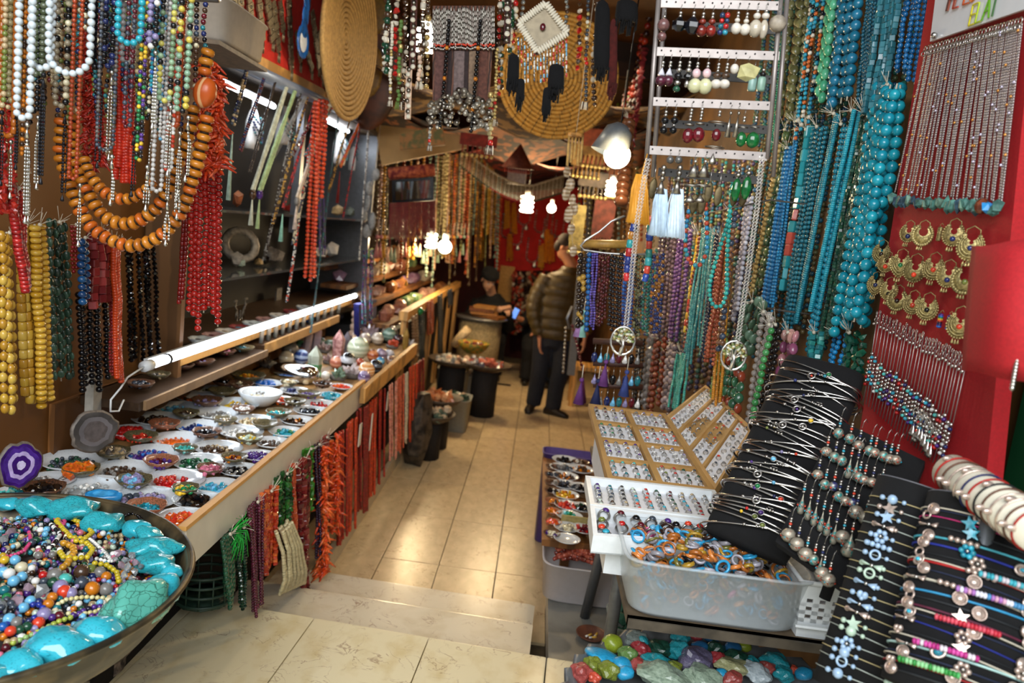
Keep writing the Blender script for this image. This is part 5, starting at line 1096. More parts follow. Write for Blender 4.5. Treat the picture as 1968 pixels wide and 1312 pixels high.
for i,(c_,x,y) in enumerate(TASC):
 p = P(x,y-40,Y=YH); mb = MB(); m_ = M(c_,.7,vary=.2); mb.add('cone',m_,p-Vector((0,0,.05)),(.045,.045,.09)); mb.add('round_lo',m_,p,.02); mb.bar(p,p+Vector((0,0,.06)),.0015,STRING)
 mb.build('tassel_charm',None,p,label=['mint green small tassel left of the hanger strings','dark violet tassel low at the left','navy tassel low beside the violet one','lilac tassel at the hanger edge','plum tassel under the hanger strings','slate blue tassel under the tree pendant'][i],cat='tassel')
for j in range(3):
 mb = MB(); a = P(1140,655+j*42,Y=YH+.03); b = P(1235,660+j*42,Y=YH+.03); mb.bar(a,b,.012,M('3a1f14',.6)); mb.build('trinket_bar',None,a,label='%s brown bar of pendants under the wire hanger' % ['upper','middle','lower'][j],cat='bar')
 for i in range(8):
  p = a.lerp(b,(i+.5)/8)-Vector((0,0,.012)); mb = MB(); col = [G['navy'],G['lilac'],G['black'],G['sky'],G['maroon'],G['grey'],G['teal'],G['white']][(i*3+j) % 8]
  mb.bar(p,p-Vector((0,.01,.03)),.001,SILVER); mb.add('drop' if (i+j) % 2 else 'ico',col,p-Vector((0,.012,.05)),(.024,.012,.042)); mb.build('pendant',None,p,label='%s pendant on the %s brown bar, from the left' % (ORD[i],['upper','middle','lower'][j]),cat='pendant',group='pendants under the wire hanger')
# ================================================================ EARRING RACK
YR = 1.62
RKM = M('8a827e',.4,.5,vary=.1); root = empty('earring_rack',P(1380,0,Y=YR),'metal earring rack with perforated strips hanging at upper right','rack')
STRIPS = [((1270,6),(1503,12)),((1260,99),(1497,108)),((1251,195),(1485,204)),((1243,288),(1474,301))]
for i,(a,b) in enumerate(STRIPS):
 for back in (0,1):
  Y = YR+.075*back; pa_,pb_ = P(a[0]+(22 if back else 0),a[1]+(42 if back else 0),Y=Y),P(b[0]-(10 if back else 0),b[1]+(46 if back else 0),Y=Y); d = pb_-pa_; mid = (pa_+pb_)/2
  rot = E3(0,-math.atan2(d.z,d.x),0); mb = MB(); mb.box(mid,(d.length,.005,.017),RKM if not back else M('3a3836',.5,.4),rot)
  for k in range(13): mb.add('cyl',BLACK,pa_.lerp(pb_,(k+.6)/13.2)+Vector((0,-.003,.002)),(.0035,.0035,.0015),E3(1.57,0,0))
  mb.build('perforated_strip',root)
for (x0,x1) in ((1268,1243),(1503,1474)): MB().bar(P(x0,-30,Y=YR),P(x1,305,Y=YR),.005,RKM).build('side_rod',root); MB().bar(P(x0+12,-30,Y=YR+.075),P(x1+12,340,Y=YR+.075),.005,RKM).build('side_rod',root)
def rz_(x,y): return 1180+.3657*x,.3657*y
def earring(px_,parts,lab,Y=YR-.006,group='earrings on the metal rack',hook=True,name='earring',scale=1.22,n=(0,-1,0),X=None):
 """parts: list of (shape, mat, dia_px, len_px) strung from the hook downward"""
 p = P(*px_,Y=Y) if X is None else P(*px_,X=X); dep = (p-CC).dot(CAMW @ Vector((0,0,1))); s = dep/FPX*scale; mb = MB(); q = Vector(p); nv = Vector(n)
 if hook: mb.tube([q+nv*.001+Vector((0,0,-4*s)),q+nv*.004+Vector((0,0,4*s)),q-nv*.006+Vector((0,0,1*s)),q-nv*.008+Vector((0,0,-7*s))],.0006,SILVER,3); q -= Vector((0,0,6*s))
 for (shp,m,d,L) in parts:
  q -= Vector((0,0,L*s/2));
  dd = (d*s,d*s*.7,L*s) if shp not in ('round','facet') else (d*s,d*s,L*s)
  mb.add(shp,m,q+nv*.002,dd,None,SMOOTH(shp)); q -= Vector((0,0,L*s/2))
 return mb.build(name,None,p,label=lab,cat='earring',group=group)
MAUVE = GEM('6b4a48',.2); PEARL = M('cfc8bc',.15,vary=.15,coat=.5); BEIG = M('b0a694',.15,vary=.2,coat=.4); JADE = M('c3c29a',.12,vary=.15,coat=.5); GARN = GEM('5a0f18',.08); EMER = GEM('0f5a2a',.08); SI = ('round',SILVER,6,5)
ER = [(270,60,[SI,('round',MAUVE,20,20),('round',MAUVE,15,15)],'brown mauve ball earring at the left of the top strip'),(355,40,[SI,SI,('facet',BLACK,22,20)],'black faceted earring, left one on the top strip'),(425,40,[SI,SI,('facet',M('14161c',.08,vary=0),25,24)],'larger black faceted earring on the top strip'),
  (475,45,[SI,SI,('round',GEM('7a2c20'),12,9),('round',GEM('6a2018'),18,18)],'red brown ball earring, left of the pair'),(525,45,[SI,SI,('round',GEM('7a2c20'),12,9),('round',GEM('7a2018'),18,18)],'red brown ball earring, right of the pair'),(575,45,[('round',GEM('1f3a5c'),9,9),('round',G['red'],8,8),('round',GEM('1f6a7c'),9,9),('round',G['navy'],9,9)],'blue and red bead earring, left of the pair'),(602,45,[('round',G['red'],9,9),('round',GEM('1f3a5c'),8,8),('round',G['red'],9,9),('round',GEM('2f8aa0'),9,9)],'blue and red bead earring, right of the pair'),
  (658,40,[SI,SI,('round',PEARL,9,7),('round',PEARL,17,18)],'pearl white earring, left of the pair'),(705,45,[SI,SI,('round',PEARL,9,7),('round',PEARL,17,18)],'pearl white earring, right of the pair'),(760,30,[SI,('round',PEARL,12,10),('round',BEIG,21,28)],'long beige stone earring, left of the pair'),(805,30,[SI,('round',PEARL,13,10),('round',BEIG,14,30)],'long beige stone earring, right of the pair'),(870,60,[('round',STM,28,26)],'round grey stone at the right end of the top strip'),
  (262,300,[SI,SI,('cone',M('cfcfda',.3),12,12),('round',GEM('4a1c2c'),18,17)],'plum ball earring, left of the pair on the second strip'),(302,300,[SI,SI,('cone',M('cfcfda',.3),12,12),('round',GEM('4a1c2c'),18,17)],'plum ball earring, right of the pair on the second strip'),(352,300,[SI,SI,('round',SILVER,9,8),('round',BLACK,13,11),('round',SILVER,11,9),('round',G['dgreen'],12,10)],'black and silver bead earring on the second strip'),(402,300,[SI,SI,('round',SILVER,10,9),('facet',BLACK,13,10),('round',SILVER,8,12)],'silver and black earring beside the jade pair'),
  (445,305,[SI,SI,('round',M('d8b8bc',.15),14,15),('round',JADE,23,23)],'big pale jade ball earring, left of the pair'),(500,305,[SI,SI,('round',M('d8b8bc',.15),14,15),('round',JADE,23,25)],'big pale jade ball earring, right of the pair'),(555,310,[SI,SI,SI,('round',G['brown'],14,10),('round',PEARL,18,15)],'pearl and brown earring, left of the pair'),(600,310,[SI,SI,SI,('round',G['brown'],14,10),('round',PEARL,18,15)],'pearl and brown earring, right of the pair'),
  (640,315,[('round',PEARL,14,16)],'small flat pearl earring on the second strip'),(712,310,[('chip0',M('b0aa78',.3),32,32)],'flat pale yellow stone earring on the second strip'),(742,340,[SI,('round',BLACK,10,8),('tube',M('7a9a92',.3),14,22)],'grey green barrel earring, left of the pair'),(790,340,[SI,('round',BLACK,10,8),('tube',M('7a9a8a',.3),14,22)],'grey green barrel earring, right of the pair'),
  (278,560,[SI,SI,('round',BLACK,12,11),('round',SILVER,6,4),('round',BLACK,12,11)],'double black bead earring, left of the pair'),(328,560,[SI,SI,('round',BLACK,12,11),('round',SILVER,6,4),('round',BLACK,12,11)],'double black bead earring, right of the pair'),(412,550,[SI,SI,SI,SI,('ring',TSILVER,12,10),('ico',GARN,18,24)],'garnet red oval earring, left of the pair'),(468,545,[SI,SI,SI,SI,('ring',TSILVER,12,10),('ico',GARN,20,24)],'garnet red oval earring, right of the pair'),
  (560,560,[SI,SI,('thinring',TSILVER,30,18),('ico',GARN,15,20),('thinring',TSILVER,30,18),('drop',TSILVER,14,18)],'large silver filigree earring with a red drop'),(618,565,[('round',TSILVER,5,6),('cone',TSILVER,10,34)],'slim silver dagger earring, left of the pair'),(660,565,[('round',TSILVER,5,6),('cone',TSILVER,10,34)],'slim silver dagger earring, right of the pair'),(690,590,[SI,SI,('thinring',TSILVER,14,14),('ico',EMER,17,24)],'emerald green oval earring, left of the pair on the third strip'),(752,590,[SI,SI,('thinring',TSILVER,14,14),('ico',EMER,22,26)],'emerald green oval earring, right of the pair on the third strip'),
  (300,800,[('round',M('6a6a68',.3,.5),12,12)],'grey bead stud on the lowest strip, left'),(345,800,[('round',M('6a6a68',.3,.5),12,12)],'grey bead stud on the lowest strip, right'),(432,820,[SI,('cone',TSILVER,22,22),('thinring',TSILVER,26,26),('drop',TSILVER,18,14)],'silver teardrop filigree earring, left of the pair'),(485,820,[SI,('cone',TSILVER,22,22),('thinring',TSILVER,26,26),('drop',TSILVER,18,14)],'silver teardrop filigree earring, right of the pair'),
  (660,870,[SI,('round',TSILVER,10,8),('ico',EMER,15,38)],'long green marquise earring, left of the pair'),(715,860,[SI,('round',TSILVER,10,8),('ico',EMER,16,38)],'long green marquise earring, right of the pair')]
for (x,y,parts,lab) in ER: earring(rz_(x,y),parts,lab)
LEAF = M('54482c',.45,.5,vary=.4)
for i,(x,y) in enumerate(((212,960),(428,1040),(470,1040),(505,980),(555,1000),(640,1000),(688,1000))):
 p = P(*rz_(x,y-20),Y=YR+.03); mb = MB(); mb.add('ico',LEAF,p-Vector((0,0,.02)),(.018,.003,.045)); mb.bar(p,p+Vector((0,0,.03)),.0006,SILVER); mb.build('leaf_earring',None,p,label='%s dull brass leaf earring behind the lowest strip, from the left' % ORD[i],cat='earring',group='brass leaf earrings')
def tassel(x,y0,y1,wpx,col,lab,Y=YR-.01,cap=True):
 a = P(x,y0,Y=Y); b = P(x-3,y1,Y=Y); s = Y/FPX; W_ = wpx*s; root = empty('tassel_earring',a,lab,'tassel')
 mb = MB(); m_ = M(col,.55,vary=.08,scale=120); rr2 = random.Random(x)
 for k in range(70):
  t = rr2.uniform(0,6.283); q = math.sqrt(rr2.random()); e = Vector((q*math.cos(t)*W_/2,q*math.sin(t)*W_*.22,0)); mb.tube([a+e*.35,a.lerp(b,.3)+e*.75,b+e+Vector((0,0,rr2.uniform(-.002,.002)))],.0012,m_,4)
 mb.add(t_lathe([(.2,.5),(.3,.3),(.42,-.2),(.5,-.5)],12),m_,a.lerp(b,.5),(W_*.9,W_*.38,(b-a).length*.98))
 mb.build('threads',root)
 if cap:
  mb = MB(); mb.add('cone',TSILVER,a+Vector((0,0,.004)),(W_*.5,W_*.4,.03));
  for k in range(3): mb.add('round',TSILVER,a+Vector((0,0,.02+.011*k)),.012)
  mb.build('cap',root)
tassel(1270,362,454,40,'b9d0e4','left white silk tassel hanging under the rack'); tassel(1301,362,457,40,'c4d8ea','right white silk tassel hanging under the rack')
tassel(1230,335,430,44,'d0902a','golden yellow silk tassel left of the white ones',Y=1.56,cap=False); MB().bar(P(1232,340,Y=1.56),P(1244,296,Y=1.61),.0015,M('d0902a',.6)).build('cord',[o for o in COL.objects if o.name.startswith('tassel_earring')][-1])
def treechain(pts,c,rpx,Y,lab,n2=2):
 root = empty('tree_pendant_necklace',P(*pts[0],Y=Y),lab,'necklace'); P3 = [P(x,y,Y=Y) for x,y in pts]
 mb = MB(); s = Y/FPX
 for k in range(n2):
  for i,(p,t) in enumerate(walk([q+Vector((.006*k,0,0)) for q in P3],.0034)): mb.add('ring',SILVER,p,(.0042,.0042,.004),rot_to(t) @ E3(1.57,0,(i % 2)*1.57),True)
 mb.build('chain',root)
 ctr = P(*c,Y=Y-.004); R = rpx*s; q = E3(1.25,.25,.5); mb = MB(); mb.add('thinring',SILVER,ctr,(2*R*.85,2*R,.024),E3(1.57,0,0));
 rr3 = random.Random(c[0])
 mb.tube([ctr+Vector((-.002,0,-R*.95)),ctr+Vector((.002,0,-R*.3)),ctr+Vector((0,0,.1*R))],[.0045,.003,.003],SILVER,5)
 for k in range(11):
  a = math.pi*(.02+k*.096); e = ctr+Vector((R*.78*math.cos(a),0,R*.9*math.sin(a))); mb.tube([ctr+Vector((0,0,rr3.uniform(-.4,.1)*R)),(ctr+e)/2+Vector((rr3.uniform(-.1,.1)*R,-.002,0)),e],.0012,SILVER,4)
  for j in range(3): mb.add('chip0',[M('8a7a4a',.3,vary=.4),M('b0b0a0',.3),M('5f6a3a',.3)][(k+j) % 3],ctr.lerp(e,.55+.18*j)+Vector((rr3.uniform(-.1,.1)*R,-.004,rr3.uniform(-.05,.1)*R)),.007)
 mb.build('tree_pendant',root)
treechain([(1243,305),(1236,340),(1222,425),(1216,480),(1208,560),(1200,628)],(1197,655),27,1.5,'silver chain with tree of life pendant, the left one')
treechain([(1462,300),(1452,400),(1435,520),(1415,652)],(1410,683),28,1.5,'silver chain with tree of life pendant, the right one')
# ================================================================ RED CLOTH BOARD WITH CHAINS AND EARRINGS
XB = .83
def rb_(x,y,X=XB): return P(x,y,X=X)
c1,c2,c3,c4 = rb_(1792,-60),rb_(1995,-60),rb_(1890,965),rb_(1640,905)
mb = MB(); off = Vector((.03,0,0)); V = [c1,c2,c3,c4,c1+off,c2+off,c3+off,c4+off]
mb.raw(V,[(0,3,2,1),(4,5,6,7),(0,1,5,4),(1,2,6,5),(2,3,7,6),(3,0,4,7)],M('a00f16',.8,vary=.12,scale=200)); mb.build('red_display_board',None,c4,label='tall red cloth display board on the right wall',cat='board')
mb = MB(); rings = []
for j in range(9):
 t = j/8; y = 480+t*230; row = []
 for i in range(9):
  u = i/8; p = P(1905-18*t+u*90,y+u*6,X=.74-.02*math.sin(u*3)-.02*math.sin(t*3)); row.append(p)
 rings.append(row)
V = [p for r in rings for p in r]; F = [(j*9+i,j*9+i+1,(j+1)*9+i+1,(j+1)*9+i) for j in range(8) for i in range(8)]
mb.raw(V,F,M('a81820',.8,vary=.12,scale=200),True); o = mb.build('red_cloth_flap',None,rings[8][0],label='folded red cloth flap at the right picture edge',cat='cloth'); sm = o.modifiers.new('solid','SOLIDIFY'); sm.thickness = .03
sa,sb,sc,sd_ = rb_(1804,-55,.815),rb_(1990,-55,.815),rb_(1985,12,.815),rb_(1787,80,.815)
root = empty('shop_sign',sd_,'white sign board with coloured lettering above the chains','sign')
mb = MB(); off = Vector((.006,0,0)); V = [sa,sb,sc,sd_,sa+off,sb+off,sc+off,sd_+off]; mb.raw(V,[(0,3,2,1),(4,5,6,7),(0,1,5,4),(1,2,6,5),(2,3,7,6),(3,0,4,7)],M('dfe3e8',.25,vary=.02,coat=.5)); mb.build('sign_board',root)
mb = MB(); mb.add('round',SILVER,rb_(1795,68,.808),.014); mb.build('screw',root)
def letter_mesh(ch,h,mat):
 """stroke lettering built as thin bars"""
 ST = {'T': [((0,1),(.6,1)),((.3,0),(.3,1))],'H': [((0,0),(0,1)),((.55,0),(.55,1)),((0,.5),(.55,.5))],'E': [((0,0),(0,1)),((0,1),(.5,1)),((0,.5),(.45,.5)),((0,0),(.5,0))],'L': [((0,0),(0,1)),((0,0),(.5,0))],'A': [((0,0),(.3,1)),((.3,1),(.6,0)),((.12,.38),(.48,.38))],
   'O': [((.3+.3*math.cos(k*.5236),.5+.5*math.sin(k*.5236)),(.3+.3*math.cos(k*.5236+.5236),.5+.5*math.sin(k*.5236+.5236))) for k in range(12)]}
 b = MB()
 for a_,c_ in ST[ch]: b.bar((a_[0]*h,a_[1]*h,.001),(c_[0]*h,c_[1]*h,.001),h*.032,mat,'box',False)
 return b.mesh('letter')
def letters(txt,px0,px1,hpx,cols,root):
 """flat lettering standing on the line px0-px1 on the sign"""
 a,b = rb_(*px0,.8125),rb_(*px1,.8125); d = (b-a).normalized(); up = Vector((0,0,1)); up = (up-d*up.dot(d)).normalized(); nrm = d.cross(up)
 dep = (a-CC).dot(CAMW @ Vector((0,0,1))); h = hpx*dep/FPX; L = (b-a).length/len(txt)
 for i,ch in enumerate(txt):
  if ch == ' ': continue
  o = bpy.data.objects.new('letter',letter_mesh(ch,h,M(cols[i],.4,vary=.05))); COL.objects.link(o); o.parent = root
  m = Matrix(((d.x,up.x,nrm.x,0),(d.y,up.y,nrm.y,0),(d.z,up.z,nrm.z,0),(0,0,0,1))); o.rotation_euler = m.to_euler(); o.location = a+d*L*i-Vector(world_of(root))
letters('ELAT',(1862,50),(1914,29),38,['c9c02a','a8c02a','6aa82a','2f5a2a'],root)
letters('THE LO',(1813,24),(1872,2),40,['5a3a34','8a4a3a','b0483a','000000','b8542a','c8702a'],root)
ROUGH = [M('3f6a62',.6,vary=.5,scale=80),M('4a7a70',.6,vary=.5,scale=80),M('2f4a5a',.6,vary=.5,scale=80),M('5a7a6a',.6,vary=.5)]
CHM = M('aaa09e',.35,.8,vary=.15,scale=200); WARM = M('d0904a',.2,.6,vary=.2); SPARK = M('cfc8e0',.1,.6,vary=.1)
rr = random.Random(77)
xs = []
for i in range(30):
 t = (i+.5)/30+rr.uniform(-.008,.008)
 xt,yt = 1776+190*t,99-55*t; xb,yb = 1716+214*t+rr.uniform(-3,3),374+16*t+rr.uniform(-5,3)
 a,b = rb_(xt,yt,.818),rb_(xb,yb,.812); mb = MB()
 for k in range(2):
  o = Vector((0,.0026*(k*2-1),0)); d = (b-a); N = int(d.length/.006)
  pts = [a+o,a.lerp(b,.5)+o*.9,b+o*.2]
  for j,(p,tt) in enumerate(walk(pts,.0052)):
   mb.add('bar',CHM,p,(.0034,.0022 if j % 2 else .0034,.0058),rot_to(tt),True)
   if rr.random() < .02: mb.add('round_lo',WARM if rr.random() < .5 else SPARK,p-Vector((.003,0,0)),.006)
 mb.add('ring',SILVER,a+Vector((-.003,0,.004)),(.012,.012,.008),E3(0,1.57,0)); mb.add('ring',SILVER,a+Vector((-.004,.004,-.006)),(.009,.009,.008),E3(0,1.57,.5))
 root = mb.build('chain_necklace',None,a,label='%s silver chain with rough stone pendant on the red board' % (ORD[i]),cat='necklace',group='chains on the red board')
 mb = MB(); m_ = rr.choice(ROUGH)
 if i == 25: m_ = GEM('6a3018')
 if i == 27: m_ = M('2f88c8',.3,vary=.3)
 sz = rr.uniform(.014,.022)*(1.3 if i > 23 else 1); mb.add(rr.choice(CH) if i != 25 else 'round',m_,b-Vector((.006,0,.012)),(sz*.8,sz,rr.uniform(.024,.036)),E3(0,0,rr.uniform(0,3)),False); mb.build('stone_pendant',root)
def b7(x,y): return 1480+.3506*x,400+.3506*y
BR = [(790,140,45,'navy',0),(870,150,52,None,1),(962,140,40,None,2),(1040,150,58,'navy',0),(1135,215,72,'navy',3),(640,250,48,'dbrown',3),(665,305,45,'coral',0),(747,310,55,'green',4),(825,345,60,'coral',0),(930,335,58,'coral',3),(1010,375,58,'navy',0),(1105,400,66,'olive',1),(608,420,45,'navy',4),(683,455,48,'black',0),(728,505,52,'dbrown',1),(815,530,50,'coral',3),(895,555,58,'black',3),(965,615,40,'rain',2),(1015,625,42,'rain',2),(1075,645,68,'coral',3)]
BNM = ['top row, leftmost','top row, second','top row, seen edge-on','top row, fourth','top row, large round one at the right','second row, leftmost','second row, second','second row, with green stone','second row, fourth','second row, fifth','second row, sixth','second row, rightmost','third row, leftmost','third row, second','third row, third','third row, fourth','third row, fifth','third row, left rainbow bead','third row, right rainbow bead','third row, largest at the right']
BRZ2 = [M(c_,.42,.7,vary=.35,scale=200,bump=.5) for c_ in ('a39262','b0a06c','94875a')]
for i,(x,y,r,stone,kind) in enumerate(BR):
 c = rb_(*b7(x,y),.816); dep = (c-CC).dot(CAMW @ Vector((0,0,1))); R = r*.3506*dep/FPX*1.12; m_ = BRZ2[i % 3]; mb = MB(); fr = E3(0,-1.57,0)
 hookm = m_
 def q(u,v,d=0): return c+Vector((.80*u*R-.012-d*.6,-.60*u*R-d*.8,v*R))
 if kind == 2:
  for k in range(9): mb.add('round',[G['purple'],G['blue'],G['green'],G['yellow'],G['coral'],G['maroon'],G['navy']][k % 7] if stone == 'rain' else m_,q(0,.6-.18*k),(.010,.012,.006))
  mb.tube([q(0,.7),q(-.1,1.0),q(.1,1.2),q(.3,.9)],.0008,m_,3)
 else:
  inner = {0: .26,1: .40}.get(kind,.14)
  N = 22; outer = []; inn = []
  for k in range(N+1):
   t = math.radians(130)+math.radians(280)*k/N; e = 1+(.25*math.exp(-((k-N/2)/2.2)**2) if kind == 4 else 0)
   outer.append(q(math.cos(t)*.82*e**.3,math.sin(t)*.95*e)); inn.append(q(math.cos(t)*inner,math.sin(t)*inner+.28))
  V = outer+inn; F = [(k,k+1,N+2+k,N+1+k) for k in range(N)]; off = Vector((-.0025,-.0032,0)); V2 = [v+off for v in V]
  mb.raw(V+V2,F+[tuple(len(V)+a for a in f[::-1]) for f in F]+[(k+1,k,len(V)+k,len(V)+k+1) for k in range(N)],m_,True)
  for k in range(N+1):
   p = outer[k]+off; mb.add('round_lo',m_,p,.0045 if kind != 1 else .008)
   if kind in (3,4) : mb.add('round_lo',m_,(outer[k]*.6+inn[k]*.4)+off*1.2,.0038)
  if kind in (3,4):
   for s_ in (.35,.6,.8): mb.tube([(outer[k]*s_+inn[k]*(1-s_))+off*1.3 for k in range(N+1)],.0012,m_,4)
  for k in (N//2-1,N//2,N//2+1): mb.add('drop',m_,outer[k]+Vector((-.003,0,-.006)),(.005,.005,.012))
  mb.tube([q(-.45,.75),q(-.4,1.15),q(0,1.4),q(.4,1.15),q(.45,.75)],.0011,m_,4)
  for s_ in (-1,1): mb.add('round',m_,q(.45*s_,.72),.008)
  if stone: mb.add('round',G[stone],q(0,-.1 if kind != 0 else -.35,.004),.011)
 mb.build('brass_earring',None,c+Vector((0,0,R)),label='antique brass earring on the red board, %s' % BNM[i],cat='earring',group='brass earrings on the red board')
for i in range(28):
 t = (i+.5)/28; xt,yt = 1684+178*t,597+92*t+rr.uniform(-4,4); xb,yb = 1656+150*t,770+130*t; xm,ym = 1668+160*t,700+140*t+rr.uniform(-8,8)
 a,b,m0 = rb_(xt,yt,.817),rb_(xb,yb,.817),rb_(xm,ym,.815); mb = MB(); mb.bar(a,m0,.0011,CHM,'bar'); mb.bar(m0,b,.0011,CHM,'bar')
 for k in range(3): mb.add('ring',SILVER,a-Vector((.002,0,.008*k)),(.008,.007,.006),E3(.6*k,1.57,0));
 mb.add('round_lo',SILVER,a-Vector((.004,0,.026)),.008)
 cc = [SILVER,rr.choice([G['turq'],G['navy'],G['purple'],G['white'],G['aqua'],G['red']])]
 for k in range(8): mb.add('round_lo',cc[k % 2] if k % 3 else SILVER,m0+(b-a).normalized()*(.009*(k-3))-Vector((.004,0,0)),(.010,.010,.0085))
 if 16 < i < 24: mb.add('drop',SILVER,m0-Vector((.006,0,.045)),(.014,.02,.03)); mb.add('ring',SILVER,m0-Vector((.006,0,.01)),(.02,.02,.012),E3(0,1.57,0))
 mb.build('anklet_chain',None,a,label='%s thin silver beaded chain low on the red board, from the left' % ORD[i],cat='chain',group='thin chains on the red board')
for k,(x,y0,y1) in enumerate(((1955,560,760),)):
 a,b = P(1968,620,X=.70),P(1944,752,X=.70); mb = MB(); mb.bar(a,b,.001,CHM);
 for j in range(9): mb.add('round_lo',SILVER,a.lerp(b,.55+.05*j),.008)
 mb.build('bead_chain',None,a,label='single silver bead chain over the red flap',cat='chain')
MB().box((.90,1.05,1.2),(.03,.62,1.7),M('123c22',.35,vary=.15,scale=6)).build('door_1',kind='structure')
MB().box((.872,.86,1.2),(.02,.06,1.7),M('b9c6cc',.4,vary=.05)).build('trim_2',kind='structure')
# ================================================================ RIGHT TABLE
TZ = 1.05
tb = empty('sales_table',(.55,2.3,.3),'folding table with grey steel legs carrying the ring trays','table')
MB().box((.60,2.25,TZ-.011),(.62,1.36,.021),M('5a4c3a',.6,vary=.35,scale=12)).build('table_top',tb)
MB().box((.60,1.575,TZ-.011),(.62,.02,.021),M('4a4236',.6,vary=.4,scale=20)).build('front_edge',tb)
GL = M('6a6e74',.4,.5,vary=.1)
for (x0,y0,x1,y1,zf) in ((.40,2.75,.37,2.98,.302),(.36,2.2,.40,2.45,.362),(.46,2.2,.46,2.48,.362),(.84,2.25,.84,2.45,.362),(.84,2.7,.84,2.9,.302),(.66,2.2,.66,2.45,.362)):
 MB().bar((x0,y0,TZ-.03),(x1,y1,zf),.021,GL).build('leg',tb)
# ---- ring makers
_rm = {}
def ring_mesh(stone,big=False,band=None):
 k = (stone,big)
 if k not in _rm:
  b = MB(); b.add('ring',SILVER,(0,0,.5),(.9,.9,.8),E3(1.57,0,0)); b.add('ico' if not big else 'round',G[stone],(0,0,1.02),(.62,.55,.4)); b.add('thinring',TSILVER,(0,0,.98),(.6,.55,.6)); _rm[k] = b.mesh('ring')
 return _rm[k]
def tray(name,lab,corners,depth,mats,cols,rows,wall=.008,cat='ring tray',rimw=.014):
 """open tray given its top corners (TL, TR, BR, BL); compartments cols x rows, each one a cushion of its own"""
 TL,TR,BR,BL = [Vector(c) for c in corners]; n = ((TR-TL).cross(BL-TL)).normalized()
 if n.z > 0: n = -n
 up = -n; root = empty(name,BL-up*depth,lab,cat)
 def pt(u,v,d=0): return TL.lerp(TR,u).lerp(BL.lerp(BR,u),v)+up*d
 def slab4(q,d0,d1,mat,nm):
  V = [pt(u,v,d0) for u,v in q]+[pt(u,v,d1) for u,v in q]; MB().raw(V,[(0,1,2,3),(7,6,5,4),(0,4,5,1),(1,5,6,2),(2,6,7,3),(3,7,4,0)],mat).build(nm,root)
 slab4([(0,0),(1,0),(1,1),(0,1)],-depth,-depth+.004,mats[0],'tray_base')
 lu,lv = (TR-TL).length,(BL-TL).length; wu,wv = rimw/lu,rimw/lv
 for q in ([(0,0),(1,0),(1,wv),(0,wv)],[(0,1-wv),(1,1-wv),(1,1),(0,1)],[(0,wv),(wu,wv),(wu,1-wv),(0,1-wv)],[(1-wu,wv),(1,wv),(1,1-wv),(1-wu,1-wv)]): slab4(q,-depth,0,mats[0],'side_wall')
 for i in range(1,cols): u = i/cols; slab4([(u-wu*.6,wv),(u+wu*.6,wv),(u+wu*.6,1-wv),(u-wu*.6,1-wv)],-depth,-.002,mats[0],'divider')
 for j in range(1,rows): v = j/rows; slab4([(wu,v-wv*.6),(1-wu,v-wv*.6),(1-wu,v+wv*.6),(wu,v+wv*.6)],-depth,-.003,mats[0],'divider')
 for i in range(cols):
  for j in range(rows):
   u0,u1,v0,v1 = i/cols+wu*.9,(i+1)/cols-wu*.9,j/rows+wv*.9,(j+1)/rows-wv*.9; slab4([(u0,v0),(u1,v0),(u1,v1),(u0,v1)],-depth+.003,-depth+.012,mats[1],'cushion')
 return root,pt,up
SATIN = M('dfe0e4',.5,vary=.04); CARD = M('b08850',.55,vary=.12,scale=12)
STC = ['maroon','black','grey','navy','teal','brown','green','white','lilac','turq','coral','amber','slate','purple','sky','dgreen','cream']
rr = random.Random(3)
RW = ['back','second','third','front','fifth','sixth','seventh','eighth']
def put_ring(p,up,d,lab,grp,size,stone,big=False):
 z = up; x = d.normalized(); y = z.cross(x); m = Matrix(((x.x,y.x,z.x),(x.y,y.y,z.y),(x.z,y.z,z.z)))
 o = ob_('ring',ring_mesh(stone,big),None,p,(m @ E3(rr.uniform(-.25,.25),rr.uniform(-.2,.2),rr.uniform(-.3,.3))),size); props(o,lab,'ring',grp)
A = (P(1131,775,Y=2.62),P(1279,794,Y=2.62),P(1374,941,Y=2.08),P(1168,917,Y=2.08))
rootA,ptA,upA = tray('ring_tray','wooden ring tray with two columns of four white compartments',A,.024,(CARD,SATIN),2,4)
pal = {(0,0): ['maroon','black','lilac'],(1,0): ['lilac','maroon','grey'],(0,1): ['teal','slate','green'],(1,1): ['coral','black','maroon'],(0,2): ['amber','purple','grey'],(1,2): ['grey','lilac','white'],(0,3): ['turq','aqua','teal','black'],(1,3): ['red','slate','olive','dgreen']}
for i in range(2):
 for j in range(4):
  for a in range(4):
   for b in range(3):
    u = (i+.18+.21*a)/2; v = (j+.24+.25*b)/4; st_ = rr.choice(pal[(i,j)])
    put_ring(ptA(u,v,-.024+.011),upA,A[1]-A[0],'%s ring, %s of the %s line in the %s %s compartment' % (NAMES[st_],ORD[a],['far','middle','near'][b],RW[j],['left','right'][i]),'rings in the wooden tray',.0155,st_)
B = (P(1279,800,Y=2.62),P(1356,739,Y=2.80),P(1446,822,Y=2.24),P(1374,940,Y=2.08))
rootB,ptB,upB = tray('ring_tray','wooden ring tray tilted up on the right with five slanting strips',B,.024,(CARD,SATIN),1,4)
for j in range(4):
 for a in range(8):
  for b in range(2):
   st_ = rr.choice(['grey','white','grey','slate','coral'] if j != 2 else ['grey','coral','slate'])
   put_ring(ptB((a+.7)/8.4,(j+.34+.34*b)/4,-.024+.011),upB,A[1]-A[0],'%s ring, %s of the %s line in the %s slanting strip' % (NAMES[st_],ORD[a],['upper','lower'][b],RW[j]),'rings in the tilted tray',.0155,st_)
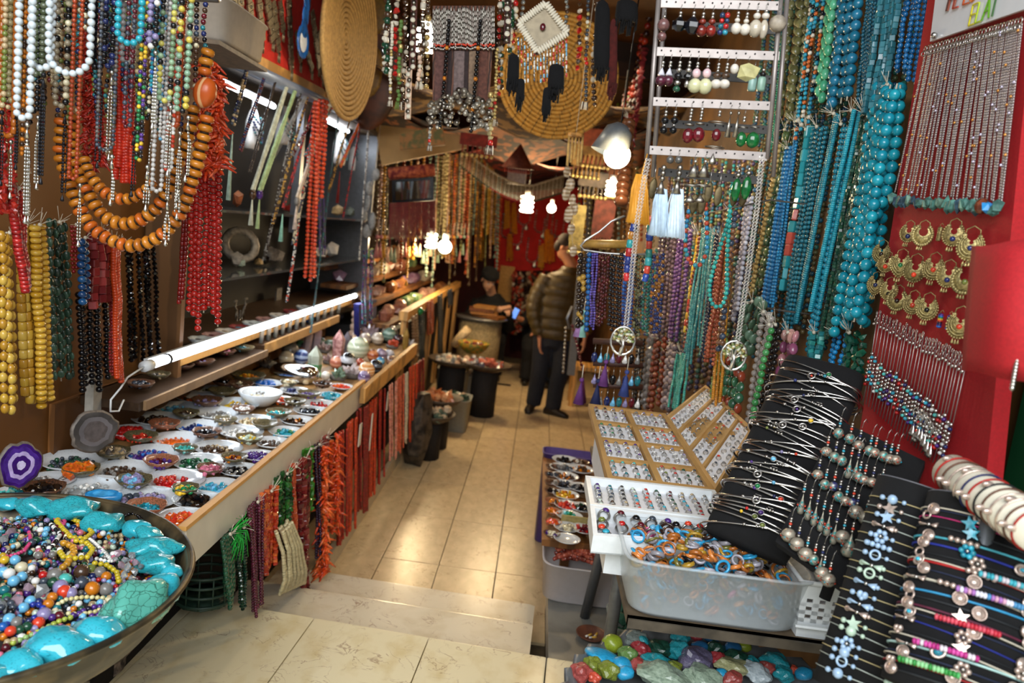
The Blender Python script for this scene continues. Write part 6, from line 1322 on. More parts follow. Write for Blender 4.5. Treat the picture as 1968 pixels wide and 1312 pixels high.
MB().box((ptA(.5,.5)+ptB(.5,.5))/2-Vector((0,0,.14)),(.46,.5,.12),M('d8dadc',.5,vary=.04)).build('tray_riser',None,label='white box propping up the wooden ring trays',cat='box')
Wc = (P(1125,913,Y=2.06),P(1374,941,Y=2.06),P(1409,1000,Y=1.86),P(1134,968,Y=1.86))
rootW,ptW,upW = tray('ring_tray','white ring tray holding ten columns of stone rings',Wc,.035,(WHITEP,SATIN),1,1,rimw=.012)
wp = [['purple','navy','pale'],['teal','slate','brown'],['black','black','beige'],['pale','turq','coral'],['red','coral','turq'],['dgreen','slate','turq'],['maroon','dgreen','beige'],['beige','turq','lilac'],['beige','maroon','red'],['grey','green','pale']]
for a in range(10):
 for b in range(6):
  st_ = wp[a][b // 2]; put_ring(ptW(.09+.091*a,.16+.135*b,-.025),upW,Wc[1]-Wc[0],'%s ring, %s from the back in the %s column of the white tray' % (NAMES[st_],ORD[b],ORD[a]),'rings in the white tray',.0155,st_)
W2 = (P(1134,970,Y=1.855),P(1409,1003,Y=1.855),P(1425,1050,Y=1.72),P(1140,1028,Y=1.72))
rootW2,ptW2,upW2 = tray('ring_tray','white ring tray of large rings in front of the other white tray',W2,.05,(WHITEP,SATIN),1,1,rimw=.012)
for a,(u,v,st_) in enumerate(((.09,.15,'purple'),(.09,.42,'olive'),(.08,.7,'coral'),(.10,.88,'turq'),(.21,.2,'maroon'),(.22,.5,'red'),(.32,.22,'black'),(.33,.5,'maroon'),(.42,.25,'slate'),(.42,.5,'sky'),(.52,.25,'purple'),(.60,.3,'black'),(.68,.3,'coral'),(.74,.3,'red'),(.82,.3,'maroon'),(.9,.35,'coral'))):
 put_ring(ptW2(u,v,-.03),upW2,W2[1]-W2[0],'large silver ring with %s stone, %s from the left in the front tray' % (NAMES[st_],ORD[a]),'large rings in the front tray',.030,st_,True)
MB().box((.43,1.93,TZ+.035),(.36,.3,.07),WHITEP).build('tray_riser',None,label='white box under the two white ring trays',cat='box')
# ---- box of agate rings
FR2 = M('dfe9ef',.3,vary=.02,alpha=.36)
bc = Vector((.478,1.70,TZ)); tub('plastic_box','translucent plastic box heaped with agate and blue stone rings',bc,.415,.27,.135,FR2,wall=.003,cr=.14,taper=.9)
AR = [('brown agate',M('7a3a18',.12,col2='b8702c',scale=30,coat=.4)),('orange agate',M('b85a1c',.12,col2='d8904a',scale=30,coat=.4)),('turquoise blue',M('2f98c8',.2,vary=.15,coat=.3)),('cloudy grey',M('9a969c',.12,vary=.3,coat=.4,trans=.2)),('honey yellow',M('a8842a',.12,vary=.3,coat=.4)),('dark brown',M('2c1a12',.1,vary=.4,coat=.4)),('black',BLACK),('milky white',M('bfbcc8',.12,vary=.2,coat=.4,trans=.2)),('bright pink',M('c85a8c',.2,vary=.1,coat=.3)),('olive',M('6a6428',.15,vary=.3,coat=.4))]
T['agring'] = t_torus(.5,.11,18,7); T['wring'] = t_lathe([(.40,-.16),(.5,-.14),(.53,0),(.5,.14),(.40,.16),(.38,0),(.40,-.16)],18,False)
wts = [6,5,7,6,3,3,2,4,.5,2]
rr = random.Random(12); spots = []
for i in range(165):
 u,v = rr.uniform(-.18,.18),rr.uniform(-.105,.105); z = TZ+.108+.035*(1-(u/.19)**2)*(1-(v/.12)**2)+rr.uniform(-.012,.012)
 spots.append((u,v,z))
spots.sort(key=lambda s: s[1])
cnt = {}; spots.sort(key=lambda s: s[0])
for (u,v,z) in spots:
 nm,m_ = rr.choices(AR,wts)[0]; D = rr.uniform(.025,.033)
 o = ob_('agate_ring',unit_mesh(rr.choice(['agring','wring','wring']),m_,'agate_ring'),None,(bc.x+u,bc.y+v,z),E3(rr.uniform(-.9,.9),rr.uniform(-.9,.9),rr.uniform(0,6.28)),(D,D,D*1.0))
 where = ['near left','near middle','near right','far left','far middle','far right'][(0 if v < 0 else 3)+(0 if u < -.06 else (1 if u < .06 else 2))]
 cnt[nm,where] = cnt.get((nm,where),0)+1; props(o,'%s %s ring from the left in the %s of the plastic box' % (ORD[cnt[nm,where]-1],nm,where),'ring','loose stone rings in the plastic box')
mb = MB()
for i in range(260):
 u,v = rr.uniform(-.165,.165),rr.uniform(-.10,.10); nm,m_ = rr.choices(AR,wts)[0]; D = rr.uniform(.021,.026); mb.add('wring',m_,(bc.x+u*(.95),bc.y+v,TZ+rr.uniform(.014,.09)),D,E3(rr.uniform(-1.4,1.4),rr.uniform(-1,1),rr.uniform(0,6)))
mb.build('ring_fill',None,bc,label='deeper layers of stone rings showing through the plastic box',cat='rings',kind='stuff')
# ---- white perforated basket
root = empty('plastic_basket',(.75,1.62,TZ),'white perforated plastic basket at the table corner','basket')
p0 = P(1500,1060,Y=1.60); p1 = P(1640,1120,Y=1.60); q0 = P(1520,1180,Y=1.60); q1 = P(1630,1200,Y=1.60)
def wallgrid(a,b,c,d,nx,ny,nm):
 """a-b top edge, d-c bottom edge; real square holes"""
 mb = MB();
 def pt(u,v): return a.lerp(b,u).lerp(d.lerp(c,u),v)
 n = ((b-a).cross(d-a)).normalized()*.004
 def quad(u0,v0,u1,v1):
  V = [pt(u0,v0),pt(u1,v0),pt(u1,v1),pt(u0,v1)]; V += [p+n for p in V]; mb.raw(V,[(0,1,2,3),(7,6,5,4),(0,4,5,1),(1,5,6,2),(2,6,7,3),(3,7,4,0)],WHITEP)
 v0,v1 = .28,.72; quad(0,0,1,v0); quad(0,v1,1,1)
 for j in range(1,ny*2,2): va,vb = v0+(v1-v0)*j/(ny*2),v0+(v1-v0)*(j+1)/(ny*2); quad(0,va,1,vb)
 for i in range(0,nx*2+1,2): ua,ub = i/(nx*2+1),(i+1)/(nx*2+1); quad(ua,v0,ub,v1)
 mb.build(nm,root)
a_,b_,c_,d_ = Vector((.655,1.58,TZ+.13)),Vector((.93,1.58,TZ+.13)),Vector((.915,1.59,TZ)),Vector((.665,1.59,TZ)); bk = Vector((0,.22,0))
wallgrid(a_,b_,c_,d_,9,3,'front_wall'); wallgrid(a_+bk,a_,d_,d_+bk,7,3,'side_wall'); wallgrid(b_,b_+bk,c_+bk,c_,7,3,'side_wall'); wallgrid(b_+bk,a_+bk,d_+bk,c_+bk,9,3,'back_wall')
mb = MB(); mb.tube([a_,b_,b_+bk,a_+bk],.007,WHITEP,6,True); mb.tube([a_-Vector((0,.003,.10)),b_-Vector((0,.003,.10))],.004,WHITEP,5); mb.box((.79,1.69,TZ+.003),(.25,.2,.006),WHITEP); mb.build('rim',root)
# ================================================================ VELVET DISPLAYS
bx0,bx1 = P(1440,1030,Y=1.66),P(1578,722,Y=1.88)
ax = (bx1-bx0); axn = ax.normalized(); wv = (P(1650,752,Y=1.80)-P(1508,695,Y=1.92)); wv = (wv-axn*wv.dot(axn)); wl_ = wv.length; wd = wv.normalized(); fn = wd.cross(axn).normalized()
if fn.y > 0: fn = -fn
root = empty('bangle_display',bx0,'leaning black velvet stand full of thin silver bangles','display')
HW = wl_*.52; HD = .035
def prow(c,s=1.0): return [c+wd*HW*s*math.copysign(abs(math.cos(t))**.5,math.cos(t))+fn*HD*s*math.copysign(abs(math.sin(t))**.7,math.sin(t)) for t in [6.2832*k/28 for k in range(28)]]
MB().loft([prow(bx0-ax*.06,.95),prow(bx0),prow(bx1),prow(bx1+ax*.05,.96),prow(bx1+ax*.06,.8)],VELVET).build('velvet_bar',root)
MB().bar(bx0.lerp(bx1,.8)-fn*.03,Vector((bx1.x+.02,bx1.y+.16,TZ)),.012,VELVET).build('back_support',root)
BLC = ['yellow','lilac','sky','coral','navy','turq','green','white','purple','red','olive']
rr = random.Random(44); NB = 36
for i in range(NB):
 t = .0+.985*(i+.5)/NB; c = bx0+ax*t+axn*rr.uniform(-.002,.002); k = rr.uniform(1.02,1.10); tl = rr.uniform(-.02,.035); mb = MB(); c += wd*rr.uniform(-.012,.012)
 pts = []
 for j in range(40):
  a = 6.2832*j/40; pts.append(c+wd*HW*k*math.cos(a)+fn*(HD+.010)*k*math.copysign(abs(math.sin(a))**.8,math.sin(a))+axn*(tl*math.cos(a)))
 BAN = M('c8c6c4',.2,1,vary=.1)
 mb.tube(pts,rr.choice([.002,.0025,.003]),BAN,6,True)
 kind = rr.randrange(4); f0 = rr.choice([8,9,10,11,12])
 for q in range(rr.choice([1,2,3,3])): p = pts[(f0+q*rr.choice([1,2])) % 40]+fn*.002; mb.add('round',rr.choice([SILVER,SILVER,G[rr.choice(BLC)]]),p,rr.uniform(.006,.009))
 p = pts[f0 % 40]+fn*.003
 if kind == 0: mb.add('ring',SILVER,p,(.016,.016,.010),rot_to(fn))
 elif kind == 1: mb.add('ico',G[rr.choice(BLC)],p,(.012,.010,.010)); mb.add('thinring',SILVER,p,(.013,.013,.02),rot_to(fn))
 elif kind == 2:
  for s_ in (-1,0,1): mb.add('round',SILVER,p+wd*.007*s_,.006)
  mb.tube([p+axn*.006+wd*.008*math.cos(w_*1.2) for w_ in range(4)],.001,SILVER,3)
 mb.build('silver_bangle',None,c,label='%s thin silver bangle from the bottom of the leaning velvet stand' % ORD[i],cat='bangle',group='bangles on the leaning velvet stand')
E4 = (P(1612,806,Y=1.62),P(1778,886,Y=1.50),P(1668,1165,Y=1.36),P(1490,1040,Y=1.48))
root = empty('velvet_earring_stand',E4[3],'black velvet panel with rows of silver coral and turquoise earrings','display')
TL,TR,BR_,BL = E4; en = (TR-TL).cross(BL-TL).normalized()
if en.y > 0: en = -en
mb = MB(); V = [TL,TR,BR_,BL]; V2 = [v-en*.03 for v in V]; mb.raw(V+V2,[(0,3,2,1),(4,5,6,7),(0,1,5,4),(1,2,6,5),(2,3,7,6),(3,0,4,7)],VELVET); mb.build('velvet_panel',root)
MB().bar((TL+TR)/2-en*.03,((BL+BR_)/2-en*.16),.012,VELVET).build('strut',root)
def vz(x,y): return 1370+.3507*x,680+.3507*y
def on_plane(x,y,o=TL,n=en):
 v = CAMW @ Vector(((x-984)/FPX,(y-656)/FPX,1.0)); t = (o-CC).dot(n)/v.dot(n); return CC+v*t
TIB = M('a09a8a',.4,.5,col2='3f8a86',scale=110,lo=.4,hi=.46); TIB2 = M('a49c8c',.4,.5,col2='94503a',scale=110,lo=.34,hi=.40); TIB3 = M('8a8a84',.4,.5,col2='3a3f7a',scale=90,lo=.38,hi=.48)
ROWS = [[(690,450,0),(752,480,0),(800,515,1),(858,545,0),(886,556,1),(935,576,0),(968,590,1),(1002,596,1)],[(625,550,1),(668,580,0),(708,600,0),(748,640,2),(785,650,2),(800,690,0),(828,705,1),(872,718,1),(922,730,1)],
  [(578,675,1),(615,730,0),(662,740,3),(690,795,0),(728,820,1),(765,830,3),(785,880,4),(838,912,4)],[(490,835,2),(528,868,2),(562,900,2),(598,930,2),(632,955,2),(668,1000,2),(712,1015,4),(752,1060,5)],[(418,1005,4),(465,1055,4),(512,1110,4),(555,1140,0),(590,1180,2),(602,1215,4),(635,1250,4)]]
for r,row in enumerate(ROWS):
 for k,(x,y,kd) in enumerate(row):
  p = on_plane(*vz(x,y))+en*.012; dep = (p-CC).dot(CAMW @ Vector((0,0,1))); s = dep/FPX; mb = MB(); body = [TIB,TIB2,TIB,TIB3,TIB2,TIB][kd]; L,Wd = {0: (22,20),1: (20,22),2: (42,15),3: (20,20),4: (28,29),5: (48,32)}[kd]
  mb.add('ico' if kd not in (2,5) else 'drop',body,p,(Wd*s,Wd*s*.8,L*s)); mb.add('thinring',TSILVER,p,(Wd*s*1.02,Wd*s*.85,Wd*s*.5))
  for j in range(8): a_2 = 6.28*j/8; mb.add('round_lo',[TSILVER,G['coral'],G['turq']][(j+k) % 3],p+Vector((Wd*s*.47*math.cos(a_2),Wd*s*.38*math.sin(a_2),-.05*L*s)),.0045)
  t0 = p+Vector((0,0,L*s*.5));
  for j in range(4): mb.add('round_lo',[SILVER,[G['turq'],G['coral'],G['navy']][(k+r) % 3],SILVER,SILVER][j],t0+Vector((0,0,(.004+.0055*j))),(.007,.007,.0055))
  h = t0+Vector((0,0,.026)); mb.tube([h,h+Vector((.002,0,.014)),h+Vector((.006,.002,.020)),h+Vector((.011,.004,.012))],.0007,SILVER,3)
  mb.build('tribal_earring',None,h,label='%s ornate silver earring in the %s row of the velvet panel' % (ORD[k],['top','second','third','fourth','bottom'][r]),cat='earring',group='earrings on the velvet panel')
def roll(lab,a,b,hw,hd,wdir):
 axn = (b-a).normalized(); wd = (wdir-axn*wdir.dot(axn)).normalized(); fn = wd.cross(axn).normalized()
 if fn.y > 0: fn = -fn
 root = empty('bracelet_roll',a,lab,'display')
 def ring(c,s=1): return [c+wd*hw*s*math.cos(t)+fn*hd*s*math.sin(t) for t in [6.2832*k/28 for k in range(28)]]
 MB().loft([ring(a),ring(b),ring(b+axn*.001,.97),ring(b+axn*.001,.9),ring(b-axn*.03,.88)],VELVET).build('velvet_roll',root)
 MB().tube(ring(b+axn*.001,.985),.0012,M('6a6a70',.3,vary=0),4,True).build('rim',root)
 return axn,wd,fn
PINKM = M('c8b4a8',.25,.6,vary=.25,scale=120); SKYB = M('9cb8d4',.2,vary=.15,coat=.4); GRNP = M('b4ccb8',.25,vary=.2,coat=.3); YEL = M('c8b070',.3,.4,vary=.2)
def charm(mb,kind,p,fn,wd,ax,m,s=1.0):
 f = rot_to(fn)
 if kind == 'flower':
  for k in range(6): a = 6.283*k/6; mb.add('round',m,p+(wd*math.cos(a)+ax*math.sin(a))*.0085*s,.0095*s)
  mb.add('round',SILVER,p+fn*.003,.006*s)
 elif kind == 'ring': mb.add('ring',m,p,(.016*s,.016*s,.012*s),f)
 elif kind == 'disc': mb.add('cyl',m,p,(.022*s,.022*s,.004),f); mb.add('thinring',PINKM,p+fn*.002,(.021*s,.021*s,.03),f)
 elif kind == 'star':
  N = 10; pts = [p+(wd*math.cos(6.283*k/N)+ax*math.sin(6.283*k/N))*(.014 if k % 2 == 0 else .006)*s for k in range(N)]; V = [q+fn*.002 for q in pts]+[q-fn*.002 for q in pts]; mb.raw(V,[tuple(range(N)),tuple(range(2*N-1,N-1,-1))]+[(k,N+k,N+(k+1) % N,(k+1) % N) for k in range(N)],m)
 elif kind == 'eye': mb.add('ico',m,p,(.013*s,.013*s,.006),f); mb.add('ring',PINKM,p,(.02*s,.016*s,.010),f); mb.add('round',G['turq'],p+fn*.002,(.010*s,.010*s,.006))
 elif kind == 'beads':
  for k in range(-2,3): mb.add('round',m,p+wd*.0095*k*s,.010*s)
 elif kind == 'ball': mb.add('round',m,p,.018*s)
 elif kind == 'heart': mb.add('round',m,p+wd*.004*s,(.012*s,.009*s,.014*s)); mb.add('round',m,p-wd*.004*s,(.012*s,.009*s,.014*s)); mb.add('round',m,p-ax*.006*s,.008*s)
 elif kind == 'bows':
  for k in (-1,1): mb.add('cone',m,p+wd*.009*k*s,(.014*s,.007*s,.016*s),rot_to(-wd*k))
  mb.add('round',SILVER,p,.007*s)
rr = random.Random(8)
KND = ['flower','ring','beads','ball','heart','bows','star','eye','disc']
def wrap(name,lab,grp,c,axn,wd,fn,hw,hd,cord,chs,r=.0012,tilt=0,a0=15,a1=165):
 mb = MB(); pts = [c+wd*hw*1.03*math.cos(a)+fn*hd*1.05*math.sin(a)+axn*tilt*math.cos(a) for a in [math.radians(a0+(a1-a0)*k/20) for k in range(21)]]
 pts_f = [c+wd*hw*1.02*math.cos(a)+fn*hd*1.03*math.sin(a)+axn*tilt*math.cos(a) for a in [6.2832*k/36 for k in range(36)]]
 mb.tube(pts_f,r,cord,5,True)
 for (u,kind,m,s) in chs:
  a = math.radians(u); p = c+wd*hw*1.05*math.cos(a)+fn*(hd*1.05*math.sin(a)+.003)+axn*tilt*math.cos(a); nn = (wd*math.cos(a)/hw+fn*math.sin(a)/hd).normalized(); tt = (nn.cross(axn)).normalized(); charm(mb,kind,p,nn,tt,axn,m,s)
 return mb.build(name,None,c,label=lab,cat='bracelet',group=grp)
wx = Vector((1,-.35,-.1))
RA0,RA1 = P(1655,1345,Y=1.22),P(1778,945,Y=1.34)
axn,wd,fn = roll('black velvet roll with pale charm bracelets, left of two',RA0,RA1,.082,.05,wx)
PLAIN = M('a8b0a8',.4,.3,vary=.1); KN2 = dict(flower='flower',ring='open ring',beads='row of bead',ball='ball',heart='heart',bows='bow',star='star',eye='eye',disc='disc')
for i in range(19):
 c = RA0.lerp(RA1,.08+.86*i/19); m1 = rr.choice([SKYB,SKYB,GRNP,PINKM]); m2 = rr.choice([SKYB,GRNP,YEL,SKYB]); k1 = rr.choice(KND[:7]); k2 = rr.choice(['flower','beads','heart','beads','star','ball','bows'])
 wrap('charm_bracelet','%s charm bracelet from the bottom of the left roll, with %s' % (ORD[i],KN2[k2]),'charm bracelets on the left roll',c,axn,wd,fn,.082,.05,rr.choice([PLAIN,M('b8a878',.5,vary=.1),PLAIN]),[(128,k1,m1,1.0),(142,'ball',m1,.55),(114,'ball',m1,.45),(62,k2,m2,1.25),(46,'ball',m2,.55),(78,'ball',m2,.55)],.0009,rr.uniform(-.004,.008))
RB0,RB1 = P(1822,1352,Y=1.10),P(1905,985,Y=1.24)
axn,wd,fn = roll('black velvet roll with coloured cord bracelets, right of two',RB0,RB1,.098,.055,wx)
CORDS = [('red',M('a81c1c',.6,vary=.1)),('royal blue',M('1c2a8a',.6,vary=.1)),('sky blue',M('2f8ab8',.6,vary=.1)),('mint',M('a8ccc8',.6,vary=.1)),('charcoal',M('14181c',.6)),('plum',M('5a1c34',.6)),('magenta',M('b82a6a',.6)),('ivory',M('b8b4a4',.6)),('navy',M('1a2440',.6)),('turquoise',M('4aa8b8',.6))]
for i in range(19):
 c = RB0.lerp(RB1,.06+.88*i/19); cn_,cm = CORDS[[4,0,8,3,4,1,8,5,4,2,7,8,0,4,1,9,4,6,8][i]]; k1 = rr.choice(['disc','bows','disc','eye','heart','ring']); k2 = rr.choice(['eye','star','disc','flower','disc','beads']); bm = PINKM if rr.random() < .75 else G['turq']
 wrap('charm_bracelet','%s cord bracelet, %s from the bottom of the right roll' % (cn_,ORD[i]),'charm bracelets on the right roll',c,axn,wd,fn,.098,.055,cm,[(rr.uniform(142,158),k1,PINKM,.85),(rr.uniform(85,115),k2,bm,.95)]+([(rr.uniform(44,66),rr.choice(['disc','flower','eye','disc']),PINKM,.95)] if i % 3 else []),.0011 if rr.random() < .6 else .002,rr.uniform(-.004,.008))
for i,(t,mats) in enumerate(((.90,['c88a4a','b87a3c']),(.62,['2f98a8','c8c0c8','3fa8b8']),(.52,['a06ab0','d8d8e4','4a8ab8','c89ab0']),(.36,['b82a3c','c84a5c']),(.22,['b02a7c','c84a9c','d8d0d8']),(.12,['2f8a3c','4aa85c','8ac88c']))):
 c = RB0.lerp(RB1,t); mb = MB(); pts = [c+wd*.112*math.cos(a)+fn*.066*math.sin(a)+axn*.01*math.cos(a) for a in [math.radians(40+i*11+48*k/16) for k in range(17)]]; add_beads(mb,pts,'rondelle',.0105,.5,[M(m,.4,vary=.1) for m in mats],1.0); pts2 = [c+wd*.101*math.cos(a)+fn*.058*math.sin(a) for a in [6.2832*k/30 for k in range(30)]]; mb.tube(pts2,.0012,STRING,4,True)
 mb.build('bead_bracelet',None,c,label=['tan leather look bracelet at the top of the right roll','turquoise disc bead bracelet on the right roll','lilac and white disc bead bracelet on the right roll','crimson disc bead bracelet on the right roll','magenta disc bead bracelet on the right roll','green disc bead bracelet near the picture bottom'][i],cat='bracelet')
IA,IB = P(1828,908,Y=1.30),P(2010,1030,Y=1.05)
ax_ = (IB-IA).normalized(); wd_ = Vector((.3,.3,1)); wd_ = (wd_-ax_*wd_.dot(ax_)).normalized(); fn_ = wd_.cross(ax_).normalized()
R_ = .033; root = empty('ivory_roll',IA,'ivory white roll carrying friendship bracelets at the right edge','display')
ringI = lambda c,s=1: [c+(wd_*math.cos(t)+fn_*math.sin(t))*R_*s for t in [6.2832*k/26 for k in range(26)]]
MB().loft([ringI(IA-ax_*.012,.35),ringI(IA-ax_*.008,.75),ringI(IA,1),ringI(IB,1)],M('d9d3c0',.5,vary=.04)).build('roll_body',root)
MB().bar(IA.lerp(IB,.5)-Vector((0,0,.03)),IA.lerp(IB,.5)-Vector((-.03,-.05,.75)),.012,GL).build('stand_post',root)
for i in range(12):
 c = IA.lerp(IB,.07+.078*i); cn_,cm = [('navy',M('1c2450',.6)),('red',M('a02018',.6)),('black',M('1a1a1c',.6)),('rose gold',PINKM),('blue',M('24408a',.6)),('brown',M('5a3a2a',.6))][(i*5) % 6 if i % 2 else [1,3,0,2,3,5][i // 2]]
 mb = MB(); mb.tube([c+(wd_*math.cos(t)+fn_*math.sin(t))*R_*1.05+ax_*.006*math.cos(t) for t in [6.2832*k/30 for k in range(30)]],.0018,cm,6,True); p = c-Vector((0,.4,-.9)).normalized()*0+(-fn_ if fn_.y > 0 else fn_)*R_*1.1
 p = c+(wd_*math.cos(i*2.1)*.6+(p-c).normalized()*.8).normalized()*R_*1.1; mb.add('ico',PINKM,p,(.020,.009,.011)); mb.build('cord_bracelet',None,c,label='%s cord bracelet on the ivory roll, %s from its free end' % (cn_,ORD[i]),cat='bracelet',group='bracelets on the ivory roll')
# ================================================================ LOW BOWLS, RED BEAD BOX, STONE TRAY
lt_ = empty('low_table',(.36,3.65,0),'low board of small bead bowls behind the red bead box','table')
MB().box((.37,3.78,.525),(.42,1.24,.03),WOODD).build('board',lt_)
for sx in (.28,.5):
 for sy in (3.3,4.3): MB().box((sx,sy,.26),(.04,.04,.5),WOODD).build('leg',lt_)
PURP = M('4a3a78',.4,vary=.1)
z8 = lambda x,y: (1020+.2973*x,720+.2973*y)
LOWB = [(225,545,W,['dbrown','black'],'first from the far end'),(210,595,W,['slate','grey'],'left, second row'),(325,605,W,['brown','amber'],'right, second row'),(225,650,W,['amber','brown'],'left, third row'),(225,705,W,['slate','black'],'left, fourth row'),(322,722,W,['black','grey'],'right, fourth row'),(228,770,W,['yellow','amber'],'left, fifth row'),(238,838,W,['red','coral'],'left, sixth row'),(335,852,W,['black','dgreen'],'right, sixth row'),(250,905,W,['aqua','green'],'left, seventh row'),(235,980,W,['cream','grey'],'left, eighth row'),(345,990,W,['red','maroon'],'right, eighth row'),(235,1055,W,None,'nearest row'),(325,560,'d',['dbrown','brown'],'far end, right'),
  (150,590,'d',['maroon','brown'],'outer column, far'),(145,640,'d',['black','slate'],'outer column, second'),(145,690,'d',['brown','grey'],'outer column, third'),(145,745,'d',['dbrown','black'],'outer column, fourth'),(145,810,'t',['amber','brown'],'outer column, fifth'),(145,875,'t',['orange','amber'],'outer column, sixth'),(145,945,'t',['orange','coral'],'outer column, seventh'),(135,1020,'d',['cream','purple'],'outer column, nearest')]
for (x,y,k,cols,wh_) in LOWB:
 x_,y_ = z8(x,y); bowl(x_,y_,24 if k == W else 17,k,cols,.022,CH,16,zr=.585,where='on the low board, '+wh_,deep=.9)
mb = MB();
for y in (3.2,3.6,4.0): pass
tub('plastic_crate','violet plastic crate edge at the far end of the low board',Vector((.36,4.45,.0)),.40,.16,.57,PURP)
tub('plastic_box','translucent box of rust red bead strands under the table',Vector((.36,3.20,.30)),.37,.3,.175,M('d8d2d2',.4,vary=.03,alpha=.65),cr=.2)
rr = random.Random(6); RRED = TB('8a3a2c','9c4a3a','6a281e','a8543f')
for i in range(16):
 y0 = 3.09+rr.uniform(0,.2); a = Vector((.22+rr.uniform(0,.03),y0,.462)); pts = [a+Vector((.27*k/7,.04*math.sin(k*.9+i),.03*math.sin(k*math.pi/7)+rr.uniform(-.004,.004)+.012*(i % 3))) for k in range(8)]
 mb = MB(); add_beads(mb,pts,'tube',.017,1.4,RRED,1.0,.1,rr=rr); mb.build('bead_strand',None,a,label='%s rust red tube bead strand laid in the translucent box' % ORD[i],cat='bead strand',group='rust red strands in the box')
MB().box((.30,3.30,.575),(.12,.01,.07),M('a8985c',.6,vary=.2)).build('price_card',None,label='tan paper card standing at the red bead box',cat='card')
tub('plastic_box','clear box of green stones half hidden below the table',Vector((.52,2.60,.36)),.22,.2,.16,M('b0bcb4',.3,vary=.02,trans=.5,ior=1.12))
for i in range(22):
 p = Vector((.44+.16*rr.random(),2.53+.14*rr.random(),.385+.13*rr.random())); o = ob_('green_stone',unit_mesh(rr.choice(CH),M('3f6a54',.25,vary=.3),'green_stone'),None,p,rrot(rr),.05); props(o,'dark green tumbled stone in the clear box below the table','stone','green stones in the clear box')
root = empty('ash_dish',P(1136,1225,Z=.302),'small round patterned ash dish with cigarette ends on the ledge','dish'); c = P(1136,1222,Z=.31)
mb = MB(); mb.add('dish',M('4a3a30',.35,col2='a8543a',scale=60,kind='crack',lo=.0,hi=.08),(c.x,c.y,.302),(.125,.125,.09)); mb.build('dish_body',root)
for k,(dx,dy,a) in enumerate(((-.015,-.02,.6),(.0,-.03,.2),(.015,-.012,1.1))):
 d = Vector((math.cos(a),math.sin(a),.15)); p = Vector((c.x+dx,c.y+dy,.322)); mb = MB(); mb.bar(p,p+d*.018,.004,M('d8a83a',.6)); mb.bar(p-d*.012,p,.004,M('e0ddd4',.6)); mb.build('cigarette_end',root)
sc_ = Vector((.555,1.53,.835)); RS = .39
root = empty('stone_tray',(sc_.x,sc_.y,.5),'big round dark metal tray with scalloped rim full of rough stones','tray')
def t_scal():
 pr = [(.001,-.06),(.40,-.055),(.46,-.02),(.5,.02),(.505,.022),(.49,.028),(.45,-.012),(.39,-.045),(.001,-.05)]; V,L,Z = t_lathe(pr,144); V = V.copy()
 for i in range(len(V)):
  r = math.hypot(V[i,0],V[i,1])
  if r > .42: a = math.atan2(V[i,1],V[i,0]); V[i,2] += .006*math.sin(a*36)*(r-.42)/.08; k = 1+.012*math.sin(a*36)*(r-.42)/.08; V[i,0] *= k; V[i,1] *= k
 return (V,L,Z)
mb = MB(); mb.add(t_scal(),M('787c7e',.4,.5,vary=.25,scale=14),sc_,(RS*2,RS*2,1)); mb.build('tray_body',root)
st2 = empty('tray_stand',(sc_.x,sc_.y,.36),'low dark stand under the round stone tray','stand'); MB().add('cyl',M('1c1a18',.7),(sc_.x,sc_.y,.565),(.45,.45,.41)).build('stand_drum',st2)
SZ = lambda x,y: (1020+.2835*x,940+.2835*y)
RK = lambda c,d,sc=30: M(c,.35,col2=d,scale=sc,detail=6,lo=.3,hi=.55,coat=.15)
LIM = RK('8a9a2a','6a7a20'); OLI = RK('7a8430','3a4a1c'); RST = RK('a04a44','7a2f2c'); TQS = RK('2aa0ac','1c5a64'); SKS = RK('2a98c4','2080a8',12); DKG = RK('1f4a3a','14302a'); GRS = RK('6a8a4a','2f5a2c'); PUR = RK('6a6480','3a3648'); PGR = RK('8fa08c','6a7c6c',14); PYE = RK('b8b88a','8a8a60'); REDS_ = RK('a83a40','7a2228'); BLU = RK('2a6a9c','1c4a6c'); WBL = RK('b4c0c4','94a4ac',12); COR = RK('c8503a','9c3a28'); GRG = RK('7d8680','5a625e',14)
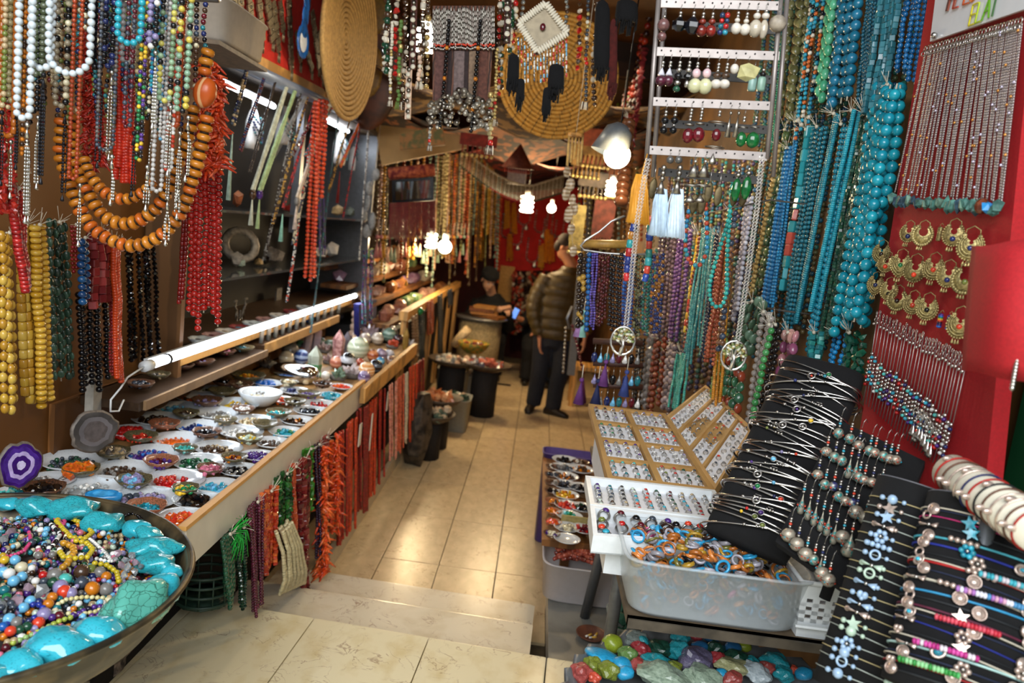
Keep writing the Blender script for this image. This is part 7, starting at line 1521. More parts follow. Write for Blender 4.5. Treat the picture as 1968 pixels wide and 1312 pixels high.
RS_ = [(555,1045,65,65,LIM,'lime green stone at the far left of the stone tray'),(485,1130,112,46,SKS,'long smooth turquoise stone at the left'),(430,1190,60,50,OLI,'olive stone below the long turquoise one'),(530,1230,70,60,OLI,'olive green stone at the near left'),(335,1240,72,65,RST,'rust red stone block at the left rim'),(430,1275,40,36,COR,'small coral red stone at the near left'),(620,1190,66,48,SKS,'turquoise stone left of the dark red one'),(640,1245,58,48,SKS,'smooth sky blue stone near the front'),(750,1085,58,50,REDS_,'red stone behind the green ones'),(660,1125,62,58,GRS,'mossy green stone in the left middle'),(728,1192,54,50,RST,'dark red rough stone in the middle'),(705,1005,70,48,GRG,'brown grey stone at the far rim'),(755,1030,45,36,TQS,'turquoise chip at the far rim'),(870,1075,72,58,DKG,'dark green stone at the far rim'),(855,1165,84,52,TQS,'turquoise and grey rough stone in the middle'),(1000,1085,66,60,TQS,'teal stone right of the dark green one'),(1010,1010,55,50,TQS,'teal stone in the shadow at the far rim'),(1118,1152,108,88,PUR,'big purple grey rough stone in the middle'),(885,1265,155,82,PGR,'big pale grey green rough stone at the front'),(1185,1275,118,60,PGR,'pale green flat rough stone at the front'),(1265,1150,52,52,REDS_,'red stone right of the purple one'),(1390,1200,112,50,PYE,'pale yellow rough stone'),(1385,1145,66,56,DKG,'dark green stone behind the yellow one'),(1500,1180,55,45,TQS,'teal chip right of the dark green stone'),(1530,1240,86,56,WBL,'whitish blue translucent stone'),(1665,1175,92,66,TQS,'large turquoise stone at the right'),(1600,1212,52,44,RST,'rose red stone at the right'),(1720,1255,62,50,TQS,'turquoise stone at the right front'),(1850,1250,55,46,SKS,'sky blue stone at the right end'),(1785,1222,30,28,COR,'small coral stone at the right end'),(1225,1000,50,42,BLU,'blue stone in the shadow at the far rim'),(1125,985,50,40,REDS_,'red stone in the shadow at the far rim'),(1145,1070,56,44,BLU,'blue stone behind the purple one'),(1255,1090,64,60,DKG,'dark green stone in the far middle'),(1370,1080,56,48,BLU,'blue green stone in the far right'),(1450,1062,44,38,LIM,'yellow green stone in the far right'),(970,1200,50,40,OLI,'small olive chip beside the purple stone'),(1360,1280,60,44,RST,'rust red flat stone at the front'),(1290,1250,40,40,SKS,'small sky blue stone at the front'),(1160,1120,40,30,RST,'small red chip behind the purple stone')]
for i,(x,y,a,b,m_,lab) in enumerate(RS_):
 X_,Y_ = SZ(x,y); p = P(X_,Y_,Z=.855); dep = (p-CC).dot(CAMW @ Vector((0,0,1))); A_,B_ = a*.2835*dep/FPX,b*.2835*dep/FPX; rr2 = random.Random(i)
 smooth = m_ in (SKS,LIM,BLU); mb = MB(); mb.add(t_ico(3,.015 if smooth else .05,i+3),m_,(0,0,0),1.0,None,smooth)
 v = mb.v[0]; kk = 1+(.05 if smooth else .16)*np.sin(v[:,0]*8+i)*np.sin(v[:,1]*9+i*2)+(.05 if smooth else .14)*np.sin(v[:,2]*9+i*3)*np.cos(v[:,0]*7); mb.v[0] = v*kk[:,None]
 o = ob_('rough_stone',mb.mesh('rough_stone'),None,p,E3(rr2.uniform(-.3,.3),rr2.uniform(-.3,.3),rr2.uniform(-.4,.4)),(2.25*A_,1.9*A_,1.9*B_)); props(o,lab,'stone','rough stones in the round tray')
# ================================================================ THE FAR PART OF THE SHOP
rr = random.Random(91)
AMBS = [TB('8a5a1c','a8701f','6a4018'),TB('4a3a20','5f5030'),TB('6a6a3a','7d7a4a','504a28'),TB('8a3a18','a84a20'),TB('9a8a60','b8a878'),TB('3a2a1c','54402c'),TB('b88a2a','c89a3c'),TB('7a8a7a','54685c'),TB('a07a5a','c0967a')]
ANM = ['amber','dark brown','olive','rust','bone','blackish','golden','sage','peach']
def far_strand(i,p0,p1,d,k,lab):
 mb = MB(); add_beads(mb,hang(p0,p1,.006,4,rr),'round_lo',d,rr.choice([1,1.3,.8]),AMBS[k],1.05,.15,rr=rr)
 if rr.random() < .45: m_ = rr.choice(AMBS[k]); mb.add('drop',m_,p1-Vector((0,0,.04)),(.035,.035,.07))
 mb.build('bead_strand',None,p0,label=lab,cat='bead strand',group='strands at the far left')
n_ = 62
for i in range(n_):
 t = (i+.5)/n_; Y = 6.3+3.6*t; x = 722+245*t**.8; y0 = 300-10*t; k = rr.randrange(9)
 if x < 842 and x > 745 and i % 3: continue
 p0 = P(x,y0,Y=Y); p1 = P(x-8,rr.uniform(430,540),Y=Y); ps = [p0,p1]
 far_strand(i,p0,p1,rr.uniform(.022,.036),k,'%s bead strand in the far left row, %s' % (ANM[k],'number %s from the left' % ORD[i] if i < 40 else 'number %s from the red back cloth' % ORD[n_-i]))
MB().bar(P(715,296,Y=6.3),P(970,287,Y=9.9),.012,WOODD).build('hanging_rail',None,label='dark rail from which the far strands hang',cat='rail')
for i in range(26):
 t = (i+.5)/26; Y = 6.2+2.6*t; x = 722+180*t; k = rr.randrange(9); p0 = P(x,455,Y=Y); p1 = P(x-3,rr.uniform(490,520),Y=Y); mb = MB(); m_ = rr.choice([M('8aa08a',.7),M('b8706a',.7),M('c8962a',.7),M('6a8a7c',.7),M('d8b090',.7)]); mb.add('cone',m_,p0.lerp(p1,.6),(.05,.05,.14)); mb.bar(p0+Vector((0,0,.15)),p0,.003,STRING); mb.add('round_lo',m_,p0,.04); mb.build('tassel_charm',None,p0,label='small hanging tassel above the mineral tiers, number %s from the left' % ORD[i],cat='tassel',group='tassels above the minerals')
root = empty('fringed_mirror',P(793,400,Y=6.1),'black framed mirror with embroidered top and red fringe','mirror'); f_ = lambda x,y,Y=6.1: P(x,y,Y=Y)
def quadbox(a,b,c,d,th,mat,nm,root):
 n = (b-a).cross(d-a).normalized()*th; V = [a,b,c,d,a+n,b+n,c+n,d+n]; return MB().raw(V,[(0,1,2,3),(7,6,5,4),(0,4,5,1),(1,5,6,2),(2,6,7,3),(3,7,4,0)],mat).build(nm,root)
quadbox(f_(753,345),f_(833,340),f_(834,385),f_(754,390),.03,BLACK,'frame',root); quadbox(f_(759,350,6.09),f_(828,346,6.09),f_(828,380,6.09),f_(760,385,6.09),.02,M('9aa4a8',.04,1,vary=0),'mirror_glass',root)
MB().bar(f_(748,334),f_(835,326),.05,M('6a1c20',.9,col2='b8603a',scale=30)).build('embroidered_roll',root)
for i in range(30): x = 750+2.95*i; a = f_(x,390-.15*i); b = f_(x-1,468+rr.uniform(-14,6)); MB().bar(a,b,.006,M('6a1418',.8,vary=.2),'bar').build('fringe',root)
for (lab,xs,Y,m_) in (('string of grey shell discs at the end of the cabinet',[(722,335,8,12),(710,362,8,14),(706,390,6,16),(700,415,6,14),(705,445,10,14),(715,425,7,18)],6.0,M('8a8a88',.3,vary=.3)),('string of white rimmed agate slices beside the man',[(1090,330,8,11),(1096,355,9,13),(1088,372,8,14),(1100,385,7,12),(1093,412,10,16),(1105,402,6,12),(1098,440,8,11),(1102,482,8,11)],4.6,M('a08a6a',.2,col2='d8d0c0',kind='rings',scale=14))):
 root = empty('disc_string',P(*xs[0][:2],Y=Y)+Vector((0,0,.2)),lab,'hanging')
 for (x,y,a,b) in xs: c = P(x,y,Y=Y); s = Y/FPX; mb = MB(); mb.add('ico',m_,c,(2*a*s,.015,2*b*s),E3(0,0,rr.uniform(-.6,.6))); mb.build('disc',root)
 MB().tube([P(xs[0][0],xs[0][1],Y=Y)*1+Vector((0,0,3.02-P(xs[0][0],xs[0][1],Y=Y).z))]+[P(x,y,Y=Y) for x,y,a,b in xs],.002,STRING,3).build('string',root)
root = empty('fringe_swag',P(890,285,Y=6.6),'long bone fringe garland draped under the ceiling','garland'); mb = MB(); mf = MB(); BONE = TB('b8a888','9a8a6a')
def swy(u): return 288+70*math.sin(min(1,u*1.15)*1.75)
for k in range(52):
 u = k/51; x = 888+195*u; y = 286+72*math.sin(u*2.25)*.98 if u < .7 else 286+72*math.sin(.7*2.25)*.98-(u-.7)*60; p = P(x,y,Y=6.6); e = P(x-3,y+32,Y=6.6); mb.add('round_lo',BONE[0],p,.022); mf.bar(p,e,.006,BONE[k % 2],'bar'); mf.add('round_lo',G['red'] if 14 < k < 36 else G['dgreen'],e,.018)
mb.build('cord_beads',root); mf.build('fringe',root)
MB().raw([P(955,372,Y=10.9),P(1118,360,Y=10.9),P(1118,520,Y=10.9),P(950,520,Y=10.9)],[(0,1,2,3)],M('b01a14',.85,vary=.15,scale=8)).build('red_wall_cloth',None,P(955,520,Y=10.9),label='bright red cloth hung on the far back wall',cat='cloth').modifiers.new('solid','SOLIDIFY').thickness = .02
for i in range(9):
 x = 968+16*i; y = rr.uniform(380,460); a,b = P(x,y,Y=10.86),P(x+22,y+4,Y=10.86); mb = MB(); pts = ujoin(a,b,P(x,y+45,Y=10.86).z,10); add_beads(mb,pts,'round_lo',.03,1,[TSILVER,SILVER],1.3); mb.add('drop',TSILVER,P(x+11,y+50,Y=10.85),(.07,.02,.1)); mb.build('silver_necklace',None,a,label='%s silver necklace pinned on the red back cloth, from the left' % ORD[i],cat='necklace',group='silver necklaces on the back cloth')
for i,(x,y0,y1,c_) in enumerate(((945,400,470,'d0902a'),(975,385,440,'e0962c'),(988,390,450,'d8861c'),(980,450,500,'d07a1c'),(1040,470,515,'e09a2a'),(1052,440,505,'e0861c'),(1060,450,505,'d8781c'),(925,380,500,'b8862a'))):
 hank('bright %s strands at the far back, number %s from the left' % (['yellow','orange','amber'][i % 3],ORD[i]),(P(x-4,y0,Y=10.82),P(x+4,y0,Y=10.82)),(P(x-7,y1,Y=10.82),P(x+6,y1,Y=10.82)),4,'round_lo',.034,1,TB(c_,c_),normal=(0,-1,0),knot=False)
for i,(x0,x1,c_) in enumerate(((985,1005,'7a2a24'),(1008,1030,'5a4a3a'),(1034,1052,'3a2a2a'),(1056,1075,'6a3a20'))):
 hank('mixed dark bead strands behind the seated woman, number %s' % ORD[i],(P(x0,522,Y=10.5),P(x1,522,Y=10.5)),(P(x0,640,Y=10.5),P(x1,640,Y=10.5)),6,'chip0',.06,1,TB(c_,'a08a70','2a1c18','a8402a'),normal=(0,-1,0),knot=False)
MB().box(P(972,545,Y=10.7),(.2,.03,.5),M('b8863c',.6,vary=.2)).build('wood_panel',None,label='ochre board on the back wall behind the seated woman',cat='board')
BULB = M('fff0d0',.4,vary=0,emit=22); WARMW = (1.0,.72,.38)
def bulb(x,y,Y,r,lab,watt,spiral=True,mat=BULB,col=WARMW,up=.5):
 c = P(x,y,Y=Y); root = empty('light_bulb',c,lab,'light bulb'); mb = MB()
 if spiral:
  for k in range(4): mb.add('ring',mat,c+Vector((0,0,(k-1.5)*r*.62)),(2*r*.75,2*r*.75,r*1.2),E3(.15,0,0))
  mb.add('round',mat,c,(r*1.1,r*1.1,r*2.2))
 else: mb.add('round_hi',mat,c,2*r)
 mb.build('glass',root); MB().add('cyl',WHITEP,c+Vector((0,0,r*1.5)),(r*.9,r*.9,r*.9)).build('socket',root); MB().bar(c+Vector((0,0,r*1.6)),Vector((c.x,c.y,3.27 if c.y < 5.6 else 3.02)),.003,BLACK).build('flex',root)
 lamp('bulb_light',(c.x,c.y-r*1.6,c.z-r*.6),watt,col,r)
bulb(829,462,7.3,.06,'lit spiral bulb in front of the far strands, left of two',22); bulb(855,474,7.4,.066,'lit round bulb in front of the far strands, right of two',22,False)
bulb(1013,392,8.0,.075,'lit spiral bulb high over the seated woman',45); bulb(1060,400,8.6,.05,'small lit bulb right of the spiral bulb',20,False); bulb(1176,362,5.2,.045,'small lit spiral bulb near the right wall',14)
bulb(818,78,3.7,.05,'tall bright lamp glowing behind the coin hangings',8,True,M('fff4e0',.4,vary=0,emit=22),(1,.85,.6)); bulb(1186,298,3.4,.058,'large lit globe bulb under a grey reflector',16,False)
c = P(1183,268,Y=3.4); MB().add(t_lathe([(.15,.5),(.35,.3),(.5,-.5),(.48,-.5),(.32,.25),(.01,.4)],20),M('7a8288',.4,.4,vary=.1),c,(.17,.17,.14),E3(0,.3,0)).build('lamp_reflector',None,c,label='grey metal reflector above the globe bulb',cat='lamp shade')
# ---------------- hangings at the top centre
YC = 3.0
tc_ = lambda x,y,Y=YC: P(700+.2795*x,.2795*y,Y=Y)
root = empty('woven_apron',tc_(680,0),'old woven apron hanging with metal beads and coin fringe','textile')
quadbox(tc_(470,40),tc_(900,40),tc_(860,690),tc_(470,690),.006,M('6b4638',.85,col2='3a2a24',kind='wave',scale=22),'cloth',root)
for (x,w_,c_) in ((520,60,'5a3a34'),(590,26,'2a1c1c'),(655,70,'6a5a58'),(705,26,'2a1c1c'),(750,55,'7a6450'),(820,60,'5a3428')): quadbox(tc_(x-w_/2,350,YC-.008),tc_(x+w_/2,350,YC-.008),tc_(x+w_/2-8,690,YC-.008),tc_(x-w_/2-8,690,YC-.008),.003,M(c_,.8,vary=.3,scale=90),'woven_band',root)
for i in range(42):
 x = 475+10.2*i; mb = MB(); a = tc_(x,60,YC-.02); b = tc_(x,310+rr.uniform(-8,8),YC-.02); add_beads(mb,[a,b],'tube',.0062,3,[TSILVER,M('8a8078',.4,.6)],1.02); mb.add('round_lo',G['coral'],b,.008); mb.add('round_lo',SILVER,b-Vector((0,0,.012)),.009); mb.build('metal_bead_string',root)
for i in range(2):
 mb = MB(); pts = [tc_(585,130,YC-.04),tc_(555,500,YC-.04),tc_(520,880,YC-.04)] if i == 0 else [tc_(800,130,YC-.04),tc_(768,500,YC-.04),tc_(735,900,YC-.04)]
 add_beads(mb,pts,'round',.016,1,[BLACK],seq=[BLACK]*6+[G['amber']]); mb.build('black_bead_string',root)
for i in range(120):
 u = rr.random(); x = 440+430*u; y = 640+rr.random()*230+30*math.sin(u*9); MB().add('cyl',rr.choice([TSILVER,M('a8a294',.4,.6),M('8a8070',.4,.6)]),tc_(x,y,YC-.03-rr.random()*.03),(.020,.020,.002),E3(1.4+rr.uniform(-.4,.4),0,rr.uniform(-.5,.5))).build('coin',root)
CNM = M('c8b070',.35,.5,vary=.3); WT = M('d8d0bc',.5,vary=.1)
HC = [(195,150,690,WT,'shell and bead string with white buttons at the far left of the hangings',26),(255,140,700,M('5a7a3a',.7),'green red and white woven tassel string',34),(345,0,480,M('4a2018',.8),'dark red studded strap with metal buttons',46),(310,460,820,M('c8a890',.6),'pink and bone bead pendant below the strap',44),(990,0,300,M('3a1410',.8),'dark strap with cross stitches and coins',50),(915,330,820,CNM,'cream and coin bead string beside the apron',30),(875,640,1000,M('b8a878',.5),'cluster of bone pendants under the apron',40),(455,880,1000,M('8a8a88',.4),'small red and grey charm under the apron',24),(1090,0,160,M('8f9088',.4,.6),'silver coin string left of the square ornament',40),(1395,0,170,M('8f9088',.4,.6),'silver coin string right of the square ornament',36),(1540,0,700,M('4a5058',.4,.5),'long dark coin string in front of the round basket',34),(385,300,560,M('d8b8a0',.6),'rosy bead string glowing at the lamp',34)]
for i,(x,y0,y1,m_,lab,d) in enumerate(HC):
 mb = MB(); a,b = tc_(x,y0),tc_(x-(y1-y0)*.03,y1); s = d*.2795*YC/FPX; flat_ = 'strap' in lab
 if flat_: mb.box((a+b)/2,(s*.9,.006,(b-a).length),m_,rot=rot_to(a-b))
 n3 = max(3,int((b-a).length/(s*.75)))
 for k in range(n3):
  p = a.lerp(b,(k+.5)/n3)+Vector((rr.uniform(-.15,.15)*s,-.008,0)); mm = m_ if not flat_ else [TSILVER,WT][k % 2]
  if rr.random() < .3 and not flat_: mm = rr.choice([G['red'],WT,CNM,G['brown']])
  if flat_ or 'coin' in lab: mb.add('cyl',mm,p,(s*.7,s*.7,.004),E3(1.45,0,rr.uniform(-.3,.3)))
  else: mb.add(rr.choice(['round','tube','chip0']),mm,p,s*.85)
 if not flat_:
  for k in range(5): mb.bar(b+Vector(((k-2)*s*.25,0,0)),b+Vector(((k-2)*s*.32,0,-s*1.5)),s*.1,rr.choice([m_,WT,TSILVER]))
 mb.build('hanging_ornament',None,a,label=lab,cat='ornament')
for i in range(12):
 x = [165,225,285,410,440,940,960,1010,1040,1480,1600,150][i]; a,b = tc_(x,-20,YC+.15),tc_(x-15,rr.uniform(450,780),YC+.15); mb = MB(); add_beads(mb,hang(a,b,.01,4,rr),rr.choice(['round_lo','tube','chip0']),.022,1,[WT,rr.choice([CNM,TSILVER,G['red'],G['brown'],G['dgreen']]),G['brown']],1.1,.25,rr=rr); mb.build('bead_strand',None,a,label='%s string behind the hangings at the top centre, from the left' % ORD[i],cat='bead strand',group='strings behind the top hangings')
root = empty('square_ornament',tc_(1240,0),'square cloth ornament hung by its corner, edged with cowrie shells','ornament'); cen = tc_(1228,195,YC-.03); s = .2795*YC/FPX
cs = [tc_(1250,10,YC-.03),tc_(1415,235,YC-.03),tc_(1185,380,YC-.03),tc_(1045,160,YC-.03)]; quadbox(*cs,.012,M('3a2a2c',.8),'backing',root); quadbox(*[cen.lerp(c,.76)-Vector((0,.008,0)) for c in cs],.008,M('a89a80',.6,vary=.15),'cloth_face',root)
for i in range(4):
 a,b = cs[i],cs[(i+1) % 4]
 for k in range(13): p = a.lerp(b,(k+.5)/13); p = p.lerp(cen,.10); MB().add('ico',WT,p-Vector((0,.014,0)),(.011,.010,.03),E3(0,math.atan2((b-a).x,(b-a).z)+1.57,0)).build('cowrie',root)
MB().add('round',G['maroon'],cen-Vector((0,.02,0)),(.022,.01,.028)).build('stone',root)
for i in range(16): x = 1060+22*i; a = tc_(x,260+(60 if 5 < i < 11 else 0),YC-.02); b = tc_(x,500+rr.uniform(-40,80),YC-.02); mb = MB(); add_beads(mb,[a,b],'tube',.007,2,[G['sky'],G['amber'],G['white'],G['slate'],TSILVER,G['red']],1.1); mb.build('bead_fringe',root)
for (x,y0,y1,w_,lab) in ((1030,370,560,80,'black wool tassel left under the square ornament'),(1325,440,610,110,'black wool tassel right under the square ornament'),(1080,540,670,55,'thin black tassel tail on the left'),(1260,600,745,60,'thin black tassel tail on the right'),(1640,0,480,110,'long black wool hanging before the round basket'),(1715,130,590,60,'dark red and black wool cord at the right of the basket'),(1810,0,150,150,'black cloth bundle under the ceiling at upper right')):
 a,b = tc_(x,y0,YC-.05),tc_(x-8,y1,YC-.05); W_ = w_*s; mb = MB(); wm = M('07070a' if 'red' not in lab else '4a1410',.95,vary=.3)
 mb.loft([[a.lerp(b,t)+Vector((W_*q*math.cos(z),W_*q*.6*math.sin(z),0)) for z in [6.283*k/12 for k in range(12)]] for t,q in ((0,.1),(.04,.3),(.12,.42),(.3,.46),(.8,.5),(.97,.44),(1,.3))],wm)
 for k in range(16): z = 6.283*k/16; q = b+Vector((W_*.45*math.cos(z),W_*.28*math.sin(z),.01)); mb.bar(q*.5+b*.5,q*.5+b*.5-Vector((0,0,rr.uniform(.02,.06))),.003,wm,'bar'); mb.bar(q,q-Vector((0,0,rr.uniform(.01,.05))),.003,wm,'bar')
 mb.build('wool_tassel',None,a,label=lab,cat='tassel')
bk_ = basket_disc('woven_tray','large round coiled basket tray hanging under the ceiling',P(1072,148,Y=4.4),.335,(.05,-1,-.15),15,('c08c3a','4a3016')); MB().bar(P(1072,148,Y=4.42)+Vector((0,0,.3)),P(1072,148,Y=4.42)+Vector((0,0,.62)),.003,STRING).build('cord',bk_)
root = empty('wind_chime',P(1105,255,Y=4.0),'bamboo wind chime hanging below the round basket','wind chime'); MB().add('cyl',WOODL,P(1107,259,Y=4.0),(.085,.085,.012)).build('top_disc',root); MB().bar(P(1107,259,Y=4.0),P(1107,259,Y=4.0)+Vector((0,0,.9)),.0015,STRING).build('cord',root)
for k in range(5): x = 1094+6.5*k; MB().bar(P(x,262,Y=4.0+.02*(k % 2)),P(x-4,318-6*(k % 3),Y=4.0),.006,M('c8a868',.5)).build('chime_tube',root)
root = empty('house_lantern',P(998,325,Y=7.2),'little house shaped hanging with a red fringed pointed roof','hanging'); c = P(998,300,Y=7.2); MB().add(t_lathe([(.7,-.5),(.02,.5)],4),M('6a3a34',.8,vary=.3),c,(.22,.22,.22)).build('roof',root); MB().box(c-Vector((0,0,.19)),(.17,.12,.14),M('a8a4a4',.6,vary=.2)).build('body',root)
for k in range(12): MB().bar(c+Vector((-.11+.02*k,-.08,-.11)),c+Vector((-.11+.02*k,-.08,-.16)),.006,M('8a2a20',.8)).build('fringe',root)
quadbox(P(768,258,Y=5.6),P(850,240,Y=5.6),P(855,278,Y=5.6),P(768,288,Y=5.6),.03,M('5a5a30',.7,col2='9a6a3a',scale=24),'painted_panel',None)
o = bpy.data.objects[[o.name for o in COL.objects if o.name.startswith('painted_panel')][-1]]; props(o,'flower painted wooden panel under the ceiling beam','panel')
for i,(x,y,w_,h_,c_,lab) in enumerate(((1130,300,60,40,'8a6a3a','straw ornament with little tassels under the basket'),(1143,345,60,28,'5a5048','dark framed picture on the right below the basket'),(1110,430,26,70,'9a8a54','straw coloured woven hanging right of the agates'),(1160,420,40,70,'5a2a20','dark red textile hanging behind the wire hanger'),(1190,330,40,60,'6a3a1c','brown cloth behind the globe bulb'),(1150,275,60,50,'7a3a24','red brown carpet corner under the ceiling'),(920,270,70,22,'7a2418','red bowl-like hanging under the apron'))):
 c = P(x,y,Y=5.4 if x > 1000 else 5.9); s2 = c.y/FPX; mb = MB(); mb.box(c,(w_*s2,.03,h_*s2),M(c_,.8,vary=.4,scale=25),bev=.05)
 for k in range(7): q = c+Vector(((k-3)*w_*s2/7.5,-.02,-h_*s2/2)); mb.bar(q,q-Vector((0,0,.06)),.006,M(c_,.8,vary=.4,scale=25)); mb.add('round_lo',CNM,q-Vector((0,0,.07)),.03)
 mb.build('wall_hanging',None,c,label=lab,cat='hanging')
for i in range(14):
 x = 1115+11*i; p0 = P(x,300+rr.uniform(-20,40),Y=6.0); p1 = P(x-4,rr.uniform(440,520),Y=6.0); k = rr.randrange(9); mb = MB(); add_beads(mb,[p0,p1],'round_lo',.03,1.2,AMBS[k],1.1,.2,rr=rr); mb.build('bead_strand',None,p0,label='%s strand in the shadow behind the wire hanger, number %s' % (ANM[k],ORD[i]),cat='bead strand')
# ---------------- far left counter with mineral tiers
fc = empty('far_counter',(-1.3,7.6,0),'far wooden counter with open railing and mineral tiers','counter')
MB().bar((-1.0,5.75,1.1),(-1.0,9.5,1.1),.035,WOODL,'box',False).build('top_rail',fc)
for k in range(6): MB().box((-1.0,5.85+.72*k,.6),(.04,.09,.95),WOODL).build('post',fc)
for k in range(4): MB().box((-1.2-.18*k,7.6,1.0+.13*k),(.2,3.7,.03),WOODD).build('tier',fc)
MB().box((-1.35,7.6,.5),(.6,3.7,.95),DKM).build('body',fc)
TIERC = [TB('a86a54','c0886a'),TB('5a7a54','8a9a6a'),TB('c8a08a','b88a78'),TB('7a4a2c','9a6a40'),TB('9a7a9a','7a5a7a'),TB('c8c0b0','a89a88')]; TN = ['pink','green','peach','brown','lilac','white']
for k in range(4):
 for j in range(15):
  q = (k*2+j//4) % 6; p = Vector((-1.2-.18*k+rr.uniform(-.03,.03),6.0+.235*j,1.015+.13*k+.045)); s = rr.uniform(.09,.13); mb = MB(); mb.add(rr.choice(['round','chip0','chip1','crystal']),TIERC[q][j % 2],p,(s,s,s*1.1),None,False)
  mb.build('mineral',None,p-Vector((0,0,.045)),label='%s mineral on the %s tier of the far counter, %s from the near end' % (TN[q],['lowest','second','third','top'][k],ORD[j]),cat='mineral',group='minerals on the far counter')
for i,(x,y0,y1,c_) in enumerate(((808,600,690,'1f2a2a'),(843,570,690,'141c22'),(795,610,690,'7a5a3a'),(825,580,640,'a8502c'),(862,560,590,'1c2430'))):
 hank('%s strands on the far railing, number %s from the left' % (['dark green','black','brown','orange','dark blue'][i],ORD[i]),(P(x-4,y0,X=-.95),P(x+4,y0-5,X=-.95)),(P(x-4,y1,X=-.95),P(x+4,y1-4,X=-.95)),4,'round_lo',.03,1,TB(c_,c_),knot=False)
MB().add('round_lo',G['green'],P(808,598,X=-.93),(.05,.09,.07)).build('thread_tuft',None,P(808,598,X=-.93),label='green thread tuft on the far railing',cat='thread')
BLV = M('16185a',.9,vary=.3); quadbox(P(690,585,X=-1.28),P(724,575,X=-1.28),P(722,648,X=-1.28),P(690,668,X=-1.28),.04,BLV,'blue_cloth',None)
o = [o for o in COL.objects if o.name.startswith('blue_cloth')][-1]; props(o,'deep blue velvet cloth hanging at the end of the near counter','cloth')
hank('violet and teal seed bead strings over the blue velvet',(P(694,482,X=-1.25),P(716,480,X=-1.25)),(P(690,620,X=-1.25),P(712,620,X=-1.25)),7,'round_lo',.014,1,TB('3a2a6a','1f6a7a','6a2a6a','1c1c2c'),knot=False)
GT = M('9a9a90',.45,vary=.08,trans=.15,ior=1.15)
def heap(c,sx,sy,cols,n,d,lab):
 mb = MB()
 for i in range(n): mb.add(rr.choice(CH+['round_lo']),rr.choice(cols),(c[0]+rr.uniform(-sx,sx),c[1]+rr.uniform(-sy,sy),c[2]+rr.uniform(-.01,.03)),d*rr.uniform(.7,1.2),rrot(rr),False)
 mb.build('stone_heap',None,c,label=lab,cat='stones',kind='stuff')
for (x,y,sx,sy,sz,lab,cols,d) in ((868,822,.30,.34,.30,'nearest grey plastic tub of stones left of the aisle',TB('3a5a4c','2a4438','a88a70'),.08),(815,850,.16,.5,.26,'narrow pale tub beside the dark stone block',TB('8a8a86','6a5a7a'),.07),(895,770,.26,.30,.30,'second plastic tub, with reddish stones',TB('8a5a4a','6a6a6a'),.07),(865,775,.32,.3,.38,'wide grey tub of round brown stones',TB('6a5a3a','4a3a2a','8a7a5a'),.08),(912,745,.2,.3,.26,'far small tub of green stones',TB('6a7a4a','8a4a3a'),.07)):
 c = P(x,y,Z=0); tub('plastic_box',lab,c,sx,sy,sz,GT); heap((c.x,c.y,sz-.03),sx*.36,sy*.36,cols,26,d,'stones heaped in the %s' % lab)
for (x,y,r,z,cols,lab) in ((872,692,.26,.52,TB('c8a890','a8a8a0','d8c8b0'),'round tray of shells on the low stand'),(935,700,.26,.52,TB('8a8a90','a85a4a','6a6a7a'),'round tray of grey trinkets on the low stand'),(845,765,.2,.42,TB('c87a4a','d89a6a','b86a3a'),'basket of orange shells by the tubs'),(828,795,.2,.36,TB('c8b090','a87a5a','5a6a5a'),'basket of pale shells by the near tub')):
 c = P(x,y,Z=z); mb = MB(); mb.add('dish',M('4a3a28',.6,vary=.3),(c.x,c.y,z-.06),(2*r,2*r,.3)); mb.add('cyl',M('1c1612',.8),(c.x,c.y,(z-.06)/2),(r,r,z-.06)); mb.build('trinket_tray',None,(c.x,c.y,0),label=lab,cat='tray'); heap((c.x,c.y,z),r*.6,r*.6,cols,30,.07,'pieces lying on the %s' % lab)
c = P(910,665,Z=.62); mb = MB(); mb.add('dish',M('a8761c',.6,col2='5a6a2a',scale=30),(c.x,c.y,.55),(.34,.34,.44)); mb.build('woven_bowl',None,(c.x,c.y,.55),label='yellow woven bowl of dark red beads on the low stand',cat='bowl'); heap((c.x,c.y,.62),.1,.1,TB('5a1a1a','7a2a24','3a1a14'),26,.05,'dark red beads in the yellow woven bowl')
mb = MB(); c = P(925,610,Z=.8); mb.add('cyl',M('6a6a6a',.3,.5),(c.x,c.y,.8),(.62,.62,.02)); mb.add('cyl',M('8a7a5a',.8,vary=.3),(c.x,c.y,.4),(.5,.5,.79)); mb.build('round_table',None,(c.x,c.y,0),label='small round table with draped beige cloth before the woman',cat='table')
for k in range(4): MB().box((c.x+rr.uniform(-.12,.12),c.y-.05,.83+.035*k),(.34-.03*k,.24,.03),M(['7a4a1c','8a5a24','6a3a18','9a6a30'][k],.6,vary=.3),rot=E3(0,0,rr.uniform(-.4,.4))).build('book',None,label='%s brown book or box on the round table' % ['lowest','second','third','topmost'][k],cat='book')
MB().bar(P(872,662,Z=.55),P(900,632,Z=.75),.05,M('c8b088',.6)).build('paper_roll',None,label='pale rolled paper leaning on the round table',cat='roll')
MB().bar(P(1112,440,Y=6.4)+Vector((.02,0,1.1)),P(1097,720,Y=6.4),.032,M('6a6660',.5,.3,vary=.1),'box',False).build('metal_post',None,label='grey metal post right of the standing man',cat='post')
root = empty('wooden_stool',P(1100,782,Z=0),'ochre wooden stool standing right of the man','stool'); c = P(1125,782,Z=0)
MB().box((c.x,c.y+.1,.44),(.42,.36,.05),WOODL,bev=.05).build('seat',root)
for sx in (-.17,.17):
 for sy in (-.04,.24): MB().box((c.x+sx,c.y+sy,.21),(.06,.06,.42),WOODL).build('leg',root)
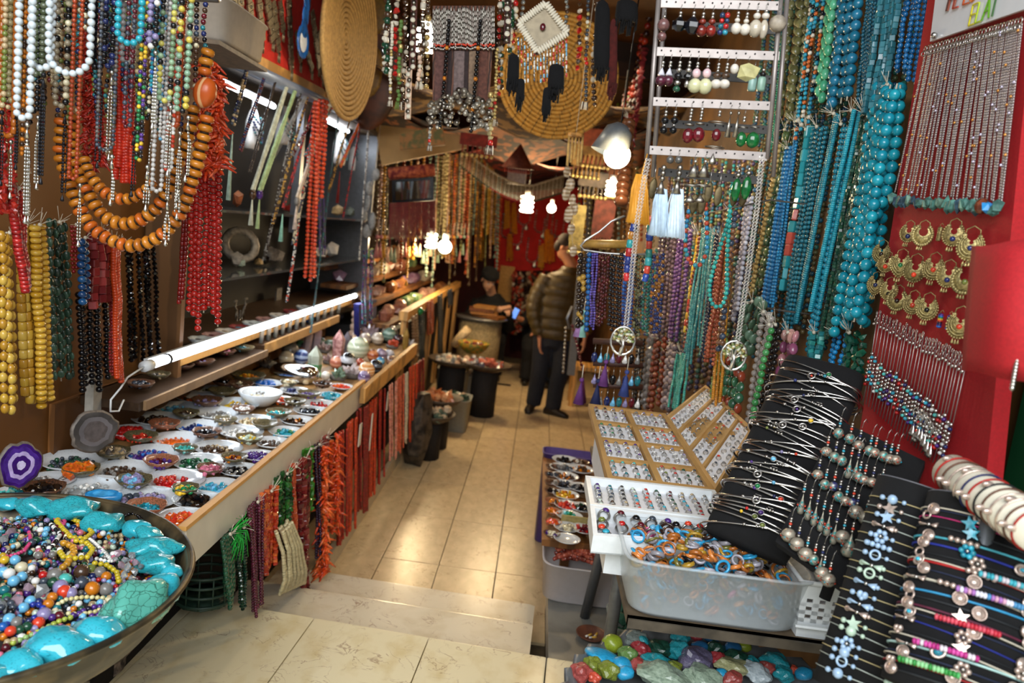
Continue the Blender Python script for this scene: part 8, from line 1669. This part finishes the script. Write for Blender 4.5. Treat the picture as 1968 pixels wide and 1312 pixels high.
root = empty('chain_hook',P(1090,600,Y=5.6),'metal hook with chains and a violet tassel beside the man','hook'); MB().tube([P(1100,588,Y=5.6),P(1090,612,Y=5.6),P(1095,632,Y=5.6)],.012,STEEL).build('hook',root)
for (x,c_) in ((1088,TSILVER),(1100,G['maroon'])): mb = MB(); add_beads(mb,[P(x,625,Y=5.6),P(x+(22 if x > 1095 else -6),720,Y=5.6)],'round_lo',.025,1.2,[c_]); mb.build('chain',root)
mb = MB(); mb.add('cone',M('5a2050',.8),P(1118,748,Y=5.6),(.1,.1,.2)); mb.build('tassel',root)
# ================================================================ PEOPLE
SKIN = M('b9805f',.5,vary=.1,scale=20,sss=.1)
def orient(d):
 return rot_to(d)
def limb(mb,pts,rads,mat,n=14,puff=None,flat=1.0):
 """tapered limb through joints; puff = (count, depth) gives quilted rings"""
 pts = [Vector(p) for p in pts]; out = []; N = 40 if puff else 14; L = [0]
 for a,b in zip(pts,pts[1:]): L.append(L[-1]+(b-a).length)
 for i in range(N+1):
  d = L[-1]*i/N; k = max(j for j in range(len(L)-1) if L[j] <= d+1e-9); t = (d-L[k])/max(1e-6,L[k+1]-L[k])
  p0 = pts[max(k-1,0)]; p1 = pts[k]; p2 = pts[k+1]; p3 = pts[min(k+2,len(pts)-1)]
  p = .5*((2*p1)+(p2-p0)*t+(2*p0-5*p1+4*p2-p3)*t*t+(3*p1-p0-3*p2+p3)*t**3); r = rads[k]*(1-t)+rads[k+1]*t
  if isinstance(r,tuple): pass
  if puff: r *= 1-puff[1]*abs(math.cos(math.pi*puff[0]*i/N))**6
  out.append((p,r))
 rings = []; up = None
 for i,(p,r) in enumerate(out):
  t = (out[min(i+1,N)][0]-out[max(i-1,0)][0]).normalized()
  if up is None: up = t.orthogonal().normalized()
  up = (up-t*up.dot(t)).normalized(); sd = t.cross(up); rings.append([p+(up*math.cos(a)+sd*math.sin(a))*r for a in [6.2832*k/n for k in range(n)]])
 mb.loft(rings,mat)
def torso(mb,secs,mat,puff=None,n=24):
 """secs: (centre, half width, half depth, facing)"""
 rings = []; N = 48 if puff else 16; m = len(secs)-1
 for i in range(N+1):
  u = m*i/N; k = min(int(u),m-1); t = u-k; (c0,a0,b0),(c1,a1,b1) = secs[k],secs[k+1]; t2 = t*t*(3-2*t); c = Vector(c0).lerp(Vector(c1),t); a = a0*(1-t2)+a1*t2; b = b0*(1-t2)+b1*t2
  if puff: q = 1-puff[1]*abs(math.cos(math.pi*puff[0]*i/N))**6; a *= q; b *= q
  rings.append([c+Vector((a*math.cos(z),b*math.sin(z),0)) for z in [6.2832*j/n for j in range(n)]])
 mb.loft(rings,mat)
def hand(mb,w,d,palm_n,s=1.0,curl=.5,mat=SKIN,thumb=1):
 """palm and five fingers from the wrist w along d"""
 d = Vector(d).normalized(); pn = Vector(palm_n); pn = (pn-d*pn.dot(d)).normalized(); sd = d.cross(pn)
 w = Vector(w); mb.loft([[w+d*u*s+(sd*math.cos(a)*hw+pn*math.sin(a)*hd)*s for a in [6.2832*k/10 for k in range(10)]] for u,hw,hd in ((-.02,.028,.024),(.02,.036,.018),(.06,.043,.016),(.095,.042,.014),(.10,.036,.010))],mat)
 for i,(o,L) in enumerate(((-.031,.072),(-.011,.082),(.010,.076),(.029,.060))):
  b = w+d*.095*s+sd*o*s; p1 = b+(d*math.cos(curl*.5)+pn*math.sin(curl*.5))*L*.45*s; p2 = p1+(d*math.cos(curl*1.4)+pn*math.sin(curl*1.4))*L*.32*s; p3 = p2+(d*math.cos(curl*2.1)+pn*math.sin(curl*2.1))*L*.25*s
  limb(mb,[b-d*.01*s,p1,p2,p3],[.0095*s,.009*s,.008*s,.006*s],mat,8)
 b = w+d*.03*s-sd*.034*s*thumb; p1 = b+(d*.6-sd*.7*thumb+pn*.4).normalized()*.036*s; p2 = p1+(d*.9-sd*.2*thumb+pn*.4).normalized()*.03*s; limb(mb,[b+sd*.012*thumb*s,p1,p2],[.013*s,.011*s,.008*s],mat,8)
def head(mb,c,face,s=1.0,mat=SKIN):
 """c = centre of the head; face = looking direction"""
 f = Vector(face).normalized(); up = Vector((0,0,1)); up = (up-f*up.dot(f)).normalized(); sd = f.cross(up); c = Vector(c); R = Matrix(((sd.x,f.x,up.x),(sd.y,f.y,up.y),(sd.z,f.z,up.z)))
 q = lambda x,y,z: c+(sd*x+f*y+up*z)*s
 mb.add('round_hi',mat,q(0,-.01,.035),(.155*s,.19*s,.17*s),R); mb.add('round_hi',mat,q(0,.018,-.045),(.125*s,.145*s,.155*s),R); mb.add('round',mat,q(0,.055,-.095),(.07*s,.06*s,.05*s),R)
 mb.loft([[q(x_*w_,.085+dy,z_) for x_,dy in ((-1,-.01),(0,.0+w_*.9),(1,-.01),(0,-.03))] for z_,w_ in ((.015,.008),(-.012,.014),(-.035,.019),(-.044,.012))],mat)
 for x in (-1,1):
  mb.add('round',M('e8e4de',.3,vary=0),q(.031*x,.083,.005),.02*s); mb.add('round',M('2a1a12',.2,vary=0),q(.031*x,.0915,.005),.010*s); mb.add('round',M('2a1c14',.8,vary=0),q(.031*x,.088,.024),(.03*s,.01*s,.008*s),R); mb.add('ico',mat,q(.082*x,-.01,-.01),(.018*s,.035*s,.055*s),R)
 mb.add('round',M('8a4a40',.5,vary=0),q(0,.083,-.066),(.045*s,.014*s,.013*s),R)
 return q,R
def remesh(o,v): m = o.modifiers.new('fuse','REMESH'); m.mode = 'VOXEL'; m.voxel_size = v; m.use_smooth_shade = True; return o
def person(lab,base): return empty('person',base,lab,'person')
mf = P(1048,797,Z=0); X0,Yz = .21,7.78
rt = person('standing person in an olive quilted jacket and dark blue jeans',(X0,Yz,0))
OLJ = M('453718',.5,vary=.2,scale=14); JEAN = M('191c26',.85,vary=.3,scale=60); SHOE = M('1c120c',.5,vary=.2)
hipz = .92
mb = MB(); hc = P(1087,476,Y=Yz)
q,R = head(mb,hc,(.75,-.25,-.42)); limb(mb,[(X0+.08,Yz,1.44),(X0+.12,Yz-.01,1.54),(hc.x-.01,hc.y,hc.z-.04)],[.075,.062,.062],SKIN)
lw = P(1037,648,Y=Yz-.1); limb(mb,[(X0-.1,Yz-.04,1.3),(X0-.2,Yz-.08,1.1),lw+Vector((0,0,.02))],[.05,.042,.03],SKIN); hand(mb,lw,(.12,-.05,-1),(.9,.1,0),1.15,.45)
limb(mb,[(X0+.25,Yz-.04,1.3),(X0+.33,Yz-.1,1.08),(X0+.33,Yz-.2,.9)],[.05,.042,.03],SKIN); hand(mb,(X0+.33,Yz-.2,.88),(.0,-.2,-1),(-.9,.1,0),1.1,.5,thumb=-1)
limb(mb,[(X0+.06,Yz,1.5),(X0+.03,Yz,1.2),(X0+.02,Yz,.95)],[.08,.15,.14],SKIN)
limb(mb,[(X0-.06,Yz,.95),(X0-.07,Yz-.02,.5),(X0-.09,Yz+.02,.09)],[.1,.06,.045],SKIN); limb(mb,[(X0+.12,Yz,.95),(X0+.13,Yz-.06,.5),(X0+.12,Yz-.02,.09)],[.1,.06,.045],SKIN)
mb.build('body',rt)
mb = MB(); mb.add('round_hi',M('21140e',.8,vary=.3),q(0,-.025,.055),(.175,.20,.165),R); mb.add('round_hi',M('21140e',.8,vary=.3),q(0,-.06,-.01),(.15,.12,.15),R); mb.build('hair',rt)
mb = MB(); torso(mb,[((X0+.03,Yz,.80),.235,.17),((X0+.02,Yz,.95),.25,.185),((X0+.01,Yz,1.12),.24,.175),((X0+.03,Yz,1.3),.255,.175),((X0+.06,Yz,1.44),.20,.14),((X0+.09,Yz-.005,1.52),.10,.10),((X0+.10,Yz-.01,1.555),.085,.085)],OLJ,(9,.10))
limb(mb,[(X0-.12,Yz-.03,1.43),(X0-.20,Yz-.06,1.22),(X0-.21,Yz-.09,1.05),lw+Vector((-.005,0,.03))],[.085,.095,.085,.062],OLJ,16,(8,.12)); limb(mb,[(X0+.24,Yz-.03,1.42),(X0+.32,Yz-.07,1.2),(X0+.34,Yz-.12,1.05),(X0+.33,Yz-.19,.92)],[.085,.095,.085,.062],OLJ,16,(8,.12))
remesh(mb.build('jacket',rt),.014)
mb = MB(); torso(mb,[((X0+.02,Yz,.72),.19,.15),((X0+.02,Yz,.86),.20,.155),((X0+.02,Yz,.98),.19,.15)],JEAN)
limb(mb,[(X0-.075,Yz,.85),(X0-.075,Yz-.03,.5),(X0-.085,Yz+.0,.3),(X0-.10,Yz+.04,.07)],[.125,.095,.088,.08],JEAN,16); limb(mb,[(X0+.115,Yz,.85),(X0+.135,Yz-.07,.5),(X0+.115,Yz-.05,.3),(X0+.11,Yz-.03,.07)],[.125,.095,.088,.082],JEAN,16)
remesh(mb.build('jeans',rt),.014)
for (a,d,k) in (((X0-.12,Yz+.02),(-.15,-1),0),((X0+.10,Yz-.06),(.9,-.42),1)):
 d = Vector((*d,0)).normalized(); c = Vector((*a,0)); mb = MB(); sd = Vector((-d.y,d.x,0))
 mb.loft([[c+d*u+sd*w_*math.cos(z)+Vector((0,0,h*(.5+.5*math.sin(z)))) for z in [6.2832*j/16 for j in range(16)]] for u,w_,h in ((-.09,.02,.06),(-.07,.042,.095),(0,.045,.10),(.08,.05,.075),(.15,.046,.06),(.19,.025,.04))],SHOE); mb.build('shoe',rt)
wx_,wy_ = -.55,9.55; BLK = M('08080a',.85,vary=.3)
rt = person('seated person in black clothes and black cap looking at their hands',(wx_,wy_,0))
mb = MB(); hc = P(940,538,Y=wy_-.25); q,R = head(mb,hc,(.35,-.75,-.55),1.05,M('c89a7c',.5,vary=.08,sss=.1)); SK2 = M('c89a7c',.5,vary=.08,sss=.1)
sh_ = Vector((wx_,wy_,hc.z-.26)); limb(mb,[sh_,(hc+sh_)/2,hc-Vector((0,0,.05))],[.07,.06,.06],SK2)
h1,h2 = P(962,592,Y=wy_-.55),P(978,590,Y=wy_-.58)
limb(mb,[sh_+Vector((0,0,-.02)),sh_+Vector((0,.03,-.35)),(wx_,wy_,.45)],[.1,.14,.14],SK2)
for s_,hh in ((-1,h1),(1,h2)): limb(mb,[sh_+Vector((.18*s_,-.02,-.05)),sh_+Vector((.24*s_,-.2,-.28)),hh],[.045,.04,.03],SK2); hand(mb,hh,(.6*-s_,-.5,-.1),(0,.3,-1),1.0,.7,SK2,s_)
for s_ in (-1,1): limb(mb,[(wx_+.1*s_,wy_,.48),(wx_+.14*s_,wy_-.42,.5),(wx_+.16*s_,wy_-.42,.1)],[.09,.07,.045],SK2)
mb.build('body',rt)
mb = MB(); torso(mb,[((wx_,wy_,.40),.24,.2),((wx_,wy_,.6),.25,.19),((wx_,wy_-.02,sh_.z-.15),.25,.17),((wx_,wy_-.03,sh_.z),.18,.12),((wx_+.02,wy_-.06,sh_.z+.09),.08,.08)],BLK)
for s_,hh in ((-1,h1),(1,h2)): limb(mb,[sh_+Vector((.17*s_,-.02,-.04)),sh_+Vector((.26*s_,-.2,-.30)),hh+Vector((-.02*s_,.03,.0))],[.085,.075,.05],BLK)
remesh(mb.build('coat',rt),.016)
mb = MB()
for s_ in (-1,1): limb(mb,[(wx_+.11*s_,wy_,.48),(wx_+.15*s_,wy_-.45,.5),(wx_+.17*s_,wy_-.45,.3),(wx_+.18*s_,wy_-.47,.08)],[.125,.10,.08,.07],BLK)
remesh(mb.build('trousers',rt),.016)
for s_ in (-1,1): c = Vector((wx_+.18*s_,wy_-.5,.045)); MB().add('round_hi',M('0c0a0a',.4),c,(.10,.27,.09)).build('shoe',rt)
mb = MB(); mb.add('round_hi',M('0a0a0c',.95,vary=.2),q(0,-.02,.075),(.23,.25,.16),R); mb.add('round_hi',M('0a0a0c',.95),q(0,-.06,-.02),(.19,.13,.20),R); mb.build('cap',rt)
MB().box((wx_,wy_+.05,.2),(.42,.4,.4),WOODD,bev=.03).build('wooden_box_seat',None,label='dark wooden box seat under the seated woman',cat='seat')
px_,py_ = .12,9.6
rt = person('person in dark clothes holding a phone, mostly hidden by the man',(px_,py_,0))
hp = P(996,612,Y=9.2); hc = Vector((px_+.10,py_-.12,1.22)); mb = MB(); q,R = head(mb,hc,(-.5,-.6,-.5)); limb(mb,[(px_,py_,.95),(px_+.03,py_-.05,1.08),hc],[.07,.06,.06],SKIN)
limb(mb,[(px_-.12,py_-.05,.92),(px_-.2,py_-.25,.78),hp],[.05,.042,.03],SKIN); hand(mb,hp,(-.8,-.2,.5),(-.3,.9,.2),1.1,.7); limb(mb,[(px_,py_,.95),(px_,py_,.7),(px_,py_,.45)],[.1,.14,.14],SKIN)
limb(mb,[(px_+.2,py_-.05,.92),(px_+.22,py_-.3,.7),(px_+.02,py_-.42,.66)],[.05,.042,.03],SKIN); hand(mb,(px_+.02,py_-.42,.66),(-.9,-.1,-.1),(0,0,-1),1.0,.5); mb.build('body',rt)
mb = MB(); torso(mb,[((px_,py_,.4),.24,.2),((px_,py_,.7),.24,.18),((px_,py_,.92),.2,.14),((px_+.02,py_-.03,1.02),.08,.08)],BLK); limb(mb,[(px_-.13,py_-.03,.92),(px_-.22,py_-.24,.76),hp+Vector((.05,.04,-.02))],[.085,.075,.05],BLK); limb(mb,[(px_+.17,py_-.03,.92),(px_+.24,py_-.3,.7),(px_+.08,py_-.41,.66)],[.085,.07,.05],BLK)
for s_ in (-1,1): limb(mb,[(px_+.11*s_,py_,.48),(px_+.13*s_,py_-.42,.5),(px_+.13*s_,py_-.42,.3),(px_+.13*s_,py_-.44,.06)],[.125,.1,.08,.07],BLK)
remesh(mb.build('clothes',rt),.016); mb = MB(); mb.add('round_hi',M('1a1210',.8),q(0,-.025,.055),(.175,.2,.165),R); mb.build('hair',rt)
for s_ in (-1,1): MB().add('round_hi',M('0c0a0a',.4),(px_+.13*s_,py_-.5,.045),(.1,.27,.09)).build('shoe',rt)
MB().box((px_,py_+.05,.2),(.42,.4,.4),WOODD,bev=.03).build('wooden_box_seat',None,label='dark wooden box seat under the person with the phone',cat='seat')
root = empty('phone',hp,'blue lit smartphone held behind the man','phone'); c = P(990,602,Y=9.14); MB().box(c,(.075,.012,.15),BLACK,rot=E3(-.4,.35,0),bev=.04).build('case',root); MB().box(c+Vector((0,-.008,.003)),(.066,.003,.13),M('5a86d8',.2,vary=0,emit=1.2),rot=E3(-.4,.35,0)).build('screen',root)
